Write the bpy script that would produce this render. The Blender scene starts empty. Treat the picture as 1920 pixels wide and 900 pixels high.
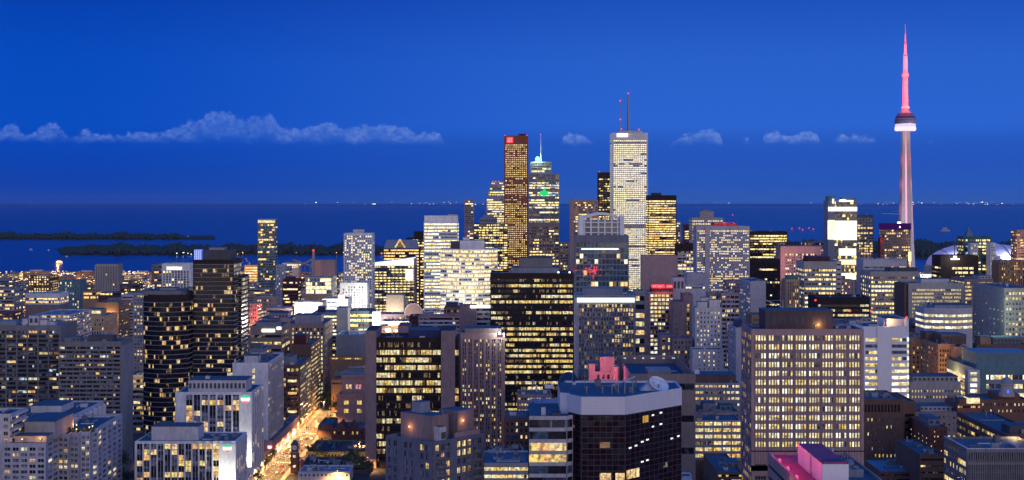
import bpy, math, random
from mathutils import Vector
R = random.Random(7)
sc = bpy.context.scene
col = sc.collection
F = 2900.0      # focal length in photo pixels
H = 175.0       # eye height
HY = 380.0      # horizon row of the photo
rad = math.radians

# ------------------------------------------------------------------ camera, sky, sun, exposure
cam = bpy.data.cameras.new('camera')
cam.sensor_width = 36.0
cam.lens = 36.0 * F / 1920.0
cam.shift_y = (HY - 450.0) / 1920.0
cam.clip_start = 1.0
cam.clip_end = 400000.0
co = bpy.data.objects.new('camera', cam)
co.location = (0, 0, H)
co.rotation_euler = (rad(90), 0, 0)
col.objects.link(co)
sc.camera = co
sc.view_settings.view_transform = 'Standard'
sc.view_settings.look = 'None'
sc.view_settings.exposure = 0.0
sc.view_settings.gamma = 1.0
sc.cycles.max_bounces = 5
sc.cycles.diffuse_bounces = 2
sc.cycles.glossy_bounces = 3
sc.cycles.transmission_bounces = 2
sc.cycles.volume_bounces = 0
sc.cycles.sample_clamp_indirect = 2.0
sc.cycles.caustics_reflective = False
sc.cycles.caustics_refractive = False

w = bpy.data.worlds.new("World")
sc.world = w
w.use_nodes = True
nt = w.node_tree
nt.nodes.clear()
N = nt.nodes.new
def lk(a, b): nt.links.new(a, b)
def wmath(op, a, b=None, clamp=False):
    n = N('ShaderNodeMath'); n.operation = op; n.use_clamp = clamp
    for i, v in enumerate((a, b)):
        if v is None: continue
        if isinstance(v, (int, float)): n.inputs[i].default_value = v
        else: lk(v, n.inputs[i])
    return n.outputs[0]
def wramp(fac, stops, interp='LINEAR'):
    n = N('ShaderNodeValToRGB'); n.color_ramp.interpolation = interp
    e = n.color_ramp.elements
    while len(e) < len(stops): e.new(0.5)
    for i, (p, c) in enumerate(stops):
        e[i].position = p; e[i].color = (c[0], c[1], c[2], 1)
    lk(fac, n.inputs[0]); return n.outputs[0]
def wmix(f, a, b, mode='MIX'):
    n = N('ShaderNodeMix'); n.data_type = 'RGBA'; n.blend_type = mode
    for s, v in ((n.inputs[0], f), (n.inputs[6], a), (n.inputs[7], b)):
        if isinstance(v, (int, float)): s.default_value = v
        elif isinstance(v, tuple): s.default_value = (*v, 1)
        else: lk(v, s)
    return n.outputs[2]
tc = N('ShaderNodeTexCoord')
sep = N('ShaderNodeSeparateXYZ'); lk(tc.outputs['Generated'], sep.inputs[0])
dx, dy, dz = sep.outputs
hor = wmath('SQRT', wmath('ADD', wmath('MULTIPLY', dx, dx), wmath('MULTIPLY', dy, dy)))
elev = wmath('DIVIDE', dz, wmath('MAXIMUM', hor, 0.001))          # tangent of the elevation
e1 = wmath('MULTIPLY', elev, 3.0, True)
ramp_r = wramp(e1, [(0.0, (.022, .120, .50)), (.03, (.018, .100, .50)), (.07, (.016, .092, .50)), (.11, (.017, .098, .52)), (.15, (.024, .130, .64)),
                    (.27, (.021, .120, .60)), (.42, (.009, .072, .48)), (1.0, (.008, .08, .46))])
ramp_l = wramp(e1, [(0.0, (.0006, .052, .38)), (.03, (.0006, .050, .41)), (.07, (.0006, .055, .44)), (.11, (.0007, .062, .48)), (.15, (.0008, .074, .53)),
                    (.27, (.0008, .070, .52)), (.42, (.0007, .045, .41)), (1.0, (.004, .07, .45))])
az = wmath('DIVIDE', dx, wmath('MAXIMUM', dy, 0.05))              # tangent of the azimuth
mr = N('ShaderNodeMapRange'); mr.interpolation_type = 'SMOOTHSTEP'
mr.inputs['From Min'].default_value = -.30; mr.inputs['From Max'].default_value = .12
lk(az, mr.inputs['Value'])
front = wmix(mr.outputs[0], ramp_l, ramp_r)
# afterglow opposite the lake (behind the viewer, to the north west)
e2 = wmath('MULTIPLY', elev, 0.7, True)
back = wramp(e2, [(0.0, (.62, .50, .44)), (.15, (.42, .40, .54)), (.5, (.16, .26, .80)), (1.0, (.012, .13, .62))])
bm = N('ShaderNodeMapRange'); bm.interpolation_type = 'SMOOTHSTEP'
bm.inputs['From Min'].default_value = .25; bm.inputs['From Max'].default_value = -.45
lk(dy, bm.inputs['Value'])
skyc = wmix(bm.outputs[0], front, back)
zm = N('ShaderNodeMapRange'); zm.interpolation_type = 'SMOOTHSTEP'
zm.inputs['From Min'].default_value = .25; zm.inputs['From Max'].default_value = .8
lk(dz, zm.inputs['Value'])
skyc = wmix(zm.outputs[0], skyc, (.004, .15, .66))
# cumulus line low over the lake, its height along the horizon given by a curve
un = wmath('MULTIPLY_ADD', az, F / 1920.0); un.node.inputs[2].default_value = 0.5
fc = N('ShaderNodeFloatCurve')
prof = [(0, 248), (28, 240), (50, 255), (75, 243), (100, 236), (125, 248), (140, 256), (160, 247), (190, 254), (235, 251), (285, 250), (320, 240),
        (345, 230), (380, 221), (415, 207), (440, 216), (510, 216), (522, 234), (560, 237), (620, 228), (650, 239), (700, 230), (735, 230),
        (770, 237), (790, 247), (815, 246), (835, 260), (850, 285), (1035, 285), (1055, 262), (1085, 257), (1110, 268), (1130, 290), (1240, 290),
        (1262, 264), (1300, 254), (1330, 246), (1350, 256), (1370, 285), (1385, 270), (1405, 262), (1418, 285), (1430, 262), (1450, 255),
        (1485, 264), (1500, 255), (1520, 250), (1535, 268), (1555, 280), (1568, 259), (1600, 262), (1640, 268), (1660, 290), (1725, 290),
        (1745, 272), (1765, 285), (1920, 290)]
cv = fc.mapping.curves[0]
def cy_(y): return max(0.0, (290.0 - y) / 100.0)
cv.points[0].location = (0, cy_(prof[0][1])); cv.points[1].location = (1, cy_(prof[-1][1]))
for x, y in prof[1:-1]:
    cv.points.new(x / 1920.0, cy_(y - 7 if x > 1000 and y < 284 else y))
fc.mapping.update()
lk(un, fc.inputs['Value'])
comb = N('ShaderNodeCombineXYZ'); lk(wmath('MULTIPLY', az, 1.0), comb.inputs[0]); lk(wmath('MULTIPLY', elev, 1.25), comb.inputs[1])
def wnoise(scale, detail, rough=.6, w_=0.0):
    n = N('ShaderNodeTexNoise'); n.inputs['Scale'].default_value = scale; n.inputs['Detail'].default_value = detail
    n.inputs['Roughness'].default_value = rough
    lk(comb.outputs[0], n.inputs['Vector']); return n.outputs['Fac']
nz = wnoise(85, 6, .55)
nf = wnoise(260, 4, .6)
topv = wmath('MULTIPLY_ADD', fc.outputs[0], 100.0 / F); topv.node.inputs[2].default_value = (HY - 290.0) / F
topv = wmath('ADD', topv, wmath('MULTIPLY', wmath('SUBTRACT', nz, .56), .0125))
topv = wmath('ADD', topv, wmath('MULTIPLY', wmath('SUBTRACT', nf, .5), .006))
dtop = wmath('SUBTRACT', topv, elev)
a1 = N('ShaderNodeMapRange'); a1.interpolation_type = 'SMOOTHSTEP'
a1.inputs['From Min'].default_value = -.0003; a1.inputs['From Max'].default_value = .0021
lk(dtop, a1.inputs['Value'])
a2 = N('ShaderNodeMapRange'); a2.interpolation_type = 'SMOOTHSTEP'
a2.inputs['From Min'].default_value = .0362; a2.inputs['From Max'].default_value = .0425
lk(wmath('ADD', elev, wmath('MULTIPLY', wmath('SUBTRACT', nz, .5), .006)), a2.inputs['Value'])
alpha = wmath('MULTIPLY', wmath('MULTIPLY', a1.outputs[0], a2.outputs[0]), wmath('ADD', wmath('MULTIPLY', wmath('SUBTRACT', nf, .5), 2.2), .58), True)
alpha = wmath('MULTIPLY', alpha, wmath('GREATER_THAN', dy, 0.1))
lit = N('ShaderNodeMapRange'); lit.inputs['From Min'].default_value = .019; lit.inputs['From Max'].default_value = -.001
lk(wmath('ADD', dtop, wmath('MULTIPLY', wmath('SUBTRACT', .5, nz), .05)), lit.inputs['Value'])
cl_r = wmix(lit.outputs[0], (.035, .14, .60), (.15, .27, .70))
cl_l = wmix(lit.outputs[0], (.012, .10, .54), (.10, .21, .66))
clc = wmix(mr.outputs[0], cl_l, cl_r)
skyc = wmix(alpha, skyc, clc)
bg = N('ShaderNodeBackground'); lk(skyc, bg.inputs[0]); bg.inputs[1].default_value = 1.0
SUN_EL, SUN_ROT = rad(3), rad(145)
skt = N('ShaderNodeTexSky'); skt.sky_type = 'NISHITA'; skt.sun_disc = False
skt.sun_elevation = rad(-4); skt.sun_rotation = SUN_ROT
bg2 = N('ShaderNodeBackground'); lk(skt.outputs[0], bg2.inputs[0]); bg2.inputs[1].default_value = .05
ad = N('ShaderNodeAddShader'); lk(bg.outputs[0], ad.inputs[0]); lk(bg2.outputs[0], ad.inputs[1])
wo = N('ShaderNodeOutputWorld'); lk(ad.outputs[0], wo.inputs[0])

sl = bpy.data.lights.new('afterglow_sun', 'SUN')
sl.energy = .62; sl.angle = rad(60); sl.color = (1.0, .78, .62)
so = bpy.data.objects.new('afterglow_sun', sl); col.objects.link(so)
d = Vector((-.50, 1.0, -.16))        # light travels from the north west sky behind the viewer
so.rotation_euler = d.to_track_quat('-Z', 'Y').to_euler()

# ------------------------------------------------------------------ materials
MATS = {}
def newmat(n):
    m = bpy.data.materials.new(n); m.use_nodes = True
    m.node_tree.nodes.clear(); return m, m.node_tree
def wallmat(name, c, rough=.85, var=.28, scale=.06, spec=.3, metal=0):
    m, t = newmat(name)
    n = t.nodes.new; L = t.links.new
    out = n('ShaderNodeOutputMaterial'); p = n('ShaderNodeBsdfPrincipled')
    g = n('ShaderNodeNewGeometry')
    mp = n('ShaderNodeMapping'); mp.inputs['Scale'].default_value = (1, 1, .35)
    L(g.outputs['Position'], mp.inputs[0])
    t1 = n('ShaderNodeTexNoise'); t1.inputs['Scale'].default_value = scale; t1.inputs['Detail'].default_value = 6; t1.inputs['Roughness'].default_value = .65
    t2 = n('ShaderNodeTexNoise'); t2.inputs['Scale'].default_value = .7; t2.inputs['Detail'].default_value = 3
    L(mp.outputs[0], t1.inputs[0]); L(mp.outputs[0], t2.inputs[0])
    a = n('ShaderNodeMath'); a.operation = 'ADD'; L(t1.outputs[0], a.inputs[0]); L(t2.outputs[0], a.inputs[1])
    r = n('ShaderNodeMapRange'); r.inputs['From Min'].default_value = .6; r.inputs['From Max'].default_value = 1.4
    r.inputs['To Min'].default_value = 1 - var; r.inputs['To Max'].default_value = 1 + var
    L(a.outputs[0], r.inputs[0])
    mx = n('ShaderNodeVectorMath'); mx.operation = 'SCALE'; mx.inputs[0].default_value = c; L(r.outputs[0], mx.inputs['Scale'])
    L(mx.outputs[0], p.inputs['Base Color'])
    p.inputs['Roughness'].default_value = rough; p.inputs['Specular IOR Level'].default_value = spec; p.inputs['Metallic'].default_value = metal
    L(p.outputs[0], out.inputs[0]); MATS[name] = m; return m
WALLS = dict(
    beige=(.40, .33, .28), creamwall=(.52, .46, .38), sand=(.44, .34, .23), white=(.72, .72, .72), offwhite=(.58, .56, .55),
    grey=(.30, .30, .31), midgrey=(.20, .20, .21), darkgrey=(.09, .09, .10), black=(.022, .018, .02), bronze=(.035, .022, .018),
    brown=(.17, .10, .075), tan=(.36, .23, .14), brick=(.22, .09, .065), redbrick=(.20, .055, .045), mauve=(.27, .20, .20), rose=(.40, .27, .26),
    granite=(.30, .085, .05), teal=(.13, .22, .24), bluegrey=(.24, .27, .31), stone=(.38, .36, .34), maroon=(.10, .03, .04), pale=(.48, .47, .50),
    ochre=(.40, .31, .14), pinklit_wall=(.62, .35, .42), umber=(.105, .07, .07), slate=(.16, .17, .22), purple=(.10, .035, .20), concrete=(.33, .31, .30), green=(.06, .14, .12), taupe=(.25, .20, .18))
for k, c in WALLS.items(): wallmat(k, c)
wallmat('whitemetal', (.74, .76, .80), .45, .08, .03, .5)
wallmat('roof', (.065, .11, .15), .8, .5, .05)
wallmat('roofdark', (.04, .042, .05), .85, .4, .05)
wallmat('roofpale', (.18, .25, .31), .8, .3, .05)
wallmat('roofred', (.42, .07, .14), .8, .3, .12)
wallmat('steel', (.22, .24, .27), .4, .2, .3, .5, .4)
wallmat('asphalt', (.05, .05, .052), .85, .25, .1)
wallmat('pavement', (.22, .20, .19), .9, .2, .2)
wallmat('cityground', (.055, .052, .055), .95, .5, .02)
wallmat('paint', (.75, .75, .72), .7, .1, .3)
wallmat('bark', (.08, .055, .04), .9, .3, 1)
wallmat('copper', (.10, .30, .26), .7, .3, .3)
wallmat('navy', (.02, .035, .12), .5, .2, .3)

def glassmat(name, c, rough, blinds=0.0, spec=.5):
    m, t = newmat(name); n = t.nodes.new; L = t.links.new
    out = n('ShaderNodeOutputMaterial'); p = n('ShaderNodeBsdfPrincipled')
    g = n('ShaderNodeNewGeometry')
    t1 = n('ShaderNodeTexNoise'); t1.inputs['Scale'].default_value = .45; t1.inputs['Detail'].default_value = 2
    L(g.outputs['Position'], t1.inputs[0])
    r = n('ShaderNodeMapRange'); r.inputs['From Min'].default_value = .35; r.inputs['From Max'].default_value = .65
    r.inputs['To Min'].default_value = .5; r.inputs['To Max'].default_value = 1.6
    L(t1.outputs[0], r.inputs[0])
    mx = n('ShaderNodeVectorMath'); mx.operation = 'SCALE'; mx.inputs[0].default_value = c; L(r.outputs[0], mx.inputs['Scale'])
    L(mx.outputs[0], p.inputs['Base Color'])
    p.inputs['Roughness'].default_value = rough; p.inputs['Specular IOR Level'].default_value = spec
    b = n('ShaderNodeBump'); b.inputs['Strength'].default_value = .12; b.inputs['Distance'].default_value = .3
    t2 = n('ShaderNodeTexNoise'); t2.inputs['Scale'].default_value = .25
    L(g.outputs['Position'], t2.inputs[0]); L(t2.outputs[0], b.inputs['Height']); L(b.outputs[0], p.inputs['Normal'])
    L(p.outputs[0], out.inputs[0]); MATS[name] = m
glassmat('dark', (.018, .017, .024), .12)
glassmat('maroonglass', (.022, .008, .012), .07)
glassmat('dark2', (.05, .055, .075), .15)
glassmat('cur', (.20, .22, .28), .5)
glassmat('blueglass', (.06, .10, .15), .1, spec=.8)
glassmat('tealglass', (.05, .13, .15), .15, spec=.8)

def litmat(name, c, c2, s, lo=.25, hi=1.5, scale=.55, detail=3):
    """lit rooms behind glass: lamps, blinds and furniture make the brightness uneven"""
    m, t = newmat(name); n = t.nodes.new; L = t.links.new
    out = n('ShaderNodeOutputMaterial'); p = n('ShaderNodeBsdfPrincipled')
    g = n('ShaderNodeNewGeometry')
    mp = n('ShaderNodeMapping'); mp.inputs['Scale'].default_value = (1, 1, 1.1); L(g.outputs['Position'], mp.inputs[0])
    t1 = n('ShaderNodeTexNoise'); t1.inputs['Scale'].default_value = scale; t1.inputs['Detail'].default_value = detail; t1.inputs['Roughness'].default_value = .7
    L(mp.outputs[0], t1.inputs[0])
    r = n('ShaderNodeMapRange'); r.inputs['From Min'].default_value = .35; r.inputs['From Max'].default_value = .65
    r.inputs['To Min'].default_value = lo; r.inputs['To Max'].default_value = hi
    L(t1.outputs[0], r.inputs[0])
    t2 = n('ShaderNodeTexNoise'); t2.inputs['Scale'].default_value = .13; t2.inputs['Detail'].default_value = 2
    L(mp.outputs[0], t2.inputs[0])
    r2 = n('ShaderNodeMapRange'); r2.inputs['From Min'].default_value = .4; r2.inputs['From Max'].default_value = .6; L(t2.outputs[0], r2.inputs[0])
    mc = n('ShaderNodeMix'); mc.data_type = 'RGBA'; mc.inputs[6].default_value = (*c, 1); mc.inputs[7].default_value = (*c2, 1)
    L(r2.outputs[0], mc.inputs[0])
    p.inputs['Base Color'].default_value = (.05, .05, .05, 1); p.inputs['Roughness'].default_value = .2
    L(mc.outputs[2], p.inputs['Emission Color'])
    ms = n('ShaderNodeMath'); ms.operation = 'MULTIPLY'; ms.inputs[1].default_value = s; L(r.outputs[0], ms.inputs[0])
    L(ms.outputs[0], p.inputs['Emission Strength'])
    L(p.outputs[0], out.inputs[0]); MATS[name] = m
    m.cycles.emission_sampling = 'NONE'
litmat('yel', (1.0, .66, .14), (1.0, .77, .27), .95)
litmat('cream', (1.0, .80, .36), (1.0, .88, .52), 1.0, .4, 1.4)
litmat('yelb', (1.0, .66, .14), (1.0, .78, .30), 1.7, .55, 1.3)
litmat('creamb', (1.0, .82, .42), (1.0, .90, .58), 1.7, .6, 1.3)
litmat('warmb', (1.0, .50, .13), (1.0, .66, .26), 1.6, .5, 1.3)
litmat('yell', (.9, .58, .16), (.8, .62, .3), .5, .3, 1.5)
litmat('creaml', (.95, .8, .5), (.8, .75, .55), .5, .4, 1.4)
litmat('warml', (.9, .42, .14), (.8, .5, .24), .5, .3, 1.6)
litmat('wht', (1.0, .95, .80), (.95, 1.0, .92), 1.3, .6, 1.4)
litmat('warm', (1.0, .55, .18), (1.0, .75, .38), .9, .3, 1.5)
litmat('dim', (.50, .26, .10), (.42, .34, .16), .38, .2, 1.6)
litmat('cool', (.70, .95, .95), (.85, .95, 1.0), .75)
litmat('pinklit', (1.0, .30, .42), (1.0, .45, .5), .8)
def emit(name, c, s, sampling='NONE'):
    m, t = newmat(name); n = t.nodes.new; L = t.links.new
    out = n('ShaderNodeOutputMaterial'); e = n('ShaderNodeEmission')
    e.inputs[0].default_value = (*c, 1); e.inputs[1].default_value = s
    L(e.outputs[0], out.inputs[0]); MATS[name] = m; m.cycles.emission_sampling = sampling
emit('e_stripe', (.45, .55, 1.0), 1.3)
emit('e_red', (1.0, .05, .05), 2.2)
emit('e_white', (1.0, 1.0, .95), 3.0)
emit('e_sod', (1.0, .55, .18), 4.0)
emit('e_green', (.25, 1.0, .55), 3.0)
emit('e_leaf', (.03, .80, .28), .9)
emit('e_pink', (1.0, .42, .62), 1.25)
emit('e_blue', (.10, .16, 1.0), 1.5)
emit('e_redsign', (1.0, .06, .08), 1.6)
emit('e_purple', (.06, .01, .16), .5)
emit('e_sign', (.95, 1.0, .95), 1.3)
emit('e_head', (1.0, .9, .7), 4.0)

litmat('e_glow', (1.0, .93, .62), (1.0, .97, .8), 1.6, .8, 1.2)
emit('e_pod', (.8, .7, 1.0), 1.0)
emit('e_podband', (1.0, .80, .88), 1.15)
wallmat('crownwhite', (.66, .68, .74), .5, .06, .2, .5)
wallmat('gridmetal', (.085, .055, .07), .5, .2, .3, .5)
wallmat('navyroof', (.02, .05, .10), .6, .4, .1)
wallmat('pinklit_roof', (.38, .07, .13), .7, .3, .15)  # magenta lamp light put into the roof's base colour
emit('e_magenta', (1, .1, .3), 1.2)
litmat('amber', (.9, .5, .05), (1.0, .6, .08), .6, .7, 1.2, 2.0)
# water
m, t = newmat('water'); n = t.nodes.new; L = t.links.new
out = n('ShaderNodeOutputMaterial'); p = n('ShaderNodeBsdfPrincipled')
p.inputs['Roughness'].default_value = .25; p.inputs['Specular IOR Level'].default_value = .32
g = n('ShaderNodeNewGeometry'); mp = n('ShaderNodeMapping'); mp.inputs['Scale'].default_value = (.02, .006, 1); L(g.outputs['Position'], mp.inputs[0])
t1 = n('ShaderNodeTexNoise'); t1.inputs['Scale'].default_value = 1.0; t1.inputs['Detail'].default_value = 5; L(mp.outputs[0], t1.inputs[0])
b = n('ShaderNodeBump'); b.inputs['Strength'].default_value = .5; b.inputs['Distance'].default_value = 6; L(t1.outputs[0], b.inputs['Height']); L(b.outputs[0], p.inputs['Normal'])
mp2 = n('ShaderNodeMapping'); mp2.inputs['Scale'].default_value = (.0007, .0030, 1); L(g.outputs['Position'], mp2.inputs[0])
t2 = n('ShaderNodeTexNoise'); t2.inputs['Scale'].default_value = 1.0; t2.inputs['Detail'].default_value = 6; L(mp2.outputs[0], t2.inputs[0])
cr = n('ShaderNodeValToRGB'); cr.color_ramp.elements[0].position = .38; cr.color_ramp.elements[1].position = .64
cr.color_ramp.elements[0].color = (.001, .006, .080, 1); cr.color_ramp.elements[1].color = (.001, .013, .140, 1); L(t2.outputs[0], cr.inputs[0]); L(cr.outputs[0], p.inputs['Base Color'])
L(p.outputs[0], out.inputs[0]); MATS['water'] = m
# foliage
def leafmat(name, c):
    m, t = newmat(name); n = t.nodes.new; L = t.links.new
    out = n('ShaderNodeOutputMaterial'); p = n('ShaderNodeBsdfPrincipled')
    g = n('ShaderNodeNewGeometry'); t1 = n('ShaderNodeTexNoise'); t1.inputs['Scale'].default_value = .35; t1.inputs['Detail'].default_value = 4; L(g.outputs['Position'], t1.inputs[0])
    cr = n('ShaderNodeValToRGB'); cr.color_ramp.elements[0].position = .35; cr.color_ramp.elements[1].position = .65
    cr.color_ramp.elements[0].color = (c[0] * .5, c[1] * .5, c[2] * .5, 1); cr.color_ramp.elements[1].color = (c[0] * 1.5, c[1] * 1.4, c[2] * 1.2, 1)
    L(t1.outputs[0], cr.inputs[0]); L(cr.outputs[0], p.inputs['Base Color']); p.inputs['Roughness'].default_value = .7
    L(p.outputs[0], out.inputs[0]); MATS[name] = m
leafmat('leaf', (.05, .085, .025))
leafmat('wood_leaf', (.03, .05, .045))  # bluish tone puts distance haze into the foliage colour

# ------------------------------------------------------------------ mesh and object helpers
class MB:
    def __init__(s): s.v = []; s.f = []; s.m = []; s.slots = []
    def slot(s, mat):
        if mat not in s.slots: s.slots.append(mat)
        return s.slots.index(mat)
    def poly(s, pts, mat):
        b = len(s.v); s.v += [tuple(p) for p in pts]; s.f.append(tuple(range(b, b + len(pts)))); s.m.append(s.slot(mat))
    def box(s, x0, x1, y0, y1, z0, z1, mat):
        s.prism([(x0, y0), (x1, y0), (x1, y1), (x0, y1)], z0, z1, mat)
    def prism(s, pts, z0, z1, mat, cap=None, top=None):
        """vertical prism over a counter-clockwise footprint; top = footprint of the upper end"""
        n = len(pts); b = len(s.v); tp = top or pts; k = s.slot(mat)
        s.v += [(p[0], p[1], z0) for p in pts] + [(p[0], p[1], z1) for p in tp]
        for i in range(n):
            j = (i + 1) % n; s.f.append((b + i, b + j, b + n + j, b + n + i)); s.m.append(k)
        s.f.append(tuple(b + n + i for i in range(n))); s.m.append(s.slot(cap) if cap else k)
        s.f.append(tuple(b + n - 1 - i for i in range(n))); s.m.append(k)
    def bar(s, a, b_, r, mat, r2=None, n=5):
        a = Vector(a); b_ = Vector(b_); d = (b_ - a); r2 = r if r2 is None else r2
        q = d.to_track_quat('Z', 'Y'); k = s.slot(mat); o = len(s.v)
        for c, rr in ((a, r), (b_, r2)):
            for i in range(n):
                t = 2 * math.pi * i / n; s.v.append(tuple(c + q @ Vector((math.cos(t) * rr, math.sin(t) * rr, 0))))
        for i in range(n):
            j = (i + 1) % n; s.f.append((o + i, o + j, o + n + j, o + n + i)); s.m.append(k)
        s.f.append(tuple(o + n + i for i in range(n))); s.m.append(k)
        s.f.append(tuple(o + n - 1 - i for i in range(n))); s.m.append(k)
    def lathe(s, prof, cx, cy, mat, n=24, a0=0.0, a1=2 * math.pi, sy=1.0):
        """prof: list of (radius, z) or (radius, z, material of the ring above)"""
        closed = abs(a1 - a0 - 2 * math.pi) < 1e-6
        cnt = n if closed else n + 1; o = len(s.v)
        for q in prof:
            for i in range(cnt):
                t = a0 + (a1 - a0) * i / n; s.v.append((cx + math.cos(t) * q[0], cy + math.sin(t) * q[0] * sy, q[1]))
        for k in range(len(prof) - 1):
            mt = prof[k][2] if len(prof[k]) > 2 else mat; sl_ = s.slot(mt)
            for i in range(n):
                j = (i + 1) % cnt
                s.f.append((o + k * cnt + i, o + k * cnt + j, o + (k + 1) * cnt + j, o + (k + 1) * cnt + i)); s.m.append(sl_)
    def build(s, name, parent=None, origin=(0, 0, 0), smooth=False):
        me = bpy.data.meshes.new(name)
        ox, oy, oz = origin
        me.from_pydata([(x - ox, y - oy, z - oz) for x, y, z in s.v], [], s.f)
        for k in s.slots: me.materials.append(MATS[k])
        me.polygons.foreach_set('material_index', s.m)
        if smooth: me.polygons.foreach_set('use_smooth', [True] * len(s.f))
        me.update()
        o = bpy.data.objects.new(name, me); col.objects.link(o)
        if parent: o.parent = parent
        else: o.location = origin
        return o

def X(px, D): return (px - 960.0) / F * D
def Z(py, D): return H + (HY - py) / F * D
def Dg(py): return H * F / (py - HY)          # distance of the ground seen at a row
def tag(o, label=None, cat=None, grp=None, kind=None):
    if label: o['label'] = label
    if cat: o['category'] = cat
    if grp: o['group'] = grp
    if kind: o['kind'] = kind
    return o
def thing(name, label, cat, loc, grp=None):
    e = bpy.data.objects.new(name, None); e.empty_display_size = 1; e.location = loc; col.objects.link(e)
    return tag(e, label, cat, grp)
def lamp(loc, c, watts, r=.4, parent=None, origin=(0, 0, 0), name='lamp_light'):
    l = bpy.data.lights.new(name, 'POINT'); l.energy = watts; l.color = c; l.shadow_soft_size = r
    o = bpy.data.objects.new(name, l); o.location = [a - b for a, b in zip(loc, origin)]; col.objects.link(o)
    if parent: o.parent = parent
    return o
def spot(loc, target, c, watts, ang=70, r=.3, parent=None, origin=(0, 0, 0)):
    l = bpy.data.lights.new('floodlight_beam', 'SPOT'); l.energy = watts; l.color = c; l.shadow_soft_size = r; l.spot_size = rad(ang); l.spot_blend = .6
    o = bpy.data.objects.new('floodlight_beam', l); o.location = [a - b for a, b in zip(loc, origin)]
    o.rotation_euler = (Vector(target) - Vector(loc)).to_track_quat('-Z', 'Y').to_euler(); col.objects.link(o)
    if parent: o.parent = parent
    return o

# ------------------------------------------------------------------ facades
PROF = dict(   # chance lit, lit glass kinds, unlit glass kinds, run length bias, floor to floor change
    off=(.80, ['yel', 'yel', 'cream', 'yel', 'dim'], ['dark', 'dim', 'dark2'], .75, .28),
    offhi=(.92, ['cream', 'yel', 'cream', 'cream', 'wht'], ['dim', 'cur', 'dark2'], .6, .08),
    offlo=(.40, ['yel', 'dim', 'dim', 'cream'], ['dark', 'dark', 'dim'], .75, .35),
    bright=(.90, ['cream', 'wht', 'cream', 'yel'], ['dim', 'cur', 'dark2'], .7, .15),
    apt=(.14, ['warm', 'warm', 'yel', 'dim', 'cream', 'warm', 'cool'], ['dark', 'dark', 'dark', 'dark2', 'cur'], .35, .05),
    aptlo=(.09, ['warm', 'yel', 'dim'], ['dark', 'dark2', 'dark'], .3, .04),
    apthi=(.32, ['warm', 'yel', 'cream', 'dim'], ['dark', 'dark2', 'cur'], .3, .1),
    aptdk=(.16, ['warm', 'warm', 'yel', 'dim', 'dim'], ['dark'], .35, .06),
    curt=(.25, ['warm', 'cream', 'dim'], ['cur', 'cur', 'dark2', 'dark'], .35, .05),
    hotel=(.24, ['yel', 'warm', 'warm'], ['dark2', 'cur', 'dark'], .2, .05),
    none=(0, ['dim'], ['dark', 'dark2', 'dark'], .5, 0),
    dimp=(.30, ['dim', 'dim', 'yel'], ['dark'], .6, .15),
    blue=(.15, ['cream', 'warm', 'dim'], ['blueglass', 'dark2', 'cur', 'blueglass'], .4, .08),
    teal=(.30, ['yel', 'cream', 'cool'], ['tealglass', 'dark2', 'tealglass'], .5, .15),
    black=(.0, ['dim'], ['dark'], .5, 0),
)
WCACHE = {}
def pane_mesh(wd, ht, mat, mull, fr):
    k = (round(wd, 2), round(ht, 2), mat, mull, fr, R.randrange(5))
    if k not in WCACHE:
        b = MB()
        for a, c, e, g, m_ in split_pane(wd, ht, mat): b.poly([(a - wd / 2, 0, e), (c - wd / 2, 0, e), (c - wd / 2, 0, g), (a - wd / 2, 0, g)], m_)
        for i in range(mull):
            x = -wd / 2 + wd * (i + 1) / (mull + 1)
            b.box(x - .08, x + .08, -.09, .01, 0, ht, fr)
        me = bpy.data.meshes.new('window')
        me.from_pydata(b.v, [], b.f)
        for s_ in b.slots: me.materials.append(MATS[s_])
        me.polygons.foreach_set('material_index', b.m); me.update()
        WCACHE[k] = me
    return WCACHE[k]

def G(pitch, n, wf, hf, prof, top=6, **k): return dict(kind='grid', pitch=pitch, n=n, wf=wf, hf=hf, prof=prof, top=top, **k)
def RB(pitch, hf, prof, seg=6, top=6, piers=0, **k): return dict(kind='rib', pitch=pitch, hf=hf, prof=prof, seg=seg, top=top, piers=piers, **k)

LESS = dict(yel='yell', cream='creaml', warm='warml', yelb='yell', creamb='cream', warmb='warm', dim='dark', cur='dark2', dark='dark', dark2='cur', wht='cream', cool='cur')
def split_pane(w_, h_, mt):
    """rectangles (x0, x1, z0, z1, glass) of one opening: curtains, blinds and lamps differ inside it"""
    k = R.random(); lo = LESS.get(mt, mt)
    if k < .34 or mt in ('dark', 'tealglass', 'blueglass'): return [(0, w_, 0, h_, mt)]
    if k < .52: f = R.uniform(.3, .7) * w_; return [(0, f, 0, h_, mt), (f, w_, 0, h_, lo)]
    if k < .66: f = R.uniform(.3, .7) * w_; return [(0, f, 0, h_, lo), (f, w_, 0, h_, mt)]
    if k < .84: f = R.uniform(.45, .75) * h_; return [(0, w_, 0, f, lo), (0, w_, f, h_, mt)]
    f = R.uniform(.3, .6) * h_; g = R.uniform(.35, .65) * w_
    return [(0, w_, 0, f, mt), (0, g, f, h_, lo), (g, w_, f, h_, mt)]
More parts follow.
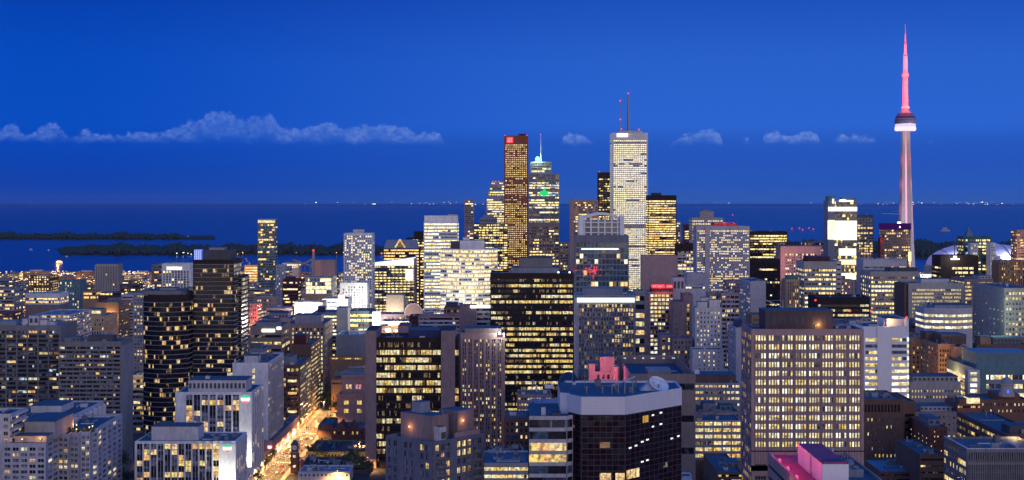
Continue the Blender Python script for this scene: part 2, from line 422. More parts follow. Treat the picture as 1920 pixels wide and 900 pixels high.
class Bld:
    def __init__(s, name, label, cat, poly, zt, wall, grp=None, z0=0.0):
        s.poly = poly; s.zt = zt; s.z0 = z0
        cx = sum(p[0] for p in poly) / len(poly); cy = sum(p[1] for p in poly) / len(poly)
        s.o = (cx, cy, 0.0); s.root = thing(name, label, cat, s.o, grp); s.wall = wall
        s.wb = MB(); s.nind = 0; s.far = cy > 2100; s.mass = MB()
    def face(s, P0, P1, zt, zb, sp, sc_, ext=False, t=.35, cap=100):
        """one facade: relief lattice plus panes. sp in photo pixels, sc_ = metres per pixel"""
        wb = s.wb; wall = sp.get('wall', s.wall)
        P0 = Vector(P0); P1 = Vector(P1); L_ = (P1 - P0).length; u = (P1 - P0) / L_; n = Vector((u[1], -u[0]))
        pitch = sp['pitch'] * sc_; top = sp['top'] * sc_; hf = sp['hf']
        ml = sp.get('ml', 1.0) * sc_; mr_ = sp.get('mr', 1.0) * sc_
        bot = sp.get('bot', 0)
        zb2 = max(zb, zt - bot * sc_) if bot else zb
        nfl = max(1, int((zt - top - zb2) / pitch))
        if sp.get('nf'): nfl = min(nfl, sp['nf'])
        def bx(a, b, za, zc, out, mat, inn=0.0):
            p = P0 + u * a + n * out; q = P0 + u * b + n * out; r = P0 + u * b + n * inn; v_ = P0 + u * a + n * inn
            wb.prism([tuple(p), tuple(q), tuple(r), tuple(v_)], za, zc, mat)
        e = t if ext else 0.0
        zlow = zt - top - nfl * pitch
        bx(-e, L_ + e, zt - top, zt, t, wall)
        if zlow > zb + .2: bx(-e, L_ + e, zb, zlow, t, sp.get('base', wall))
        for r in range(nfl):
            zc = zt - top - r * pitch
            bx(-e, L_ + e, zc - pitch, zc - hf * pitch, t, sp.get('span', wall))
        bx(-e, ml, zlow, zt - top, t + .05, wall); bx(L_ - mr_, L_ + e, zlow, zt - top, t + .05, wall)
        fin = sp.get('fin', 0.0); fm = sp.get('finmat', wall); po = t + .05 + fin
        pr = PROF[sp['prof']] if isinstance(sp['prof'], str) else sp['prof']
        lit_f = sp.get('rows', {})
        if sp['kind'] == 'grid':
            nc = sp['n']; grp = sp.get('grp', 0)
            cells = []; W = L_ - ml - mr_
            if grp:
                ng = max(1, round(nc / grp)); gw = W / ng; gap = sp.get('gap', .12) * gw
                for g_ in range(ng):
                    c = (gw - gap) / grp
                    for i in range(grp): cells.append((ml + g_ * gw + gap / 2 + i * c, c))
            else:
                cells = [(ml + W * i / nc, W / nc) for i in range(nc)]
            skip = sp.get('skip', ())
            ce = [(a + c * (1 - sp['wf']) / 2, a + c * (1 + sp['wf']) / 2) for i, (a, c) in enumerate(cells) if i not in skip]
            last = ml
            for a, b in ce:
                if a - last > .05: bx(last, a, zlow, zt - top, po, fm)
                last = b
            bx(last, L_ - mr_, zlow, zt - top, po, fm)
        else:
            W = L_ - ml - mr_; ns = max(1, round(W / (sp['seg'] * sc_)))
            ed = [ml + W * (i + (R.uniform(-.22, .22) if 0 < i < ns else 0)) / ns for i in range(ns + 1)]
            ce = list(zip(ed[:-1], ed[1:]))
            if sp['piers']:
                k = sp['piers']; pw = sp.get('pw', .9)
                for i in range(1, k):
                    c = ml + W * i / k; bx(c - pw / 2, c + pw / 2, zlow, zt - top, po, fm)
        slab = sp.get('slab')
        if slab:
            for r in range(nfl + 1):
                zc = zt - top - r * pitch
                bx(-e + .0, L_ + e, zc - pitch * (1 - hf) * .0 - .35, zc + .0, t + slab[0], slab[1], t - .02)
                if len(slab) > 2: bx(-e + .1, L_ + e - .1, zc, zc + .9, t + slab[0] - .05, slab[2], t + slab[0] - .15)
        ang = math.atan2(u[1], u[0]); px_w = (ce[0][1] - ce[0][0]) / sc_
        indiv = sp['kind'] == 'grid' and not s.far and px_w > 1.3
        state = False; mech = R.randrange(9, nfl - 4) if nfl > 18 and not sp.get('rows') else -1
        for r in range(nfl):
            zc = zt - top - r * pitch; za = zc - hf * pitch
            fp = pr[0] + R.gauss(0, pr[4]) if pr[4] else pr[0]
            if r in lit_f: fp = lit_f[r]
            if r == mech: fp = -1
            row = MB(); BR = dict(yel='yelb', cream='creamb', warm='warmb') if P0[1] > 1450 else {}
            for i, (a, b) in enumerate(ce):
                fq = fp
                for h0, h1, g0, g1, hp in sp.get('hot', ()):  # zones lit more often, imitating city lights mirrored in the glass
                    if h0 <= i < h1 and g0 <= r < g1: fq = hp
                if R.random() > pr[3] or i == 0: state = R.random() < fq
                mt = R.choice(pr[1]) if state else R.choice(pr[2])
                if sp['kind'] == 'rib' and i and R.random() < .5: mt = lastm if (lastm in pr[1]) == state else mt
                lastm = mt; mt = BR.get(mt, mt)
                if indiv and s.nind < cap:
                    me = pane_mesh(b - a, zc - za, mt, sp.get('mull', 0), fm)
                    o = bpy.data.objects.new('window', me)
                    p = P0 + u * ((a + b) / 2) + n * .06
                    o.location = (p[0] - s.o[0], p[1] - s.o[1], za); o.rotation_euler = (0, 0, ang)
                    o.parent = s.root; col.objects.link(o); s.nind += 1
                else:
                    tgt = s.mass if indiv else row
                    for ra, rb, rc, rd, rm in split_pane(b - a, zc - za, mt):
                        p = P0 + u * (a + ra) + n * .06; q = P0 + u * (a + rb) + n * .06
                        tgt.poly([(p[0], p[1], za + rc), (q[0], q[1], za + rc), (q[0], q[1], za + rd), (p[0], p[1], za + rd)], rm)
            if row.f: row.build('window_band', s.root, s.o)
    def finish(s, roofmat='roof', parapet=.9, deck=True):
        wb = s.wb; n = len(s.poly)
        wb.prism(s.poly, s.z0, s.zt - parapet, s.wall)
        t = .35
        for i in range(n):
            P0 = Vector(s.poly[i]); P1 = Vector(s.poly[(i + 1) % n]); u = (P1 - P0).normalized(); nn = Vector((u[1], -u[0]))
            a = P0 ; b = P1
            pts = [tuple(a + nn * .0), tuple(b + nn * .0), tuple(b - nn * .4), tuple(a - nn * .4)]
            wb.prism(pts, s.zt - parapet, s.zt + .02 + .004 * (i % 2), s.wall)
        wb.build('wall', s.root, s.o)
        if s.mass.f: tag(s.mass.build('window_field', s.root, s.o), kind='stuff')
        if deck:
            rf = MB(); rf.poly([(p[0], p[1], s.zt - parapet + .05) for p in s.poly], roofmat); rf.build('roof', s.root, s.o)
        return s
    def part(s, name, fn, smooth=False):
        b = MB(); fn(b); return b.build(name, s.root, s.o, smooth)
    def penthouse(s, x0, x1, y0, y1, h, wall=None, roof='roof', name='penthouse', zb=None, louver=False):
        zb = s.zt - .85 if zb is None else zb; wall = wall or s.wall
        b = MB(); b.prism([(x0, y0), (x1, y0), (x1, y1), (x0, y1)], zb, zb + h, wall, cap=roof)
        main = b.build(name, s.root, s.o); b = MB()
        if louver:
            k = max(2, int((x1 - x0) / 2.5))
            for i in range(k):
                xa = x0 + (x1 - x0) * (i + .2) / k; b.box(xa, xa + (x1 - x0) * .6 / k, y0 - .06, y0, zb + h * .3, zb + h * .75, 'darkgrey')
            lv = b.build('louvre', main, s.o); b = MB()
        b.box(x0 - .15, x1 + .15, y0 - .15, y1 + .15, zb + h + .01, zb + h + .3, roof)
        b.build('coping', main, s.o); return main
    def units(s, n, x0=None, x1=None, y0=None, y1=None, zb=None):
        xs = [p[0] for p in s.poly]; ys = [p[1] for p in s.poly]
        x0 = min(xs) + 2 if x0 is None else x0; x1 = max(xs) - 2 if x1 is None else x1
        y0 = min(ys) + 2 if y0 is None else y0; y1 = max(ys) - 2 if y1 is None else y1
        zb = s.zt - .85 if zb is None else zb
        n = int(n * (1.8 if s.o[1] < 1150 else 1.0))
        for i in range(n):
            a, d_, h = R.uniform(1.2, 4.5), R.uniform(1.2, 4), R.uniform(.8, 2.6)
            if x1 - x0 < a + 1 or y1 - y0 < d_ + 1: continue
            cx = R.uniform(x0 + a / 2, x1 - a / 2); cy = R.uniform(y0 + d_ / 2, y1 - d_ / 2)
            b = MB(); k = R.random(); mt = R.choice(['steel', 'offwhite', 'bluegrey', 'midgrey'])
            if k < .16 and y1 - y0 > 10:
                l_ = R.uniform(4, min(12, y1 - y0 - 1)); ya = R.uniform(y0, y1 - l_); b.box(cx - .4, cx + .4, ya, ya + l_, zb + .35, zb + 1.0, mt)
                for q_ in (ya + .4, ya + l_ / 2, ya + l_ - .6): b.box(cx - .5, cx + .5, q_, q_ + .15, zb, zb + .35, 'steel')
                b.build('roof_duct', s.root, s.o)
            elif k < .28 and x1 - x0 > 12:
                l_ = R.uniform(5, min(16, x1 - x0 - 1)); xa_ = R.uniform(x0, x1 - l_); b.box(xa_, xa_ + l_, cy - .3, cy + .3, zb + .3, zb + .8, mt)
                for q_ in (xa_ + .4, xa_ + l_ / 2, xa_ + l_ - .6): b.box(q_, q_ + .15, cy - .4, cy + .4, zb, zb + .3, 'steel')
                b.build('roof_duct', s.root, s.o)
            elif k < .6:
                b.box(cx - a / 2, cx + a / 2, cy - d_ / 2, cy + d_ / 2, zb, zb + h, mt)
                b.lathe([(.01, zb + h + .35), (min(a, d_) * .32, zb + h + .35), (min(a, d_) * .35, zb + h)], cx, cy, 'darkgrey', 10)
                b.build('air_handler', s.root, s.o)
            elif k < .85:
                b.bar((cx, cy, zb), (cx, cy, zb + h * 1.3), .3, mt, n=7); b.bar((cx, cy, zb + h * 1.3), (cx, cy, zb + h * 1.3 + .3), .5, mt, n=7)
                b.build('vent_pipe', s.root, s.o)
            else:
                b.bar((cx, cy, zb), (cx, cy, zb + R.uniform(3, 8)), .09, 'steel', n=5); b.build('mast', s.root, s.o)

SCREEN = []          # screen rectangles of the catalogued buildings, to place the low blocks between them
FOOT = []
def T(name, label, cat, x0, x1, yt, D, dep, wall, spec, side='same', pent=(), roof='roof', units=0, grp=None, other=False, cap=100, short=None, sidewall=None, finish=True):
    s_ = D / F
    xa, xb, zt = X(x0, D), X(x1, D), Z(yt, D)
    poly = [(xa, D), (xb, D), (xb, D + dep), (xa, D + dep)]
    b = Bld(name, label, cat, poly, zt, wall, grp)
    if spec: b.face(poly[0], poly[1], zt, 0, spec, s_, ext=True, cap=cap if side is None or side == 'blank' else int(cap * .75))
    left = (x0 + x1) / 2 > 960
    sp = side
    if side == 'same' and spec:
        sp = dict(spec)
        if sp['kind'] == 'grid':
            sp['n'] = max(2, round(spec['n'] * dep / max(xb - xa, 1)))
            sp['skip'] = ()
    if isinstance(sp, dict):
        if left or other: b.face(poly[3], poly[0], zt, 0, sp, s_, cap=cap)
        if not left or other: b.face(poly[1], poly[2], zt, 0, sp, s_, cap=cap)
    for p in pent:
        # (x0, x1, ytop in photo px, metres behind the front, depth, wall)
        Dp = D + p[3]; b.penthouse(X(p[0], Dp), X(p[1], Dp), Dp, Dp + p[4], max(.8, Z(p[2], Dp) - zt + .85), p[5] if len(p) > 5 else wall, p[6] if len(p) > 6 else roof, louver=R.random() < .4)
    if units: b.units(units)
    if finish: b.finish(roof)
    SCREEN.append((x0, x1, yt, D, short)); FOOT.append((xa - 3, xb + 3, D - 4, D + dep + 3))
    return b

# ------------------------------------------------------------------ the setting: ground, water, islands, far shore
def sheet(name, x0, x1, y0, y1, z, mat):
    b = MB(); b.poly([(x0, y0, z), (x1, y0, z), (x1, y1, z), (x0, y1, z)], mat); return tag(b.build(name), kind='structure')
sheet('ground', -2600, 2600, -300, 3790, 0, 'cityground')
sheet('lake_water', -200000, 200000, 3700, 330000, -1.2, 'water')
def woods(name, px0, px1, D0, D1, h, dens, seed):
    r = random.Random(seed); b = MB()
    n = int(dens * 1.5)
    for i in range(n):
        f = r.random(); px = px0 + (px1 - px0) * f; D = r.uniform(D0, D1); x = X(px, D)
        edge = min(1, min(f, 1 - f) * 12 + .25)
        hh = h * .82 * edge * r.uniform(.6, 1.15) * (.8 + .35 * math.sin(px * .09) * math.sin(px * .031 + 1)); rr = r.uniform(3.5, 9)
        k = 6; a0 = r.random() * 6; pts = []
        for z, q in ((0, .7), (hh * .45, 1.0), (hh * .8, .75), (hh, .2)):
            pts.append([(x + math.cos(a0 + 2 * math.pi * j / k) * rr * q * r.uniform(.8, 1.2), D + math.sin(a0 + 2 * math.pi * j / k) * rr * q, z * r.uniform(.93, 1.07)) for j in range(k)])
        for lv in range(3):
            for j in range(k):
                jj = (j + 1) % k; b.poly([pts[lv][j], pts[lv][jj], pts[lv + 1][jj], pts[lv + 1][j]], 'wood_leaf')
        b.poly(pts[3], 'wood_leaf')
    return tag(b.build(name), kind='stuff')
def island(name, px0, px1, D0, D1):
    b = MB(); n = 40; pts = []
    r = random.Random(int(D0))
    for i in range(n + 1): f = i / n; px = px0 + (px1 - px0) * f; pts.append((X(px, D0), D0 + 60 * r.random()))
    for i in range(n, -1, -1): f = i / n; px = px0 + (px1 - px0) * f; pts.append((X(px, D1), D1 - 60 * r.random()))
    b.prism(pts, -2, .6, 'cityground'); return tag(b.build(name), kind='structure')
# the near island row (water edge about row 478) and the far spit (about row 449)
island('island_ground', 112, 1060, 5180, 6000)
woods('island_wood', 114, 1060, 5200, 5950, 26, 1900, 3)
island('spit_ground', -120, 402, 7300, 8300)
woods('spit_wood', -120, 345, 7350, 8200, 26, 900, 5)
woods('spit_wood_tip', 330, 400, 7350, 7700, 12, 60, 6)
island('airport_island_ground', 1200, 2150, 4900, 6600)
woods('airport_island_wood', 1250, 1700, 5300, 6500, 26, 900, 8)
woods('lakeside_wood', 1690, 2150, 4950, 6300, 34, 1300, 9)
b = MB(); pts = [(X(a, 90000), 90000 + R.uniform(-3000, 3000)) for a in range(-200, 2200, 60)]
pts2 = [(x * 1.05, 96000) for x, y in reversed(pts)]
b.prism(pts + pts2, -2, 32, 'wood_leaf'); tag(b.build('far_shore'), kind='structure')
b = MB(); r_ = random.Random(4)
for i in range(120):
    px = r_.choice([r_.uniform(0, 1920), r_.uniform(560, 960), r_.uniform(1280, 1920), r_.gauss(820, 30), r_.gauss(1320, 40), r_.gauss(1690, 40), r_.gauss(1830, 30)])
    D = r_.uniform(86000, 89000); z = r_.uniform(60, 220); s_ = r_.uniform(7, 20) * (1 if r_.random() < .85 else 1.8)
    x = X(px, D); b.box(x - s_, x + s_, D - s_, D + s_, z, z + s_, r_.choice(['e_white', 'e_sod', 'cream', 'e_white']))
tag(b.build('far_shore_lights'), kind='stuff')
b = MB()
for i in range(46):
    px = r_.choice([r_.uniform(430, 470), r_.uniform(640, 720), r_.uniform(300, 1000), r_.uniform(300, 460)])
    D = 5190; x = X(px, D); z = r_.uniform(2, 9); s_ = r_.uniform(.5, 1.4)
    b.box(x - s_, x + s_, D - 22, D - 20, z, z + s_ * 1.4, r_.choice(['e_sod', 'e_red', 'e_white', 'e_sod']))
tag(b.build('island_shore_lights'), kind='stuff')

# ------------------------------------------------------------------ left of the picture
T('apartment_slab', 'wide dark apartment slab with scattered yellow windows at the far left edge', 'apartment block', -30, 113, 610, 1020, 40, 'midgrey',
  RB(8, .70, 'apt', 6.2, 9, piers=7, ml=2, mr=2, span='darkgrey', slab=(.5, 'midgrey')), 'blank', cap=0,
  pent=[(-20, 30, 602, 3, 10, 'bluegrey'), (42, 52, 598, 6, 5, 'offwhite'), (54, 72, 592, 5, 7, 'offwhite'), (74, 88, 600, 6, 7, 'offwhite'), (90, 103, 603, 8, 5, 'pale')],
  units=12, roof='roofpale', short='the dark slab at the left edge')
T('apartment_slab', 'dark banded apartment slab with few lit windows and blank ribbed right end', 'apartment block', 111, 226, 640, 985, 30, 'midgrey',
  RB(8, .66, 'apt', 4.2, 9, piers=9, pw=.4, ml=1, mr=1, span='midgrey', slab=(.45, 'midgrey')), G(8, 5, .12, .7, 'aptlo', 9, finmat='grey', fin=.3), cap=30,
  pent=[(120, 150, 632, 6, 8, 'midgrey'), (165, 212, 630, 8, 10, 'darkgrey')], units=9, short='the banded slab with a ribbed end')
T('apartment_block', 'beige balconied block with a blank bluish side and terrace lamps on its roof', 'apartment block', 239, 280, 703, 1170, 34, 'taupe',
  RB(10, .6, 'apthi', 6, 8, ml=1, mr=1, span='stone', slab=(.5, 'taupe')), 'blank', units=5, short='the balconied block beside the curved tower')
lamp((X(250, 1165), 1163, Z(700, 1165) + 2), (1, .75, .45), 2500); lamp((X(268, 1165), 1163, Z(700, 1165) + 2), (1, .8, .5), 2500)
# curved dark tower
def curved(name, label, x0, x1, yt, D, dep, wall, spec, bulge, n, sides=True, **k):
    s_ = D / F; xa, xb = X(x0, D), X(x1, D); poly = []
    for i in range(n + 1):
        f = i / n; poly.append((xa + (xb - xa) * f, D + bulge * (2 * f - 1) ** 2))
    poly += [(xb, D + dep), (xa, D + dep)]
    b = Bld(name, label, k.get('cat', 'tower'), poly, Z(yt, D), wall)
    for i in range(n):
        sp = dict(spec); sp['ml'] = .15; sp['mr'] = .15
        b.face(poly[i], poly[i + 1], b.zt, 0, sp, s_, cap=0 if spec['kind'] == 'rib' else 100)
    if sides:
        if (x0 + x1) / 2 < 960: b.face(poly[n], poly[n + 1], b.zt, 0, dict(spec, ml=.3, mr=.3), s_, cap=0)
        else: b.face(poly[n + 2], poly[0], b.zt, 0, dict(spec, ml=.3, mr=.3), s_, cap=0)
    for p in k.get('pent', ()):
        Dp = D + p[3]; b.penthouse(X(p[0], Dp), X(p[1], Dp), Dp, Dp + p[4], max(.8, Z(p[2], Dp) - b.zt + .85), p[5])
    b.units(k.get('units', 0)); b.finish(k.get('roof', 'roof'))
    SCREEN.append((x0, x1, yt, D, k.get('short'))); FOOT.append((xa - 2, xb + 2, D - 3, D + dep + 2)); return b
curved('condo_tower', 'black glass apartment tower with rounded front and thin pale balcony edges', 264, 347, 553, 1060, 40, 'bronze',
  RB(8.9, .93, 'aptdk', 3.4, 14, span='bronze', slab=(.9, 'grey')), 9, 7, cat='apartment tower', pent=[(270, 340, 545, 5, 24, 'midgrey'), (300, 330, 540, 9, 12, 'bluegrey')], units=4, short='the curved black tower')
b = T('condo_tower', 'tall stepped black glass apartment tower topped by a glowing blue and white screen box', 'apartment tower', 363, 437, 487, 1080, 34, 'bronze',
  RB(8.1, .92, 'aptdk', 3.3, 8, span='bronze', slab=(.8, 'grey')), RB(8.1, .9, 'aptdk', 5, 8, span='bronze', slab=(.9, 'pale')), cap=0,
  pent=[(379, 432, 470, 3, 24, 'darkgrey'), (392, 420, 464, 8, 12, 'grey')], units=3, short='the stepped black tower')
sb = b.part('screen_box', lambda m: [m.box(X(364, 1081) , X(378, 1081), 1081, 1086, Z(487, 1081), Z(468, 1081), 'e_blue')] +
  [m.box(X(364, 1081) + .25 + i * 1.25, X(364, 1081) + .75 + i * 1.25, 1080.8, 1080.95, Z(486, 1081), Z(469, 1081), 'e_stripe') for i in range(4)] +
  [m.box(X(364, 1081), X(378, 1081), 1080.7, 1080.78, Z(483 - 4 * i, 1081), Z(482 - 4 * i, 1081), 'e_blue') for i in range(4)])
T('condo_tower', 'narrower dark apartment wing with pale balcony edges joined to the stepped black tower', 'apartment tower', 438, 452, 517, 1095, 30, 'bronze',
  RB(8.1, .88, 'aptdk', 4, 4, span='bronze', slab=(.9, 'grey')), 'same', cap=0)
T('balcony_block', 'slim block of white balconies squeezed behind the stepped black tower', 'apartment block', 344, 362, 540, 1480, 26, 'bluegrey',
  RB(6.2, .6, 'apthi', 3, 3, slab=(.6, 'pale')), 'blank')
# two white hotel slabs with fins
def hotel_fins(label, x0, x1, yt, D, dep, pitch, nf, pent, sx0, sx1, fx, short):
    s_ = D / F
    b = T('hotel', label, 'hotel', x0, x1, yt, D, dep, 'white', G(pitch, nf[0], .80, .93, 'hotel', 5, ml=nf[1], mr=(x1 - sx0), fin=.5, finmat='white', span='darkgrey', bot=0, mull=1, wall='white'),
          G(pitch, 5, .55, .85, 'hotel', 5, span='pale', ml=2, mr=2, fin=.3), pent=pent, units=10, roof='roof', cap=130, short=short, finish=False)
    # oval sign in white, green and red on the blank bay
    xs = X((sx0 + sx1) / 2, D); zs = Z(yt + 13, D); ww = 8.5 * s_; hh = 6.6 * s_
    def oval(m, ww, hh, y, mt, z0=-1.0, z1=1.0):
        pts = []
        for i in range(24):
            a = 2 * math.pi * i / 24; pts.append((xs + math.cos(a) * ww, y, zs + max(z0, min(z1, math.sin(a))) * hh))
        m.poly(pts, mt)
    def sign(m):
        m.box(xs - ww * .8, xs + ww * .8, D - .8, D - .4, zs - hh * .5, zs + hh * .5, 'steel')
        oval(m, ww, hh, D - .85, 'e_sign'); 
        pts = [(xs + math.cos(a) * ww * 1.05, D - .9, zs + math.sin(a) * hh * 1.05) for a in [math.pi * (.12 + .76 * i / 12) for i in range(13)]]; m.poly(pts, 'e_leaf')
        pts = [(xs + math.cos(a) * ww * 1.05, D - .9, zs + math.sin(a) * hh * 1.05) for a in [math.pi * (1.2 + .6 * i / 12) for i in range(13)]]; m.poly(pts, 'e_redsign')
    b.part('sign', sign)
    b.finish()
    for fxx in fx:
        fx_ = X(fxx, D); q = MB(); q.box(fx_ - .4, fx_ + .4, D - 2.6, D - 2.0, Z(888, D) * 0 + 6, 6.6, 'steel'); fl = q.build('floodlight', b.root, b.o)
        spot((fx_, D - 3.4, 7.0), (fx_, D - .2, 30), (1, .97, .85), 40000, 62, .3, b.root, b.o)
    return b
hotel_fins('low white finned hotel with flat blue roof and oval sign, nearest the bottom left', 254, 441, 827, 880, 36, 10.6, (12, 2), [(284, 372, 800, 8, 16, 'offwhite'), (300, 330, 797, 12, 6, 'pale')], 412, 441, (416, 426, 436), 'the low finned hotel')
hotel_fins('taller white finned hotel with rooftop penthouse and oval sign behind the low hotel', 330, 471, 735, 960, 46, 10.1, (7, 18), [(353, 461, 713, 7, 22, 'offwhite'), (385, 392, 705, 12, 4, 'offwhite'), (420, 450, 708, 22, 8, 'steel')], 450, 471, (454, 462, 469), 'the taller finned hotel')
T('yellowish_block', 'yellowish old block with small dark windows left of the taller finned hotel', 'old building', 300, 332, 738, 1075, 26, 'ochre', G(13, 3, .3, .45, 'aptlo', 14), 'blank', units=2)
b = T('white_tower', 'white blank fronted tower with ribbed window side and one lit stair column', 'tower', 437, 502, 680, 1068, 72, 'white',
  G(12, 6, .62, .62, (0.55, ['cream', 'wht'], ['cream', 'dim'], .2, 0), 11, skip=(0, 1, 2, 4, 5), ml=10, mr=6),
  RB(10.4, .5, 'curt', 5, 5, piers=14, fin=.3, finmat='pale', span='offwhite'), pent=[(458, 484, 667, 6, 12, 'offwhite')], units=14, cap=14, short='the white blank fronted tower')
b = T('podium', 'low mauve podium with a lit shopfront and red sign beside the bright street', 'shop building', 494, 513, 826, 1062, 130, 'rose', None, None, roof='roof', units=6, short='the mauve podium')
b.part('shopfront', lambda m: [m.box(b.poly[1][0], b.poly[1][0] + .15, 1066 + i * 12, 1075 + i * 12, .5, 4.0, 'wht' if i % 3 else 'warm') for i in range(10)])
b.part('sign', lambda m: (m.box(X(501, 1061), X(510, 1061), 1061.2, 1061.8, Z(842, 1061), Z(835, 1061), 'e_redsign'), m.box(X(502.5, 1061), X(508.5, 1061), 1061.05, 1061.15, Z(840.5, 1061), Z(836.5, 1061), 'e_white')))
T('terrace_block', 'small block with two brightly lit top windows behind the white blank fronted tower', 'block', 411, 440, 673, 1140, 30, 'taupe', G(13, 2, .85, .42, (.95, ['wht', 'cream'], ['dim'], 0, 0), 7), 'blank', cap=2, units=2, roof='roof')
T('glazed_block', 'blue grey glazed block with balconies rising behind the white blank fronted tower', 'block', 447, 496, 654, 1200, 34, 'bluegrey', RB(9, .5, 'blue', 8, 6), RB(9, .6, 'hotel', 6, 6), pent=[(455, 468, 633, 6, 8, 'rose'), (464, 490, 646, 8, 12, 'bluegrey')], units=5)
# brick blocks down the west side of the bright street
b = T('bay_window_block', 'brown brick block with stacked lit bay windows at the corner of the bright street', 'brick building', 528, 562, 684, 1200, 66, 'brown',
  G(9.2, 4, .62, .6, 'apthi', 7), RB(8.6, .45, (.5, ['yel', 'cream', 'dim'], ['dark2', 'dim'], .5, .1), 5, 6, span='sand'), cap=60, pent=[(532, 552, 668, 8, 14, 'bluegrey')], units=4, roof='roof', short='the bay window block')
for i in range(11):
    zc = Z(700 + i * 11.5, 1198)
    q = MB(); q.lathe([(3.4, zc - 1.9), (3.4, zc)], X(548, 1199), 1199, 'warm' if i in (3, 8, 9) else ('curt' if False else ('cream' if i in (1, 6) else 'dark2')), 10, math.pi, 2 * math.pi)
    q.lathe([(3.5, zc), (3.5, zc + 1.7)], X(548, 1199), 1199, 'brown', 10, math.pi, 2 * math.pi); q.build('bay_window', b.root, b.o)
T('brown_office', 'reddish brown slab office with striped lit side along the bright street', 'office building', 548, 583, 646, 1268, 62, 'brown', G(9, 5, .5, .5, 'aptlo', 20), RB(8.2, .45, (.6, ['cream', 'yel', 'dim'], ['dim', 'dark2'], .5, .1), 4, 6), cap=50,
  pent=[(551, 574, 628, 5, 14, 'maroon')], units=4, short='the reddish brown office')
T('grey_office', 'broad grey office with a long penthouse and lit vertical window columns', 'office building', 538, 608, 607, 1345, 60, 'taupe',
  G(7.9, 9, .42, .6, (.72, ['yel', 'cream'], ['dark'], .1, .1), 8, ml=8), G(7.9, 8, .5, .5, 'offlo', 8), cap=90, pent=[(553, 602, 591, 6, 20, 'bluegrey')], units=7, short='the broad grey office')
b = T('sign_office', 'office with a brilliant white roof sign and stepped terraces left of the grey office', 'office building', 470, 528, 611, 1255, 46, 'taupe', RB(13, .38, 'offlo', 6, 17), RB(12, .5, 'offlo', 6, 12), pent=[(480, 520, 604, 8, 20, 'bluegrey'), (502, 522, 598, 20, 10, 'taupe')], units=4, short='the office with the white roof sign')
b.part('roof_sign', lambda m: (m.box(X(491, 1254), X(515, 1254), 1253.9, 1254.5, Z(622.5, 1254), Z(617, 1254), 'e_white'), m.box(X(519, 1254), X(527, 1254), 1253.9, 1254.5, Z(618, 1254), Z(613, 1254), 'e_white')))
T('blue_roof_block', 'blue roofed block with three lit square windows above the white sign office', 'block', 486, 545, 597, 1390, 40, 'bluegrey', G(10, 12, .6, .5, (.45, ['yel', 'cream'], ['dark2'], .3, 0), 6, nf=1), 'blank', pent=[(504, 540, 588, 8, 20, 'bluegrey')], units=6, roof='roof')
T('pylon_block', 'blank blue grey stair block standing between two yellow lit offices', 'block', 631, 652, 577, 1470, 24, 'bluegrey', None, None)
b = T('glass_office', 'low glass office with four glowing yellow floors beside a giant white screen', 'office building', 654, 699, 583, 1500, 40, 'teal', RB(9.2, .52, (.9, ['yel', 'cream'], ['dim'], .6, .1), 4, 6, nf=4), 'blank', units=5, short='the glass office by the giant screen')
q = MB(); q.box(X(698.5, 1494), X(711.5, 1494), 1493.5, 1495, Z(611, 1494), Z(585, 1494), 'e_white'); q.box(X(697.5, 1494), X(714, 1494), 1495.02, 1496.2, Z(613, 1494), Z(584, 1494), 'rose')
for c in (700, 710): q.box(X(c, 1494) - .4, X(c, 1494) + .4, 1495.1, 1496, 0, Z(613, 1494), 'steel')
tag(q.build('billboard', None, (X(705, 1494), 1494, 0)), 'giant blank white glowing screen at the mall corner', 'billboard')
b = T('mall_block', 'vast windowless grey mall wall with flat blue roof above orange arcades', 'shopping centre', 630, 690, 628, 1395, 50, 'bluegrey', None, None, units=8, roof='roofpale', short='the vast grey mall wall')
T('yellow_office', 'low dark roofed office with broken yellow window strips left of the stair block', 'office building', 586, 634, 586, 1520, 44, 'bluegrey', RB(6.6, .5, (.6, ['yel', 'cream'], ['dark'], .6, .2), 3, 6), 'blank', pent=[(596, 610, 575, 6, 10, 'navy')], units=5)
# pale stone bank-like house and orange lit rows behind it
b = T('stone_building', 'pale classical stone building with bright square windows and cornice', 'old building', 633, 686, 740, 1235, 40, 'rose', G(15.6, 2, .34, .48, (1, ['cream', 'yel'], ['dim'], 0, 0), 11, ml=4, mr=0, mull=3), 'blank', cap=20, roof='roof', units=0, short='the pale stone building')
b.penthouse(X(641, 1240), X(686, 1240), 1240, 1268, Z(704, 1240) - Z(740, 1240), 'rose', name='upper_storey')
b.part('cornice', lambda m: (m.box(b.poly[0][0] - 1.1, b.poly[1][0] + .5, 1233.6, 1234.6, b.zt - 1.4, b.zt + .5, 'rose'), m.box(X(640, 1240), X(686.5, 1240), 1239.0, 1239.9, Z(705, 1240) - 1, Z(703.6, 1240), 'rose')))
for i in range(4): 
    q = MB(); x = X(651 + i * 6 + (6 if i > 1 else 0), 1239.9); q.box(x - .9, x + .9, 1239.85, 1239.98, Z(729, 1240), Z(721, 1240), 'pinklit' if i > 1 else 'warm'); q.build('window', b.root, b.o)
T('orange_arcade', 'long low building with an orange lit arcade below the grey mall wall', 'low building', 600, 690, 668, 1385, 0.1 + 6, 'tan', RB(9, .3, (.9, ['warm', 'dim'], ['warm'], .6, .1), 3, 3, nf=1), 'blank', roof='roof')
T('dark_low_block', 'dark low building with a grey flat roof behind the pale stone building', 'low building', 626, 690, 700, 1335, 30, 'midgrey', RB(12, .3, 'offlo', 5, 5), 'blank', units=8, pent=[(652, 684, 690, 8, 10, 'bluegrey')])
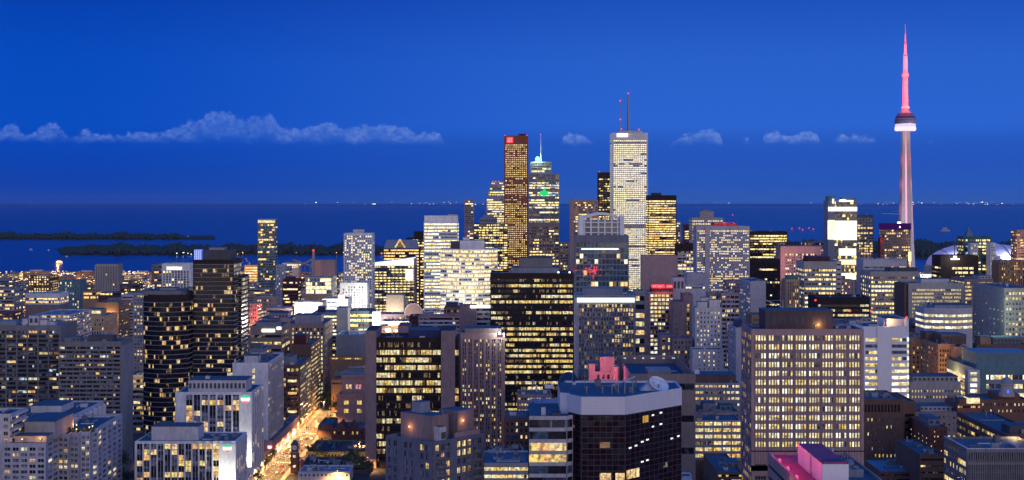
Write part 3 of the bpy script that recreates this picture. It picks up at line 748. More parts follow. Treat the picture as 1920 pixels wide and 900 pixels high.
T('arcade_row', 'low orange lit shop row just behind the pale stone building', 'shop row', 622, 690, 713, 1295, 20, 'tan', RB(9, .4, (.7, ['warm', 'dim'], ['dark'], .6, .1), 3, 4, nf=1), 'blank', units=4)
# dark tower with two pilasters
s14 = 1020 / F
b = Bld('office_tower', 'dark brown office tower framed by two blank mauve pilasters, greenish lit floors', 'office tower', [(X(704, 1022), 1022), (X(827, 1022), 1022), (X(827, 1022), 1058), (X(704, 1022), 1058)], Z(633, 1022), 'bronze')
b.face(b.poly[0], b.poly[1], b.zt, 0, RB(14.3, .62, (.62, ['cream', 'yel', 'cream', 'dim'], ['dark', 'dark', 'dim'], .82, .35), 2.8, 9, span='bronze', piers=22, pw=.22, finmat='black', rows={0: .1, 1: .7, 2: .75, 3: .9, 4: .5, 5: .98, 6: .98, 7: .2, 8: .2, 9: .45, 10: .8, 11: .1, 12: .05, 13: .9, 14: .9, 15: .5}), s14)
b.part('pilaster', lambda m: m.prism([(X(685, 1018), 1018), (X(705, 1018), 1018), (X(705, 1018), 1062), (X(685, 1018), 1062)], 0, Z(620, 1018), 'mauve', cap='roofdark'))
b.part('pilaster', lambda m: m.prism([(X(827, 1018), 1018), (X(853, 1018), 1018), (X(853, 1018), 1062), (X(827, 1018), 1062)], 0, Z(620, 1018), 'mauve', cap='roofdark'))
b.penthouse(X(766, 1030), X(826, 1030), 1030, 1054, 5, 'navy'); b.units(4)
b.face((X(853, 1022), 1022), (X(860, 1022), 1022), b.zt, 0, RB(14.3, .7, (.7, ['warm', 'yel'], ['dark'], .2, 0), 6, 9, ml=.2, mr=.2), s14)
b.part('side_wing', lambda m: m.prism([(X(853, 1022) + .05, 1022), (X(860, 1022), 1022), (X(860, 1022), 1058), (X(853, 1022) + .05, 1058)], 0, b.zt - .5, 'bronze', cap='roofdark'))
b.finish('roofdark'); SCREEN.append((685, 860, 620, 1018, 'the pilastered dark tower')); FOOT.append((X(683, 1018), X(862, 1018), 1010, 1064))
# ribbed condominium
T('condo_tower', 'mauve ribbed apartment tower with a bright white lamp on its roof corner', 'apartment tower', 864, 946, 624, 1100, 28, 'rose',
  G(7.8, 14, .55, .6, 'apthi', 12, fin=.6, finmat='rose', span='mauve', ml=1, mr=4, grp=2, gap=.3), 'blank', units=6, roof='roof', pent=[(872, 940, 616, 3, 22, 'mauve')], short='the ribbed mauve apartment tower')
q = MB(); q.bar((X(937, 1098), 1098, Z(624, 1098)), (X(937, 1098), 1098, Z(624, 1098) + 1.6), .15, 'steel'); q.box(X(937, 1098) - .9, X(937, 1098) + .9, 1097.6, 1098.2, Z(624, 1098) - 1.2, Z(624, 1098) + .4, 'e_white')
tag(q.build('roof_lamp', None, (X(937, 1098), 1098, Z(624, 1098))), 'brilliant white lamp on the corner of the ribbed mauve tower', 'lamp')
lamp((X(937, 1098), 1096, Z(622, 1098)), (.95, 1, .9), 6000)
# big black office
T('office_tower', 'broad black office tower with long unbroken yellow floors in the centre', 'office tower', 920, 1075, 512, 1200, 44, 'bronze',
  RB(10.1, .52, (.60, ['yel', 'yel', 'cream', 'dim'], ['dark', 'dark', 'dim'], .80, .42), 3.1, 11, piers=6, pw=.5, span='black', finmat='black', hot=[(2, 10, 0, 4, .6), (12, 24, 13, 17, .98), (16, 22, 10, 14, .6)], rows={0: .15, 1: .85, 2: .25, 3: .6, 4: 1, 5: .2, 6: .6, 7: .3, 8: .05, 9: 1, 10: .45, 11: .35, 12: .6, 13: .98, 14: .98, 15: .85, 16: .9, 17: .6, 18: .05, 19: .95, 20: .7, 21: .1, 22: .1}), 'blank',  # extra lit panes stand in for orange city lights reflected in the glass
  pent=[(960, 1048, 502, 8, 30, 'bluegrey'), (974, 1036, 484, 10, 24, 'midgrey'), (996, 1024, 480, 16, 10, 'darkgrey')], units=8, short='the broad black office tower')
for px in (1047, 1068):
    q = MB(); x = X(px, 1200); q.box(x - .6, x + .6, 1199, 1200.3, Z(512, 1200) + .1, Z(512, 1200) + 1.2, 'e_white')
    tag(q.build('roof_lamp', None, (x, 1200, Z(512, 1200))), 'small white lamp on the roof edge of the broad black office tower', 'lamp', 'white lamps on the black tower roof')
# stepped glass hotel tower behind, with arched crown
b = T('glass_tower', 'glass tower with a pale arched crown and red neon reflected in its front', 'glass tower', 1079, 1178, 441, 1700, 44, 'slate',
  G(10.5, 14, .86, .78, (.12, ['dim', 'warm', 'cream'], ['tealglass', 'blueglass', 'dark2', 'blueglass'], .4, .06), 14, span='bluegrey', finmat='bluegrey'), 'blank', units=0, short='the arched glass tower', finish=False)
def arch(m):
    D = 1704; x0, x1 = X(1085, D), X(1170, D); zb = b.zt - 2
    m.box(x0, x1, D + 2, D + 34, zb, Z(412, D), 'blueglass')
    n = 14; c = (x0 + x1) / 2; hw = (x1 - x0) / 2
    for i in range(n):
        f0, f1 = i / n, (i + 1) / n
        za = Z(410, D) + (Z(398, D) - Z(410, D)) * math.sin(math.pi * f0); zc = Z(410, D) + (Z(398, D) - Z(410, D)) * math.sin(math.pi * f1)
        xa, xb = x0 + 2 * hw * f0, x0 + 2 * hw * f1
        m.v += [(xa, D, za - 3), (xb, D, zc - 3), (xb, D, zc), (xa, D, za), (xa, D + 30, za - 3), (xb, D + 30, zc - 3), (xb, D + 30, zc), (xa, D + 30, za)]
        o = len(m.v) - 8; k = m.slot('whitemetal')
        for f in ((0, 1, 2, 3), (3, 2, 6, 7), (1, 0, 4, 5)): m.f.append(tuple(o + j for j in f)); m.m.append(k)
    for px in (1085, 1096, 1108, 1122, 1134, 1147, 1158, 1168): x = X(px, D); m.box(x - .8, x + .8, D - .6, D + .6, zb, Z(407, D), 'whitemetal')
    for py in (436, 426, 417): m.box(x0, x1, D - .7, D + .5, Z(py, D) - .6, Z(py, D) + .6, 'whitemetal')
    for px in (1086, 1162): m.box(X(px, D), X(px + 8, D), D - 3, D + 8, zb, Z(404, D), 'whitemetal')
b.part('crown', arch)
b.part('light_strip', lambda m: m.box(X(1090, 1698), X(1160, 1698), 1698.6, 1699.2, Z(467.6, 1699), Z(466.4, 1699), 'e_white'))
def neon(m):  # reflection of red neon, put on the glass as glowing strokes
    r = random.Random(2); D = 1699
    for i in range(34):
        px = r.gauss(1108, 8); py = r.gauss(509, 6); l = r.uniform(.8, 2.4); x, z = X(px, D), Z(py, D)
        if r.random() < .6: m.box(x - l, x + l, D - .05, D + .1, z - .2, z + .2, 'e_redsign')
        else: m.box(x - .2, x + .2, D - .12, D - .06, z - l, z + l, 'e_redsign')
b.part('neon_reflection', neon)
b.finish()
T('glass_tower', 'narrow teal lit glass flank right behind the arched glass tower', 'glass tower', 1178, 1187, 548, 1660, 30, 'teal', RB(9, .7, 'teal', 4, 4), 'blank')
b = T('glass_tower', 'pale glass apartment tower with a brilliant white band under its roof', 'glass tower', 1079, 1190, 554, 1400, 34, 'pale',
  G(8.2, 20, .62, .72, (.26, ['warm', 'cream', 'dim', 'yel'], ['cur', 'dark2', 'cur', 'dim'], .4, .15), 16, ml=6, mr=2, span='grey', finmat='grey', hot=[(13, 20, 0, 24, .62), (8, 16, 14, 17, .9), (3, 10, 5, 22, .14)]), 'blank', cap=100,  # brighter right columns imitate a gold reflection with lit panes
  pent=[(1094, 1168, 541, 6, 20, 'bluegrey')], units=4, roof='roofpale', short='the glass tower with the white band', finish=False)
b.part('light_band', lambda m: m.box(X(1082, 1399), X(1190, 1399), 1399.0, 1399.55, Z(567, 1399), Z(558.5, 1399), 'e_sign'))
b.part('cap_slab', lambda m: m.box(X(1078, 1399) , X(1191, 1399), 1398, 1436, Z(557, 1399), Z(555, 1399), 'bluegrey'))
b.finish()

# ------------------------------------------------------------------ far left city and harbour edge
T('concrete_tower', 'unlit concrete tower with a flat overhanging top standing alone before the water', 'tower', 178, 221, 497, 2300, 26, 'stone', G(4.6, 9, .5, .6, 'aptlo', 3, fin=.6, rows={1: .1}), 'same', pent=[(179, 221, 495, -.6, 28, 'stone')], short='the concrete tower by the water')
T('teal_slab', 'grey green slab with pale vertical window lines left of the concrete tower', 'apartment block', 111, 150, 526, 1900, 30, 'teal', G(5, 8, .35, .7, (.35, ['cool', 'cur', 'cream'], ['dark2', 'cur'], .3, 0), 3), 'blank', units=3, short='the grey green slab')
T('balcony_block', 'low balconied block with a few lit rooms at the far left edge below the harbour', 'apartment block', -10, 27, 541, 1700, 30, 'grey', RB(6.5, .6, 'apthi', 4, 3, slab=(.6, 'grey')), 'same', units=3)
T('warehouse', 'long low building with a blank white upper wall and small lit row beneath', 'warehouse', 48, 112, 550, 1760, 34, 'white', RB(6, .5, (.55, ['warm', 'yel'], ['dark'], .5, 0), 3, 9, nf=2, base='taupe'), 'same', units=6, short='the long white walled building')
T('brick_row', 'low red brick terrace under a pale cornice at the far left edge', 'brick building', -10, 24, 586, 1420, 24, 'redbrick', RB(7, .4, 'apthi', 4, 3, nf=2), 'same')
T('striped_wing', 'pale louvred wing with a slanting roof behind the dark slab at the left edge', 'block', 62, 131, 590, 1180, 60, 'offwhite', RB(7, .5, 'curt', 5, 2, span='offwhite'), 'same', units=12, roof='roofpale')
b = T('arched_block', 'beige block of many small arched bays lit from inside left of the tan tower', 'apartment block', 133, 196, 592, 1290, 40, 'sand', G(8, 13, .5, .6, (.33, ['warm', 'cream', 'warm'], ['dark', 'dim'], .2, .05), 6), 'same', cap=90, pent=[(163, 190, 580, 4, 16, 'sand')], units=4, short='the beige arched block')
b.part('lit_crown', lambda m: m.box(X(165, 1293), X(188, 1293), 1293.7, 1293.95, Z(588, 1293), Z(583, 1293), 'cream'))
T('tan_tower', 'tan tower with a blank front and a single orange lamp on its wall', 'apartment block', 179, 222, 567, 1450, 40, 'tan', None, RB(6, .5, 'apt', 5, 4, slab=(.5, 'tan')), pent=[(203, 220, 559, 4, 12, 'bluegrey')], short='the tan tower')
lamp((X(205, 1448), 1447, Z(594, 1448)), (1, .55, .15), 9000)
q = MB(); q.box(X(205, 1449) - .9, X(205, 1449) + .9, 1448.7, 1450, Z(595, 1449), Z(592, 1449), 'e_sod'); tag(q.build('wall_lamp', None, (X(205, 1449), 1449, Z(594, 1449))), 'orange lamp glowing on the blank wall of the tan tower', 'lamp')
T('lit_crown_block', 'dark block with a lit top floor peeping between the tan and concrete towers', 'block', 186, 227, 549, 1650, 30, 'maroon', RB(5, .6, (.8, ['yel', 'cream'], ['dark'], .5, 0), 3, 1, nf=1), 'same', units=4)
T('rose_balcony_block', 'slim lavender block with pink balconies right of the tan tower', 'apartment block', 228, 250, 552, 1500, 30, 'pale', RB(6, .5, 'apt', 4, 4, slab=(.5, 'rose')), 'same')
T('grid_block', 'tall blue grey block with square windows, some lit, left of the curved black tower', 'apartment block', 250, 290, 549, 1400, 30, 'bluegrey', G(6.4, 7, .6, .5, (.3, ['warm', 'yel', 'cream'], ['cur', 'dark2'], .3, .05), 5), 'same', cap=80, units=3, short='the blue grey gridded block')
T('corner_block', 'block with a red beacon on its corner before the water', 'block', 285, 320, 496, 1950, 24, 'taupe', RB(5, .6, 'apthi', 4, 3), 'same', units=4)
b = T('fin_tower', 'white finned tower with a bright top floor left of the stepped black tower', 'apartment tower', 304, 356, 494, 1880, 26, 'white', G(4.8, 9, .6, .75, 'apthi', 14, finmat='white', fin=.5), 'same', units=8, short='the white finned tower')
b.part('light_band', lambda m: m.box(X(312, 1879), X(341, 1879), 1879.3, 1879.6, Z(506, 1879), Z(500, 1879), 'wht'))
T('low_slab', 'low brown block with orange lit windows right of the concrete tower', 'block', 226, 262, 533, 2000, 24, 'brown', RB(6, .5, 'apthi', 4, 3), 'same', units=2)
T('orange_corner', 'small block with a glowing orange entrance between the slab and the concrete tower', 'block', 156, 180, 546, 1800, 24, 'tan', RB(7, .5, (.6, ['warm'], ['dark'], .3, 0), 3, 3, nf=2), 'same')
# quay sheds and a lit screen
for i, (a, c, y) in enumerate([(0, 60, 519), (64, 100, 521), (104, 148, 522), (150, 176, 521), (224, 262, 517), (262, 284, 519), (-60, -4, 518)]):
    T('quay_shed', ['long dark quay shed at the far left shoreline', 'quay shed left of the moored white ship', 'quay shed below the moored white ship', 'short quay shed just left of the concrete tower', 'quay shed with a pale roof right of the concrete tower', 'small quay shed left of the white finned tower', 'quay shed cut by the left edge of the picture'][i], 'shed', a, c, y, 3560 - i * 20, 60, ['darkgrey', 'brown', 'bluegrey'][i % 3], RB(4, .4, (.35, ['warm', 'cream'], ['dark'], .2, 0), 4, 1.5, nf=1), 'blank', roof='roofpale', grp='sheds along the quay')
q = MB(); q.box(X(44, 3500), X(56, 3500), 3499, 3501, Z(525, 3500), Z(517, 3500), 'e_white'); q.box(X(45, 3500), X(55, 3500), 3501.02, 3502, 0, Z(518, 3500), 'steel'); tag(q.build('light_screen', None, (X(50, 3500), 3500, 0)), 'brilliant white screen on the quay near the left edge', 'billboard')

# ships and boats
def boat(name, label, px, py, ln, lit_, hull='white', cat='boat'):
    D = Dg(py); x = X(px, D); m = MB(); L2 = ln * D / F / 2; h = L2 * .22; w_ = L2 * .28
    pts = [(x - L2, D), (x - L2 * .8, D - w_), (x + L2 * .6, D - w_), (x + L2, D), (x + L2 * .6, D + w_), (x - L2 * .8, D + w_)]
    m.prism(pts, -1.5, h, hull); o = thing(name, label, cat, (x, D, 0)); m.build('hull', o, (x, D, 0))
    m = MB(); m.prism([(x + (a - x) * .78, D + (b_ - D) * .8) for a, b_ in pts], h, h * 2, lit_); m.build('deck_lights', o, (x, D, 0))
    m = MB(); m.prism([(x + (a - x) * .5 - L2 * .05, D + (b_ - D) * .6) for a, b_ in pts], h * 2, h * 3, hull); m.bar((x, D, h * 3), (x, D, h * 4.5), .3, hull, .1); m.build('cabin', o, (x, D, 0))
    return o
boat('ferry', 'small ferry lit orange from bow to stern on the dark water', 111, 493, 14, 'e_sod')
lamp((X(111, 4480), 4465, 12), (1, .4, .1), 60000)
boat('sailing_boat', 'tiny pale boat on the water far left, nearer the spit', 58, 468, 6, 'cur')
boat('sailing_boat', 'tiny white boat on the water midway between the spit and the ferry', 91, 469, 3, 'cream')
boat('cargo_ship', 'brightly lit ship on the horizon above the white twin condo tower', 701, 383.8, 9, 'e_white', 'steel', 'ship')
boat('cargo_ship', 'dim long ship on the lake far off to the right of the tall spire', 1772, 433, 18, 'cur', 'offwhite', 'ship')
boat('moored_ship', 'white ship with a bow wheelhouse moored at the quay left of the concrete tower', 109, 517.5, 16, 'warm', 'white', 'ship')
boat('motor_boat', 'small boat by the near island shore beside the ferry', 125, 481, 5, 'dim')
boat('motor_boat', 'small boat crossing the channel below the far spit tip', 352, 445, 8, 'cur')

# ------------------------------------------------------------------ middle distance, left of the towers
b = T('glass_tower', 'slender glass condo tower with a lit crown standing alone against the lake', 'apartment tower', 483, 516, 412, 2400, 24, 'teal', RB(4.6, .72, (.42, ['warm', 'yel', 'dim', 'dim'], ['tealglass', 'dark2'], .3, .1), 2.6, 8, slab=(.5, 'pale')), RB(4.6, .6, 'apt', 4, 8, slab=(.5, 'pale')), short='the slender condo tower')
b.part('lit_crown', lambda m: (m.box(X(483.5, 2399), X(515.5, 2399), 2399.3, 2399.6, Z(418, 2399), Z(413, 2399), 'cream'), m.box(b.poly[0][0], b.poly[1][0], 2399.9, 2424, b.zt, b.zt + 1.2, 'pale')))
T('white_slab', 'pale slab beside the foot of the slender condo tower', 'apartment block', 518, 533, 497, 2200, 24, 'pale', G(5, 4, .4, .5, 'apt', 4), 'same')
T('cylinder_block', 'pale slim block with stacked balconies right of the slender condo tower', 'apartment block', 534, 543, 499, 2150, 20, 'stone', RB(5, .5, 'apt', 3, 4, slab=(.6, 'pale')), 'same')
T('dark_office', 'dark low office with broken yellow windows in front of the harbour plant', 'office building', 530, 559, 524, 1900, 26, 'maroon', RB(6, .45, (.35, ['yel', 'cream'], ['dark'], .55, .25), 3, 5), 'same', pent=[(536, 552, 519, 4, 12, 'maroon')], short='the dark low office')
T('harbour_plant', 'pale harbour warehouse beside the water with a grey roof', 'warehouse', 584, 628, 488, 3300, 40, 'rose', None, None, roof='roofpale', short='the pale harbour warehouse')
T('harbour_office', 'low cream lit harbour office by the conveyor', 'warehouse', 530, 560, 493, 3200, 34, 'creamwall', RB(4, .5, 'bright', 4, 3, nf=2), 'same', units=2)
o = thing('conveyor', 'sloping conveyor bridge leading up to the pale harbour warehouse', 'conveyor', (X(560, 3250), 3250, 0)); q = MB()
q.bar((X(545, 3250), 3240, Z(508, 3250)), (X(588, 3250), 3250, Z(485, 3250)), 2.2, 'rose', n=4); q.build('bridge', o, (X(560, 3250), 3250, 0))
q = MB(); q.bar((X(550, 3250), 3242, Z(487, 3250)), (X(583, 3250), 3250, Z(499, 3250)), 2.0, 'rose', n=4); q.build('bridge', o, (X(560, 3250), 3250, 0))
for px in (560, 572, 582): q = MB(); q.bar((X(px, 3250), 3246, 0), (X(px, 3250), 3246, Z(500, 3250)), .8, 'steel'); q.build('leg', o, (X(560, 3250), 3250, 0))
o = thing('beacon_tower', 'thin harbour tower with a red beacon on top left of the pale warehouse', 'tower', (X(588, 3280), 3280, 0)); q = MB(); q.box(X(586, 3280), X(590, 3280), 3278, 3284, 0, Z(472, 3280), 'grey'); q.build('shaft', o, (X(588, 3280), 3280, 0))
q = MB(); q.box(X(586.5, 3280), X(589.5, 3280), 3277, 3279, Z(471, 3280), Z(468, 3280), 'e_red'); q.build('beacon', o, (X(588, 3280), 3280, 0))
T('sugar_shed', 'gabled harbour shed lit orange behind the slender condo tower', 'warehouse', 458, 484, 497, 3250, 40, 'tan', RB(5, .5, (.8, ['warm', 'cream'], ['warm'], .2, 0), 2.5, 4), 'same', units=3)
def crane(name, label, px, pyb, pyt, D, jl, jr, mat='steel', col_=None):
    o = thing(name, label, 'crane', (X(px, D), D, 0)); x = X(px, D); zb, zt = Z(pyb, D), Z(pyt, D); og = (x, D, 0)
    q = MB(); w_ = 1.1
    for a, c in ((-w_, -w_), (w_, -w_), (w_, w_), (-w_, w_)): q.bar((x + a, D + c, zb), (x + a, D + c, zt), .28, mat)
    k = int((zt - zb) / 5)
    for i in range(k):
        z0 = zb + (zt - zb) * i / k; z1 = zb + (zt - zb) * (i + 1) / k; q.bar((x - w_, D - w_, z0), (x + w_, D - w_, z1), .15, mat)
    q.build('mast', o, og)
    jz = lambda p: Z(p[1], D)
    q = MB(); q.bar((X(jl[0], D), D, jz(jl)), (X(jr[0], D), D, jz(jr)), .5, mat); q.bar((X(jl[0], D), D + 1.5, jz(jl)), (X(jr[0], D), D + 1.5, jz(jr)), .35, mat)
    q.bar((x, D, zt + 6), (X(jl[0] * .6 + px * .4, D), D, (jz(jl) * .6 + zt * .4)), .15, mat); q.bar((x, D, zt), (x, D, zt + 6), .4, mat)
    q.build('jib', o, og)
    q = MB(); q.box(x - 1.6, x + 1.6, D - 3, D - 1.2, zt - 3, zt - .2, 'whitemetal'); q.build('cab', o, og); return o
crane('harbour_crane', 'harbour crane with a raised boom left of the slender condo tower', 468, 500, 497, 3260, (460, 484), (472, 500), 'rose')
o = thing('church_spire', 'thin teal copper spire beside the top of the stepped black tower', 'spire', (X(449, 1500), 1500, 0)); q = MB(); D = 1500
q.prism([(X(446, D), D), (X(452, D), D), (X(452, D), D + 3), (X(446, D), D + 3)], 0, Z(512, D), 'brown'); q.build('tower', o, (X(449, D), D, 0))
q = MB(); q.prism([(X(446, D), D), (X(452, D), D), (X(452, D), D + 3), (X(446, D), D + 3)], Z(512, D), Z(478, D), 'copper', top=[(X(448.8, D), D + 1.4), (X(449.2, D), D + 1.4), (X(449.2, D), D + 1.6), (X(448.8, D), D + 1.6)]); q.build('spire', o, (X(449, D), D, 0))
for i, (a, e) in enumerate(((1485, 430), (1499, 429), (1505, 432), (1517, 429), (1525, 431))):
    D = Dg(e + .8); o = thing('buoy', ['leftmost red lit buoy on the lake above the pink hotel', 'second red lit buoy from the left above the pink hotel', 'middle red lit buoy, lowest of the five above the pink hotel', 'fourth red lit buoy from the left above the pink hotel', 'rightmost red lit buoy on the lake above the pink hotel'][i], 'buoy', (X(a, D), D, 0), 'red lit buoys on the lake')
    q = MB(); q.lathe([(5, -1), (5, 1.5), (1, 3), (.8, 6)], X(a, D), D, 'steel', 8); q.build('float', o, (X(a, D), D, 0)); q = MB(); q.lathe([(.1, 5), (4.2, 7), (4.2, 9), (.1, 11)], X(a, D), D, 'e_red', 8); q.build('lantern', o, (X(a, D), D, 0))
for a, e, c in ((461, 500, (1, .4, .12)), (472, 506, (1, .6, .25)), (480, 500, (1, .7, .3)), (466, 512, (1, .4, .15)), (700, 600, (1, .9, .8))): lamp((X(a, 3180), 3180, Z(e, 3180) if Z(e, 3180) > 6 else 14), c, 60000, 1.2)
b = T('lit_hall', 'hall with a brightly lit cream glass front above a brown arcade', 'hall', 573, 622, 520, 1700, 46, 'creamwall', RB(7.4, .8, (1, ['cream', 'cream', 'cur'], ['cream'], .3, 0), 3, 2, nf=4, span='pale', base='tan'), RB(9, .5, 'dimp', 5, 4), units=6, roof='roofpale', short='the cream lit hall')
T('floodlit_block', 'low pale building floodlit by a brilliant white column of light', 'block', 551, 606, 566, 1560, 30, 'creamwall', None, 'blank', units=4, roof='roofpale')
q = MB(); q.box(X(566, 1558), X(570, 1558), 1558.4, 1559.4, Z(590, 1558), Z(572, 1558), 'e_white'); tag(q.build('light_column', None, (X(568, 1558), 1559, 0)), 'upright bright white light column on the low pale building', 'light column')
for px, e_ in ((558, 30000), (568, 60000), (590, 40000)): lamp((X(px, 1550), 1550, Z(585, 1550)), (1, .97, .85), e_ * .3)
T('theatre', 'brightly floodlit white theatre with a red lit sign', 'theatre', 605, 652, 560, 1640, 40, 'white', RB(8, .3, (.3, ['wht'], ['cur'], .3, 0), 3, 6), 'blank', units=6)
for px in (612, 628, 640, 652): lamp((X(px, 1620), 1622, Z(576, 1620)), (1, .98, .9), 9000)
q = MB(); q.box(X(634, 1637), X(646, 1637), 1637, 1638, Z(560, 1637), Z(553, 1637), 'e_white'); q.box(X(636, 1637), X(645, 1637), 1636.9, 1637.9, Z(552.9, 1637), Z(550, 1637), 'e_redsign'); q.box(X(639, 1637), X(641, 1637), 1638.02, 1639, 0, Z(556, 1637), 'steel')
tag(q.build('theatre_sign', None, (X(640, 1637), 1637, 0)), 'red and white glowing sign above the floodlit theatre', 'sign')
T('red_lit_block', 'brick block washed pink with a red glowing corner right of the stepped black tower', 'brick building', 457, 482, 569, 1350, 26, 'rose', G(7, 6, .6, .45, 'apthi', 4), RB(7, .5, (.7, ['warm'], ['dim'], .2, 0), 5, 4), cap=60, units=2, short='the red lit brick block')
q = MB(); q.box(X(487, 1349), X(489, 1349), 1349, 1350, Z(578, 1349), Z(570, 1349), 'e_red'); tag(q.build('red_lamp', None, (X(488, 1349), 1349, Z(578, 1349))), 'red lamp glowing at the corner of the pink washed block', 'lamp')
lamp((X(489, 1345), 1346, Z(590, 1346)), (1, .12, .05), 7000); lamp((X(489, 1345), 1346, Z(620, 1346)), (1, .3, .1), 6000)
lamp((X(470, 1340), 1336, Z(615, 1346)), (1, .3, .25), 6000)
T('domed_roof_block', 'mauve old building with rounded roof windows below the slender condo tower', 'old building', 476, 514, 556, 1650, 34, 'mauve', G(7, 8, .5, .45, 'apthi', 6), 'same', units=5, short='the mauve old building')
T('rose_low_block', 'low rose coloured building with dark window strips left of the floodlit block', 'block', 500, 548, 577, 1560, 30, 'rose', RB(8, .4, 'offlo', 5, 5), 'same', units=4, roof='roofpale')
# white twin condo tower with its lower front block
T('condo_tower', 'tall white condo tower with mixed lit windows and a box on top', 'apartment tower', 645, 698, 437, 1900, 30, 'white', G(4.25, 13, .6, .62, (.40, ['cream', 'warm', 'cream', 'wht'], ['cur', 'dark2', 'cur'], .2, .05), 5), G(4.25, 5, .6, .6, 'curt', 5), pent=[(662, 682, 430, 6, 14, 'offwhite')], units=5, short='the white twin condo tower')
T('condo_block', 'lower white block with mixed windows directly in front of the white condo tower', 'apartment block', 638, 688, 530, 1800, 26, 'white', G(4.9, 9, .5, .6, (.3, ['cream', 'warm'], ['cur', 'dark2'], .3, 0), 7, ml=4), 'same', units=4)
lamp((X(690, 1780), 1775, Z(560, 1780)), (.9, 1, .9), 30000); lamp((X(660, 1780), 1770, Z(580, 1780)), (1, .95, .85), 40000)
# glass office with slanting bright crown
b = T('glass_office', 'glass office with yellow floors, a slanting bright white crown and a screen', 'office building', 702, 779, 498, 2000, 34, 'green', RB(5.2, .5, (.88, ['yel', 'yel', 'cream'], ['dark', 'dim'], .7, .15), 3.2, 1, piers=10, pw=1.4, finmat='darkgrey', span='darkgrey'), 'blank', short='the slanting crown office', finish=False)
def slant(m):
    D = 2000; o = len(m.v)
    for y in (D - .4, D + 30):
        m.v += [(X(702, D), y, Z(498, D)), (X(779, D), y, Z(498, D)), (X(779, D), y, Z(482, D)), (X(745, D), y, Z(487, D)), (X(702, D), y, Z(492, D))]
    k = m.slot('wht')
    for f in ((0, 1, 2, 3, 4),): m.f.append(tuple(o + i for i in f)); m.m.append(k)
    k = m.slot('whitemetal')
    for i in range(5): j = (i + 1) % 5; m.f.append((o + i, o + 5 + i, o + 5 + j, o + j)); m.m.append(k)
    m.f.append(tuple(o + 5 + i for i in (4, 3, 2, 1, 0))); m.m.append(k)
b.part('crown', slant)
b.part('screen', lambda m: (m.box(X(761, 1999), X(773, 1999), 1998.8, 1999.5, Z(525, 1999), Z(505, 1999), 'e_white'), m.box(X(775, 1999), X(779, 1999), 1998.8, 1999.5, Z(525, 1999), Z(505, 1999), 'e_pink')))
b.part('corner_fin', lambda m: m.box(X(776, 1998), X(779, 1998), 1997.5, 1999.5, 0, Z(484, 1998), 'rose'))
b.finish()
o = T('gabled_office', 'dark blue roofed office with an orange lit triangular gable', 'office building', 719, 786, 466, 2200, 30, 'maroon', RB(5.4, .5, (.85, ['warm', 'yel'], ['dark'], .7, .1), 3, 2), 'blank', short='the orange gabled office')
def gable(m):
    D = 2200; m.prism([(X(719, D), D), (X(784, D), D), (X(784, D), D + 30), (X(719, D), D + 30)], Z(466, D), Z(450, D), 'bluegrey', top=[(X(724, D), D + 8), (X(780, D), D + 8), (X(780, D), D + 22), (X(724, D), D + 22)])
    m.bar((X(741, D), D - .6, Z(464, D)), (X(750, D), D - .6, Z(449, D)), 1.2, 'warm', n=4); m.bar((X(759, D), D - .6, Z(464, D)), (X(750, D), D - .6, Z(449, D)), 1.2, 'warm', n=4)
    m.poly([(X(743, D), D - .3, Z(464, D)), (X(757, D), D - .3, Z(464, D)), (X(750, D), D - .3, Z(452, D))], 'dim')
    m.prism([(X(741, D), D), (X(759, D), D), (X(759, D), D + 12), (X(741, D), D + 12)], Z(465, D), Z(450, D), 'maroon', top=[(X(749.5, D), D), (X(750.5, D), D), (X(750.5, D), D + 12), (X(749.5, D), D + 12)])
o.part('gable', gable)
T('striped_office', 'tall narrow dark office with yellow lit floors left of the white towers', 'office building', 762, 796, 446, 2260, 30, 'bronze', RB(5, .5, 'off', 3, 3, span='bronze'), 'blank', pent=[(776, 794, 434, 6, 14, 'bronze')])
T('cream_box', 'windowless cream box building lit warm in front of the slanting crown office', 'block', 724, 757, 553, 1760, 26, 'creamwall', None, None, units=2, roof='roofpale', pent=[(727, 752, 551, 4, 14, 'creamwall')])
T('cream_box', 'lower cream box joined to the taller cream box on its right', 'block', 757, 764, 560, 1765, 22, 'creamwall', None, None)
lamp((X(735, 1740), 1744, Z(592, 1740)), (1, .8, .55), 30000)
# bright white office pair
T('office_tower', 'tall brilliantly lit white striped office tower with a boxy white top', 'office tower', 795, 858, 416, 1850, 30, 'white', RB(6.2, .5, (.85, ['cream', 'wht', 'cream', 'yel'], ['dark2', 'cur'], .75, .2), 3, 3, span='white'), RB(6.2, .5, 'bright', 4, 3), pent=[(795.5, 858, 404, .6, 28, 'white'), (840, 857, 402, 4, 20, 'offwhite')], units=3, short='the tall white striped tower')
curved('office_tower', 'broad brilliantly lit white office with a convex striped front', 825, 932, 467, 1680, 44, 'white', RB(7.5, .5, (.80, ['cream', 'yel', 'cream', 'yel'], ['dark2', 'dark2', 'cur'], .72, .3), 3.4, 3, span='white'), 14, 9, cat='office tower', pent=[(862, 908, 451, 12, 22, 'white'), (845, 861, 453, 12, 16, 'darkgrey'), (868, 880, 445, 16, 10, 'white')], units=5, short='the convex white office')
for px, py, e_ in ((835, 560, 120000), (862, 575, 120000), (812, 575, 120000), (900, 560, 90000), (880, 520, 60000), (930, 540, 60000)): lamp((X(px, 1640), 1640, Z(py, 1640)), (1, .97, .85), e_ * .13)
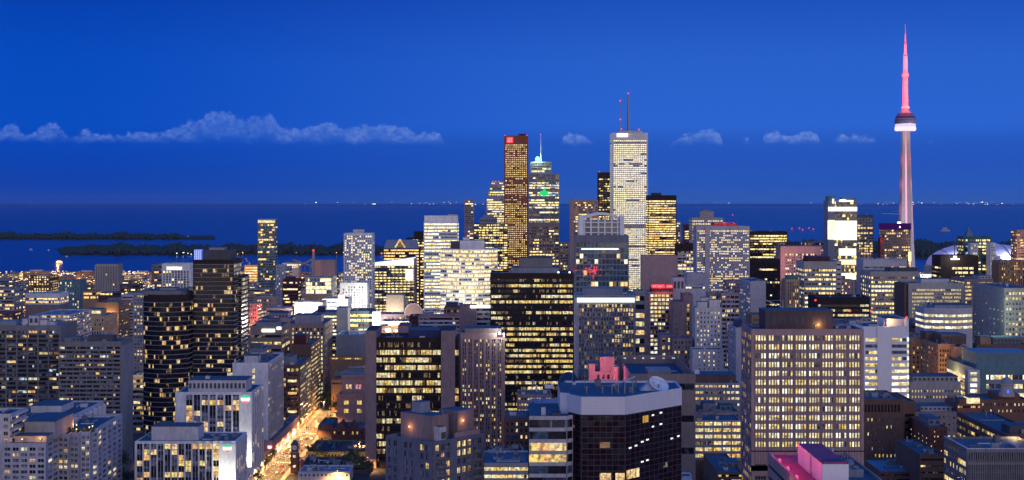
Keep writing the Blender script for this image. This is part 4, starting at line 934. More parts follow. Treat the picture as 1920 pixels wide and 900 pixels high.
# block with disc wall
o = T('round_wall_block', 'low block behind the big grey disc wall, lit warm at its right', 'block', 762, 812, 588, 1475, 26, 'creamwall', None, None, units=4)
q = MB(); D = 1452; cx_, cz_ = X(775, D), Z(586, D)
pts = [(cx_ + math.cos(2 * math.pi * i / 40) * 8.2, cz_ + math.sin(2 * math.pi * i / 40) * 8.9) for i in range(40)]
def disc(m, r, y0, y1, mat):
    p = [(cx_ + math.cos(2 * math.pi * i / 40) * r, cz_ + math.sin(2 * math.pi * i / 40) * r) for i in range(40)]; o_ = len(m.v); k = m.slot(mat)
    m.v += [(a, y0, c) for a, c in p] + [(a, y1, c) for a, c in p]; m.f.append(tuple(o_ + i for i in range(40))); m.m.append(k); m.f.append(tuple(o_ + 79 - i for i in range(40))); m.m.append(k)
    for i in range(40): j = (i + 1) % 40; m.f.append((o_ + i, o_ + 40 + i, o_ + 40 + j, o_ + j)); m.m.append(k)
root = thing('disc_wall', 'big grey mauve disc shaped wall with a pale rim', 'disc wall', (cx_, D, 0))
m_ = MB(); disc(m_, 7.6, D - .5, D, 'mauve'); m_.build('disc', root, (cx_, D, 0)); m_ = MB(); disc(m_, 8.6, D + .01, D + 1.5, 'pale'); m_.build('rim', root, (cx_, D, 0)); m_ = MB(); m_.box(cx_ - 4, cx_ + 4, D + 1.52, D + 4, 0, cz_, 'creamwall'); m_.build('support', root, (cx_, D, 0))
T('striped_hotel', 'long mauve building with lavender horizontal bands below the convex white office', 'hotel', 784, 862, 592, 1380, 24, 'rose', RB(7.6, .5, 'apt', 4, 4, span='pale'), 'blank', units=9, short='the banded mauve building')
T('brick_end', 'dark red brick end of the banded mauve building', 'brick building', 768, 783.5, 592, 1380, 24, 'maroon', RB(7.6, .3, 'black', 6, 4, span='maroon'), None, units=3)
T('dark_roof_block', 'flat dark blue roofed block between the mauve pilasters and the banded building', 'block', 746, 766, 611, 1300, 40, 'rose', None, None, units=4)
T('flat_roof_hall', 'wide dark blue roofed hall in front of the banded mauve building', 'hall', 767, 830, 622, 1240, 60, 'navy', None, None, units=6, roof='roofdark')
T('mauve_pylon', 'blank mauve stair tower in front of the sign topped office', 'tower', 862, 893, 573, 1300, 24, 'rose', None, None, roof='roofdark', units=2)
b = T('banded_office', 'lavender banded office with a white glowing strip along its roof', 'office building', 893, 921, 583, 1305, 30, 'pale', RB(9, .5, 'curt', 4, 4), 'blank', pent=[(862, 919, 576, 8, 16, 'navy')], units=4)
q = MB(); q.box(X(882, 1299), X(919, 1299), 1299.2, 1299.9, Z(577.5, 1299), Z(572.5, 1299), 'e_white'); tag(q.build('roof_sign', None, (X(900, 1299), 1299.5, Z(577, 1299))), 'long white glowing sign strip beside the broad black office tower', 'sign')
T('domed_hall', 'low building with dark rounded roofs left of the mauve stair tower', 'hall', 833, 862, 576, 1420, 30, 'brown', RB(9, .5, 'offlo', 4, 5), 'blank', pent=[(836, 858, 568, 4, 14, 'navy')], units=5)
T('plaza_shop', 'low bright shop under a blazing white light between the billboard and the disc wall', 'shop building', 716, 766, 602, 1440, 26, 'creamwall', RB(11, .4, (.6, ['wht', 'cream'], ['cur'], .2, 0), 6, 5), 'blank', units=6, roof='roofpale')
q = MB(); q.box(X(722, 1425), X(732, 1425), 1424, 1425, Z(621, 1425), Z(616, 1425), 'e_white'); q.box(X(726, 1425), X(727.5, 1425), 1425.02, 1425.4, 0, Z(619, 1425), 'steel'); tag(q.build('light_mast', None, (X(727, 1425), 1425, 0)), 'blazing white light mast on the plaza right of the giant screen', 'lamp')
lamp((X(727, 1420), 1421, Z(618, 1420)), (1, .95, .85), 60000); lamp((X(742, 1420), 1415, Z(625, 1420)), (1, .55, .2), 40000); lamp((X(715, 1470), 1478, Z(600, 1470)), (1, .85, .8), 50000)
T('plaza_block', 'mauve old block with a few lit windows above the bright plaza', 'old building', 704, 762, 589, 1500, 30, 'mauve', G(11, 8, .4, .4, 'apthi', 6), 'same', cap=20, units=6, roof='roofpale')

# ------------------------------------------------------------------ the tall towers
T('condo_tower', 'slender pinkish apartment tower standing apart left of the red granite tower', 'apartment tower', 871, 888, 374, 3200, 20, 'rose', RB(4, .55, 'curt', 3, 3, span='rose'), 'same', short='the slender pinkish tower')
T('office_tower', 'wide greenish office with glowing yellow floors left of the red granite tower', 'office tower', 888, 952, 419, 2400, 40, 'green', RB(4.7, .55, 'off', 3, 2, piers=9, span='darkgrey'), 'same', pent=[(900, 932, 408, 6, 20, 'bluegrey'), (906, 926, 403, 8, 12, 'bluegrey')], units=4)
def stepped(name, label, cat, tiers, D, wall, spec, cap_=None, short=None):
    """tiers: (x0, x1, ytop, ybottom) from the bottom up"""
    x0, x1 = X(tiers[0][0], D), X(tiers[0][1], D)
    b = Bld(name, label, cat, [(x0, D), (x1, D), (x1, D + 34), (x0, D + 34)], Z(tiers[0][2], D), wall)
    for i, t_ in enumerate(tiers):
        a, c = X(t_[0], D), X(t_[1], D); y = D + i * 2.0; zb = 0 if i == 0 else Z(tiers[i - 1][2], D) - .5; zt = Z(t_[2], D)
        b.face((a, y), (c, y), zt, zb, spec, D / F, ext=True)
        if (t_[0] + t_[1]) / 2 < 960: b.face((c, y), (c, y + 20), zt, zb, spec, D / F)
        if i: b.wb.prism([(a, y), (c, y), (c, D + 34 - i), (a, D + 34 - i)], zb, zt, wall, cap='roof')
    b.finish(); SCREEN.append((tiers[0][0], tiers[0][1], tiers[0][2], D, short)); FOOT.append((x0 - 3, x1 + 3, D - 3, D + 38)); return b
b = stepped('office_tower', 'pale stepped office tower narrowing to its top beside the red granite tower', 'office tower', [(912, 950, 372, 0), (915, 950, 358, 0), (918, 948, 347, 0), (921, 944, 341, 0)], 2900, 'pale', RB(4.4, .5, (.8, ['yel', 'cream'], ['dim', 'dark2'], .6, .2), 3, 1.5, span='pale'))
def beacon(label, px, py, D, mat='e_red', s_=.9):
    q = MB(); x, z = X(px, D), Z(py, D); k = s_ * D / 2900
    q.lathe([(.02, z - k), (k * .8, z - k * .6), (k, z), (k * .8, z + k * .6), (.02, z + k)], x, D, mat, 8); o = q.build('beacon', None, (x, D, z)); return tag(o, label, 'beacon')
for i, px in enumerate((924, 929, 935)): beacon(['left red beacon on the pale stepped tower', 'middle red beacon on the pale stepped tower', 'right red beacon on the pale stepped tower'][i], px, 340, 2902)
b = T('office_tower', 'tall red granite tower with a regular grid of small lit windows', 'office tower', 945.5, 990, 254, 2600, 40, 'granite',
  G(3.95, 11, .46, .44, (.90, ['warm', 'yel', 'yel', 'cream'], ['dim', 'dark'], .3, .10), 17, ml=1.5, mr=1.5, rows={16: .3, 17: .15, 18: .3, 24: .3, 25: .3, 26: .6, 27: .3}), 'same', pent=[(972, 986, 251, 6, 12, 'maroon')], short='the red granite tower', other=True)
b.part('logo_square', lambda m: (m.box(X(950, 2599), X(962, 2599), 2599.1, 2599.5, Z(268, 2599), Z(257, 2599), 'e_redsign'), m.box(X(952, 2599), X(959.5, 2599), 2598.9, 2599.05, Z(266, 2599), Z(259, 2599), 'pinklit')))
beacon('red beacon on the left corner of the red granite tower', 947, 254, 2599); beacon('red beacon on the right corner of the red granite tower', 988, 254, 2599)
b = stepped('office_tower', 'pale banded office tower with green lamp, mast and a glowing green leaf', 'office tower', [(991, 1049, 325, 0), (995, 1034, 303, 0)], 2750, 'bluegrey', RB(4.6, .58, (.74, ['cream', 'yel', 'cool'], ['dim', 'cur', 'dark2'], .8, .3), 4, 3, span='bluegrey', rows={0: 0, 1: .1, 2: .7}), short='the green lamp tower')
b.part('leaf_logo', lambda m: (m.poly([(X(1020 + a, 2749), 2748.9 - .0, Z(361 + c, 2749)) for a, c in ((-10, 4), (-6, -3), (-2, -4), (1, -10), (4, -3), (9, -3), (7, 2), (10, 5), (2, 6), (0, 9), (-3, 5))][::-1], 'e_leaf')))
b.part('mast', lambda m: m.bar((X(1014, 2770), 2770, Z(303, 2770)), (X(1014, 2770), 2770, Z(253, 2770)), .8, 'pale', .3))
b.part('roof_lamp', lambda m: m.lathe([(.05, Z(302, 2765)), (4, Z(301, 2765)), (4.4, Z(298, 2765)), (2.4, Z(294.5, 2765)), (.05, Z(293, 2765))], X(1008, 2765), 2765, 'e_green', 10))
lamp((X(1008, 2755), 2750, Z(297, 2755)), (.6, 1, .8), 120000)
beacon('red beacon at the tip of the mast on the green lamp tower', 1014, 252, 2770)
T('office_tower', 'beige granite office with dark strip windows before the green lamp tower', 'office tower', 992, 1048, 417, 2300, 34, 'taupe', RB(5.6, .48, (.55, ['yel', 'dim', 'cream', 'dim'], ['dark', 'dim'], .7, .25), 3, 9, span='taupe', piers=9), 'same', roof='roofdark', short='the beige granite office')
T('office_tower', 'pinkish office with reddish lit top panel right of the green lamp tower', 'office tower', 1069, 1121, 375, 2650, 34, 'rose', RB(4.4, .55, (.55, ['warm', 'dim', 'yel'], ['dim', 'dark'], .6, .2), 3, 4, ml=7, piers=5), 'blank', units=4)
T('dark_needle', 'dark narrow block between the beige granite office and the arched glass tower', 'block', 1050, 1066, 455, 2000, 26, 'taupe', RB(5, .5, 'offlo', 3, 3, piers=3), 'blank')
T('dark_tower', 'black narrow office tower half hidden left of the tall white marble tower', 'office tower', 1122, 1150, 323, 2760, 34, 'bronze', RB(4.4, .5, (.62, ['yel', 'dim', 'yel'], ['dark'], .6, .25), 3.4, 12, span='black', piers=5), 'blank', short='the black tower left of the marble tower')
beacon('red beacon on the black tower left of the marble tower', 1124, 322, 2758); beacon('red beacon partway down the black tower left of the marble tower', 1127, 379, 2758)
b = T('office_tower', 'tall white marble tower with dense lit floors and two masts on top', 'office tower', 1148, 1214.5, 249, 2700, 60, 'white', RB(3.6, .56, (.95, ['cream', 'wht', 'cream', 'creamb'], ['dim', 'dark2'], .75, .10), 2.6, 14, piers=17, pw=.9, ml=2.5, mr=2.5, span='offwhite', finmat='white', rows={1: .1, 44: 0, 45: .1, 55: 0}), 'same', short='the tall marble tower')
b.part('top_sign', lambda m: (m.box(X(1157, 2699), X(1177, 2699), 2699.1, 2699.5, Z(256.5, 2699), Z(250.5, 2699), 'e_white'), m.box(X(1178, 2699), X(1181, 2699), 2699.1, 2699.5, Z(256, 2699), Z(251, 2699), 'pinklit')))
b.penthouse(X(1160, 2710), X(1205, 2710), 2710, 2745, 5, 'offwhite'); b.units(6)
b.part('mast', lambda m: (m.bar((X(1178, 2715), 2715, Z(247, 2715)), (X(1178, 2715), 2715, Z(212, 2715)), 2.6, 'steel', 2.2), m.bar((X(1178, 2715), 2715, Z(212, 2715)), (X(1178, 2715), 2715, Z(178, 2715)), 1.9, 'steel', 1.2)))
b.part('mast', lambda m: m.bar((X(1163, 2712), 2712, Z(247, 2712)), (X(1163, 2712), 2712, Z(190, 2712)), .8, 'rose', .4))
for lb, px, py in (('red beacon at the tip of the thick mast', 1178, 175), ('red beacon at the tip of the thin mast', 1163, 189), ('red beacon halfway up the thin mast', 1163, 224), ('red beacon right of the masts on the marble tower roof', 1198, 243), ('red beacon at the foot of the thin mast', 1165, 242)): beacon(lb, px, py, 2709, s_=1.3)
T('black_tower', 'black office tower with glowing yellow floors right of the marble tower', 'office tower', 1215, 1268, 366, 2550, 40, 'bronze', RB(4.35, .52, (.90, ['yel', 'yel', 'warm', 'cream'], ['dark', 'dim'], .8, .15), 3, 10, span='black'), 'same', roof='roofdark', pent=[(1222, 1240, 362, 8, 14, 'black')], short='the black tower right of the marble tower')
T('slim_block', 'slim grey tower peeping out right of the black tower', 'tower', 1268, 1276, 415, 2700, 20, 'grey', RB(4.5, .5, 'apthi', 3, 3), 'blank')
T('maroon_top_office', 'office with a maroon roof band and bright yellow floors below the black tower', 'office building', 1270, 1304, 457, 2000, 34, 'bronze', RB(6.2, .55, 'off', 4, 14, piers=4, span='pale', finmat='pale'), 'blank', roof='roofred', units=2)
T('dark_lit_block', 'narrow dark block with a few yellow floors above the maroon topped office', 'block', 1283, 1298, 421, 2450, 24, 'maroon', RB(4.5, .5, 'off', 4, 12), 'blank')
T('hotel', 'pale hotel block with a box on top behind the white gridded hotel', 'hotel', 1297, 1356, 408, 2350, 34, 'stone', G(5.5, 18, .5, .5, 'bright', 5), 'same', pent=[(1313, 1338, 396, 6, 16, 'stone'), (1318, 1332, 393, 8, 10, 'grey')], units=4)
T('red_roof_block', 'low roof glowing red behind the white gridded hotel', 'block', 1337, 1382, 418, 2200, 20, 'maroon', None, None, roof='roofred', units=10)
for px in (1342, 1358, 1374): lamp((X(px, 2198), 2196, Z(415, 2198)), (1, .1, .1), 7000)
beacon('lone red beacon on a mast against the lake right of the red lit roof', 1374, 403, 2250)
b = T('hotel', 'broad white gridded hotel tower with lit restaurant row and a full height pilaster', 'hotel', 1306, 1405, 424, 1800, 34, 'pale', G(4.25, 26, .56, .52, (.48, ['cream', 'yel', 'cream', 'warm'], ['cur', 'dark2', 'cur', 'dark2'], .25, .12), 8, rows={0: .97}), 'blank', roof='roofpale', short='the white gridded hotel')
b.part('pilaster', lambda m: m.box(X(1322, 1799), X(1331, 1799), 1797, 1799.6, 0, b.zt - .5, 'pale'))
q = MB(); 
beacon('red beacon on the pilaster of the white gridded hotel', 1322, 437, 1796)
T('dark_office', 'wide dark glass office with yellow strips right of the white gridded hotel', 'office building', 1406, 1476, 434, 2100, 40, 'bronze', RB(5, .52, 'off', 3.4, 7, span='black'), 'same', units=6, short='the wide dark glass office')
T('dark_office', 'dark mirrored office with patches of yellow light in front of the wide dark glass office', 'office building', 1407, 1462, 486, 1850, 30, 'bronze', RB(6, .5, (.35, ['yel', 'cream', 'dim'], ['dark'], .85, .3), 3.4, 6, span='black'), 'blank')
T('pink_hotel', 'pink lit hotel slab with a framed grid of small windows', 'hotel', 1464, 1538, 462, 1950, 36, 'rose', G(5.2, 15, .62, .55, (.22, ['warm', 'cream'], ['cur', 'dark2', 'dim'], .2, .05), 14, ml=8, mr=7), 'same', roof='roofpale', short='the pink hotel slab')
for px in (1464, 1480, 1500, 1520): lamp((X(px, 1930), 1925, Z(470, 1930)), (1, .45, .4), 5000)
for py in (500, 530, 560): lamp((X(1466, 1930), 1932, Z(py, 1930)), (1, .4, .4), 5000)
T('lit_panel_office', 'dark office with red and white lit panels behind the pink hotel slab', 'office building', 1512, 1576, 453, 2300, 40, 'taupe', RB(6, .55, (.75, ['yel', 'warm', 'dim', 'pinklit'], ['dark', 'dim'], .6, .2), 4.5, 3, piers=8, span='bluegrey'), 'same', units=6)
b = T('glowing_tower', 'tower with a blazing cream middle, speckled glass top and a white sign', 'office tower', 1553, 1607, 376, 2200, 34, 'bluegrey', RB(6, .8, (.4, ['dim', 'yel'], ['dark2', 'blueglass'], .3, .1), 3, 2, ml=12, rows={0: .4, 1: .5, 2: 1, 3: .4, 4: .75, 5: .2}, span='bluegrey'), 'blank', pent=[(1553, 1567, 368, .8, 20, 'teal'), (1580, 1604, 371, 3, 16, 'teal')], short='the blazing cream tower')
b.part('glowing_front', lambda m: m.box(X(1552, 2199), X(1565, 2199), 2198.7, 2199.5, Z(449, 2199), Z(413, 2199), 'creamb'))
b.part('glowing_front', lambda m: (m.box(X(1565, 2199), X(1606.5, 2199), 2198.5, 2199.5, Z(450, 2199), Z(414, 2199), 'e_glow'), None))
b.part('glowing_band', lambda m: m.box(X(1553, 2199), X(1607, 2199), 2198.9, 2199.5, Z(396, 2199), Z(388, 2199), 'e_glow'))
for ya, yb, mt_ in ((479, 466, 'e_glow'), (496, 487, 'creamb'), (524, 512, 'creamb')): b.part('glowing_band', lambda m: (m.box(X(1573, 2199), X(1605, 2199), 2198.7, 2199.5, Z(ya, 2199), Z(yb, 2199), mt_)))
b.part('sign', lambda m: (m.box(X(1561, 2198), X(1563.5, 2198), 2198.2, 2198.6, Z(381, 2198), Z(373, 2198), 'e_white'), m.lathe([(.1, Z(378.5, 2198)), (5, Z(377.5, 2198)), (5, Z(375, 2198)), (.1, Z(373.5, 2198))], X(1580, 2198), 2197.5, 'e_white', 10, sy=.1), m.box(X(1582, 2198), X(1600, 2198), 2198.2, 2198.6, Z(378, 2198), Z(375.5, 2198), 'e_white')))
T('banded_tower', 'grey tower with amber lit lower floors right of the blazing cream tower', 'office tower', 1607, 1637, 403, 2350, 30, 'darkgrey', RB(4.8, .55, (.6, ['dim', 'yel', 'warm'], ['dark', 'dark2'], .7, .2), 3, 4, span='bluegrey', piers=5, rows={0: .1, 1: 0, 2: 0, 3: .2}), 'blank', units=3)
T('small_gabled_block', 'small mauve peaked roof block below the blazing cream tower', 'old building', 1570, 1602, 525, 1650, 26, 'rose', G(6, 5, .4, .5, 'apthi', 5), 'same', pent=[(1575, 1585, 518, 4, 10, 'rose')])
# tower under construction in purple wrap with a crane
b = T('unfinished_tower', 'unfinished concrete tower wrapped in purple at the top before the tall spire', 'tower', 1658, 1707, 430, 2800, 34, 'taupe', RB(5.2, .55, (.35, ['dim', 'warm', 'yel'], ['dark', 'dark2'], .5, .2), 3, 1, piers=11, pw=1.2, finmat='taupe', span='taupe'), 'same', short='the purple wrapped tower')
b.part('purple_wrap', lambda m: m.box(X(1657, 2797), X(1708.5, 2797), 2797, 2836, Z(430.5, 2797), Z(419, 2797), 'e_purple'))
b.part('light_mark', lambda m: m.poly([(X(1686, 2796), 2796.8, Z(427, 2796)), (X(1689, 2796), 2796.8, Z(427, 2796)), (X(1687.5, 2796), 2796.8, Z(423, 2796))], 'e_white'))
b.part('work_lamp', lambda m: m.box(X(1684, 2796), X(1690, 2796), 2798, 2802, Z(418.9, 2796), Z(416, 2796), 'e_white'))
crane('tower_crane', 'tower crane with a long level jib on top of the purple wrapped tower', 1688, 419, 400, 2815, (1653, 400), (1694, 402), 'pale')
T('red_lit_slab', 'thin reddish slab with a red lamp left of the purple wrapped tower', 'apartment block', 1651, 1657, 446, 2750, 20, 'redbrick', RB(5, .5, 'apt', 3, 2), 'blank'); lamp((X(1655, 2740), 2738, Z(447, 2740)), (1, .15, .1), 6000)
q = MB(); q.box(X(1703.5, 2600), X(1708, 2600), 2599, 2600, Z(490, 2600), Z(472, 2600), 'e_sod'); q.box(X(1704, 2600), X(1707.5, 2600), 2600.02, 2602, 0, Z(473, 2600), 'steel'); tag(q.build('light_pylon', None, (X(1706, 2600), 2600, 0)), 'upright blazing orange light at the foot of the tall spire', 'light pylon')
lamp((X(1706, 2590), 2588, Z(484, 2590)), (1, .5, .15), 90000)

# ------------------------------------------------------------------ the tall communications tower
def cntower():
    D = 3150.0; cx = X(1697.5, D); s_ = D / F; og = (cx, D, 0)
    root = thing('observation_tower', 'very tall concrete spire tower with a ring pod lit white and a pink light line', 'tower', og)
    def zz(y): return Z(y, D)
    q = MB(); secs = [(900, 0), (500, 0), (470, 0), (415, 0), (330, 0), (246, 0)]
    hw = {900: 18 * s_, 500: 15.5 * s_, 470: 14 * s_, 415: 12.2 * s_, 330: 9.6 * s_, 246: 7.4 * s_}
    prev = None; k = q.slot('concrete'); rings = []
    for y, _ in secs:
        r = hw[y]; z = zz(y) if y != 900 else 0; ring = []
        for leg in range(3):
            a = rad(-90 - 60 + 120 * leg)            # a leg pointing left front, right front and back
            ca, sa = math.cos(a), math.sin(a); wd = r * .30
            ring += [(cx + ca * r * 1.12 + sa * wd, D + sa * r * 1.12 - ca * wd, z), (cx + ca * r * 1.12 - sa * wd, D + sa * r * 1.12 + ca * wd, z)]
            a2 = a + rad(60); ring.append((cx + math.cos(a2) * r * .52, D + math.sin(a2) * r * .52, z))
        rings.append(ring)
    for ring in rings: q.v += ring
    nn = len(rings[0])
    for i in range(len(rings) - 1):
        for j in range(nn): jj = (j + 1) % nn; q.f.append((i * nn + j, i * nn + jj, (i + 1) * nn + jj, (i + 1) * nn + j)); q.m.append(k)
    q.build('shaft', root, og)
    q = MB()                                             # lit lift shaft facing the city
    ys = [498, 470, 440, 415, 385, 360, 330, 300, 270, 247]
    for a, c in zip(ys[:-1], ys[1:]):
        ra = (5 + 9.5 * (a - 246) / 254) * s_; rc = (5 + 9.5 * (c - 246) / 254) * s_
        ya, yc = D - ra * .56 - 1.2, D - rc * .56 - 1.2
        wa, wc = 1.9 * s_ * (.7 + .3 * (a - 246) / 254), 1.9 * s_ * (.7 + .3 * (c - 246) / 254)
        q.poly([(cx - wa, ya, zz(a)), (cx + wa, ya, zz(a)), (cx + wc, yc, zz(c)), (cx - wc, yc, zz(c))], 'e_pink')
    q.build('lift_light', root, og)
    q = MB(); r = s_
    q.lathe([(6 * r, zz(249)), (8 * r, zz(247)), (17 * r, zz(246))], cx, D, 'concrete', 40)
    q.lathe([(17 * r, zz(246)), (19.6 * r, zz(244)), (19.8 * r, zz(240)), (19 * r, zz(238))], cx, D, 'e_podband', 40)
    q.build('radome', root, og, True)
    q = MB()
    q.lathe([(19 * r, zz(238), 'e_pod'), (18.6 * r, zz(233), 'whitemetal'), (19.4 * r, zz(232), 'slate'), (19.6 * r, zz(229), 'bluegrey'), (19.8 * r, zz(227), 'slate'), (19.2 * r, zz(223.5), 'bluegrey'),
             (18.6 * r, zz(222), 'navy'), (16.5 * r, zz(217.5), 'bluegrey'), (16 * r, zz(216), 'navy'), (14.5 * r, zz(213), 'bluegrey'), (13.5 * r, zz(212.4), 'bluegrey'), (8 * r, zz(211.6), 'concrete'), (8.6 * r, zz(209), 'concrete'), (7 * r, zz(207.5), 'concrete'), (5 * r, zz(206), 'concrete'), (.1, zz(206))], cx, D, 'bluegrey', 40)
    q.build('pod', root, og)
    q = MB(); q.lathe([(6.2 * r, zz(206)), (5.8 * r, zz(200)), (5.2 * r, zz(198)), (5 * r, zz(170)), (4.6 * r, zz(146)), (6.6 * r, zz(144)), (6.8 * r, zz(139)), (4.6 * r, zz(137))], cx, D, 'pinklit_wall', 8)  # concrete coloured pink, red floodlighting put into its base colour
    q.build('upper_shaft', root, og)
    for a in range(5):
        t = MB(); an = rad(-90 + (a - 2) * 38); t.lathe([(.1, zz(204)), (1.7 * r, zz(203.5)), (1.7 * r, zz(200.5)), (.1, zz(200))], cx + math.cos(an) * 6 * r, D + math.sin(an) * 6 * r, 'whitemetal', 8); t.build('dish', root, og)
    q = MB(); q.lathe([(4.4 * r, zz(137)), (3.8 * r, zz(104)), (3.9 * r, zz(103)), (2.9 * r, zz(101)), (2.4 * r, zz(81)), (1.5 * r, zz(80)), (1.2 * r, zz(62)), (.6 * r, zz(61)), (.4 * r, zz(48))], cx, D, 'pinklit_wall', 10)
    q.build('antenna', root, og)
    for y in (104, 81, 62): t = MB(); rr = {104: 4.3, 81: 2.9, 62: 1.7}[y] * r; t.lathe([(rr, zz(y + 1)), (rr, zz(y - 1))], cx, D, 'roofred', 12); t.build('antenna_collar', root, og)
    # red floodlights round the pod roof and the antenna, a ring of white ones under the pod
    for y, e_ in ((200, 70), (190, 60), (178, 60), (166, 55), (154, 60), (141, 60), (128, 55), (114, 50), (100, 40), (88, 30), (74, 20), (60, 14)):
        for sx in (-9, 9): lamp((cx + sx * r, D - 12 * r, zz(y)), (1, .09, .09) if y > 140 else (1, .20, .24), e_ * 300, .3, root, og, 'floodlight_beam')
    for sx in (-13, 0, 13): lamp((cx + sx * r, D - 26 * r, zz(252)), (1, .6, .7), 9000, .3, root, og, 'floodlight_beam')
    for y in (300, 345, 392, 430):
        for sx in (-14, 13): lamp((cx + sx * r * (1 + (y - 300) / 300), D - 13 * r, zz(y)), (1, .16, .28), 5200, .3, root, og, 'floodlight_beam')
    for y, sx in ((298, -7.6), (298, 8.6), (345, -9.6), (345, 10.4)):
        t = MB(); t.lathe([(.1, zz(y + .7)), (.8, zz(y)), (.1, zz(y - .7))], cx + sx * r, D - 5, 'e_red', 6); t.build('beacon', root, og)
    t = MB(); t.lathe([(.1, zz(48)), (.7, zz(47.2)), (.1, zz(46.5))], cx, D, 'e_red', 6); t.build('beacon', root, og)
cntower()
# stadium with a ribbed white dome
def dome():
    D = 3000.0; cx = X(1842, D + 110); cy = D + 110; og = (cx, cy, 0); R_ = 110.0
    root = thing('domed_stadium', 'white ribbed stadium dome glowing lavender by the lake at the right', 'stadium', og)
    z0 = Z(497, cy); zt = Z(455, cy)
    q = MB(); pr_ = [(R_ * math.cos(rad(a)), z0 + (zt - z0) * math.sin(rad(a))) for a in (0, 9, 18, 27, 36, 48, 60, 75, 90)]; q.lathe(pr_, cx, cy, 'whitemetal', 48); q.build('dome_roof', root, og, True)
    for k in range(7):
        t = MB(); x = cx - R_ + R_ * 2 * (k + 1) / 8; f = math.sqrt(max(0, 1 - ((x - cx) / R_) ** 2)); n = 16; p = None
        for i in range(n + 1):
            a = math.pi * i / n; pt = (x, cy - math.cos(a) * R_ * f, z0 + .6 + (zt - z0) * f * math.sin(a))
            if p: t.bar(p, pt, .7, 'bluegrey', n=4)
            p = pt
        t.build('rib', root, og)
    q = MB(); q.lathe([(R_ + 3, 0), (R_ + 3, z0 - 2), (R_ + 1, z0 + .5)], cx, cy, 'stone', 48); q.build('wall', root, og)
    lamp((cx - 80, cy - 115, z0 + 14), (.8, .75, 1), 900000, .5, root, og, 'floodlight_beam'); lamp((cx + 60, cy - 125, z0 + 14), (.9, .8, 1), 900000, .5, root, og, 'floodlight_beam')
dome(); FOOT.append((X(1836, 3110) - 115, X(1836, 3110) + 115, 2990, 3225))

# ------------------------------------------------------------------ right of the picture, middle distance
T('blank_block', 'blank mauve corrugated box building below the marble tower', 'block', 1206, 1270, 479, 1600, 34, 'rose', G(60, 22, .06, .93, 'black', 4, fin=.1), None, units=3, short='the blank mauve box')
b = T('sign_office', 'pinkish gridded office crowned by a glowing red sign', 'office building', 1217, 1263, 547, 1350, 40, 'rose', G(7.6, 6, .74, .58, (.62, ['yel', 'cream', 'yel', 'wht'], ['dark', 'dim'], .35, .3), 5, ml=2, mr=1), G(7.6, 6, .5, .5, 'offlo', 5), cap=100, pent=[(1222, 1262, 541, 3, 20, 'maroon')], units=3, short='the red sign office', roof='roofred')
b.part('red_sign', lambda m: (m.box(X(1222, 1352), X(1246, 1352), 1352.0, 1352.9, Z(540, 1352), Z(533.5, 1352), 'e_redsign'), m.box(X(1249, 1352), X(1261, 1352), 1352.0, 1352.9, Z(540, 1352), Z(534, 1352), 'e_redsign'), m.box(X(1225, 1352), X(1243, 1352), 1351.9, 1351.99, Z(538, 1352), Z(535.5, 1352), 'pinklit'), m.box(X(1251, 1352), X(1259, 1352), 1351.9, 1351.99, Z(538, 1352), Z(536, 1352), 'pinklit'),
       m.box(X(1222, 1352), X(1262, 1352), 1353, 1353.6, Z(541, 1352), Z(536, 1352), 'steel')))
lamp((X(1242, 1340), 1344, Z(540, 1344)), (1, .08, .08), 2500)
T('mauve_block', 'plain mauve block joined to the right of the red sign office', 'block', 1263, 1283, 566, 1310, 34, 'mauve', G(9, 2, .3, .5, 'aptlo', 40, ml=2, mr=10), 'blank', units=2)
T('stair_lit_block', 'tall mauve block with a column of orange lit windows left of the white stepped block', 'apartment block', 1283, 1299, 552, 1330, 30, 'mauve', G(8.6, 1, .55, .62, (.8, ['warm', 'warm', 'dim'], ['dark'], 0, 0), 18, ml=3, mr=5), 'blank', units=2, pent=[(1262, 1283, 520, 30, 14, 'pale')])
T('white_wall_block', 'white blank sloping roofed building behind the red sign office', 'block', 1288, 1322, 512, 1650, 30, 'pale', None, None, units=2, roof='roofpale')
T('white_wall_block', 'low white wing with a lit row under its roof beside the red sign office', 'block', 1264, 1322, 535, 1500, 26, 'pale', RB(8, .35, (.6, ['cream', 'cur'], ['cur'], .5, 0), 3, 3, nf=1), 'blank', units=3)
T('white_stepped_block', 'white stepped apartment block with roof turrets and slot windows', 'apartment block', 1304, 1352, 577, 1185, 22, 'offwhite', G(8.4, 7, .38, .45, (.38, ['warm', 'cream'], ['dark', 'dark2'], .2, 0), 8, nf=8), 'blank', pent=[(1308, 1326, 566, 2, 8, 'offwhite'), (1330, 1350, 562, 4, 8, 'offwhite'), (1315, 1334, 558, 8, 6, 'offwhite')], units=4, cap=60, short='the white stepped block')
T('apartment_block', 'wider lower white part stepping out below the white stepped block', 'apartment block', 1299, 1356, 655, 1165, 18, 'offwhite', G(7.5, 5, .25, .5, (.3, ['cream', 'warm'], ['dark2', 'cur'], .2, 0), 5, ml=8, mr=4), 'same', cap=60)
T('rose_side_block', 'narrow rose block with lit windows left of the white stepped block', 'apartment block', 1262, 1297, 634, 1190, 24, 'mauve', G(9, 5, .5, .5, 'apthi', 6), 'blank', cap=40, units=2)
T('corner_house', 'low mauve building with four lit windows in front of the red sign office', 'block', 1238, 1262, 628, 1230, 24, 'rose', G(14, 2, .5, .5, (.9, ['cream', 'warm'], ['dim'], 0, 0), 6), 'blank', cap=12)
T('service_block', 'pale block with dark voids right of the glass tower with the white band', 'block', 1191, 1209, 545, 1420, 30, 'stone', RB(16, .55, (.45, ['warm', 'cream'], ['dark'], .3, 0), 9, 10), 'blank', units=2)
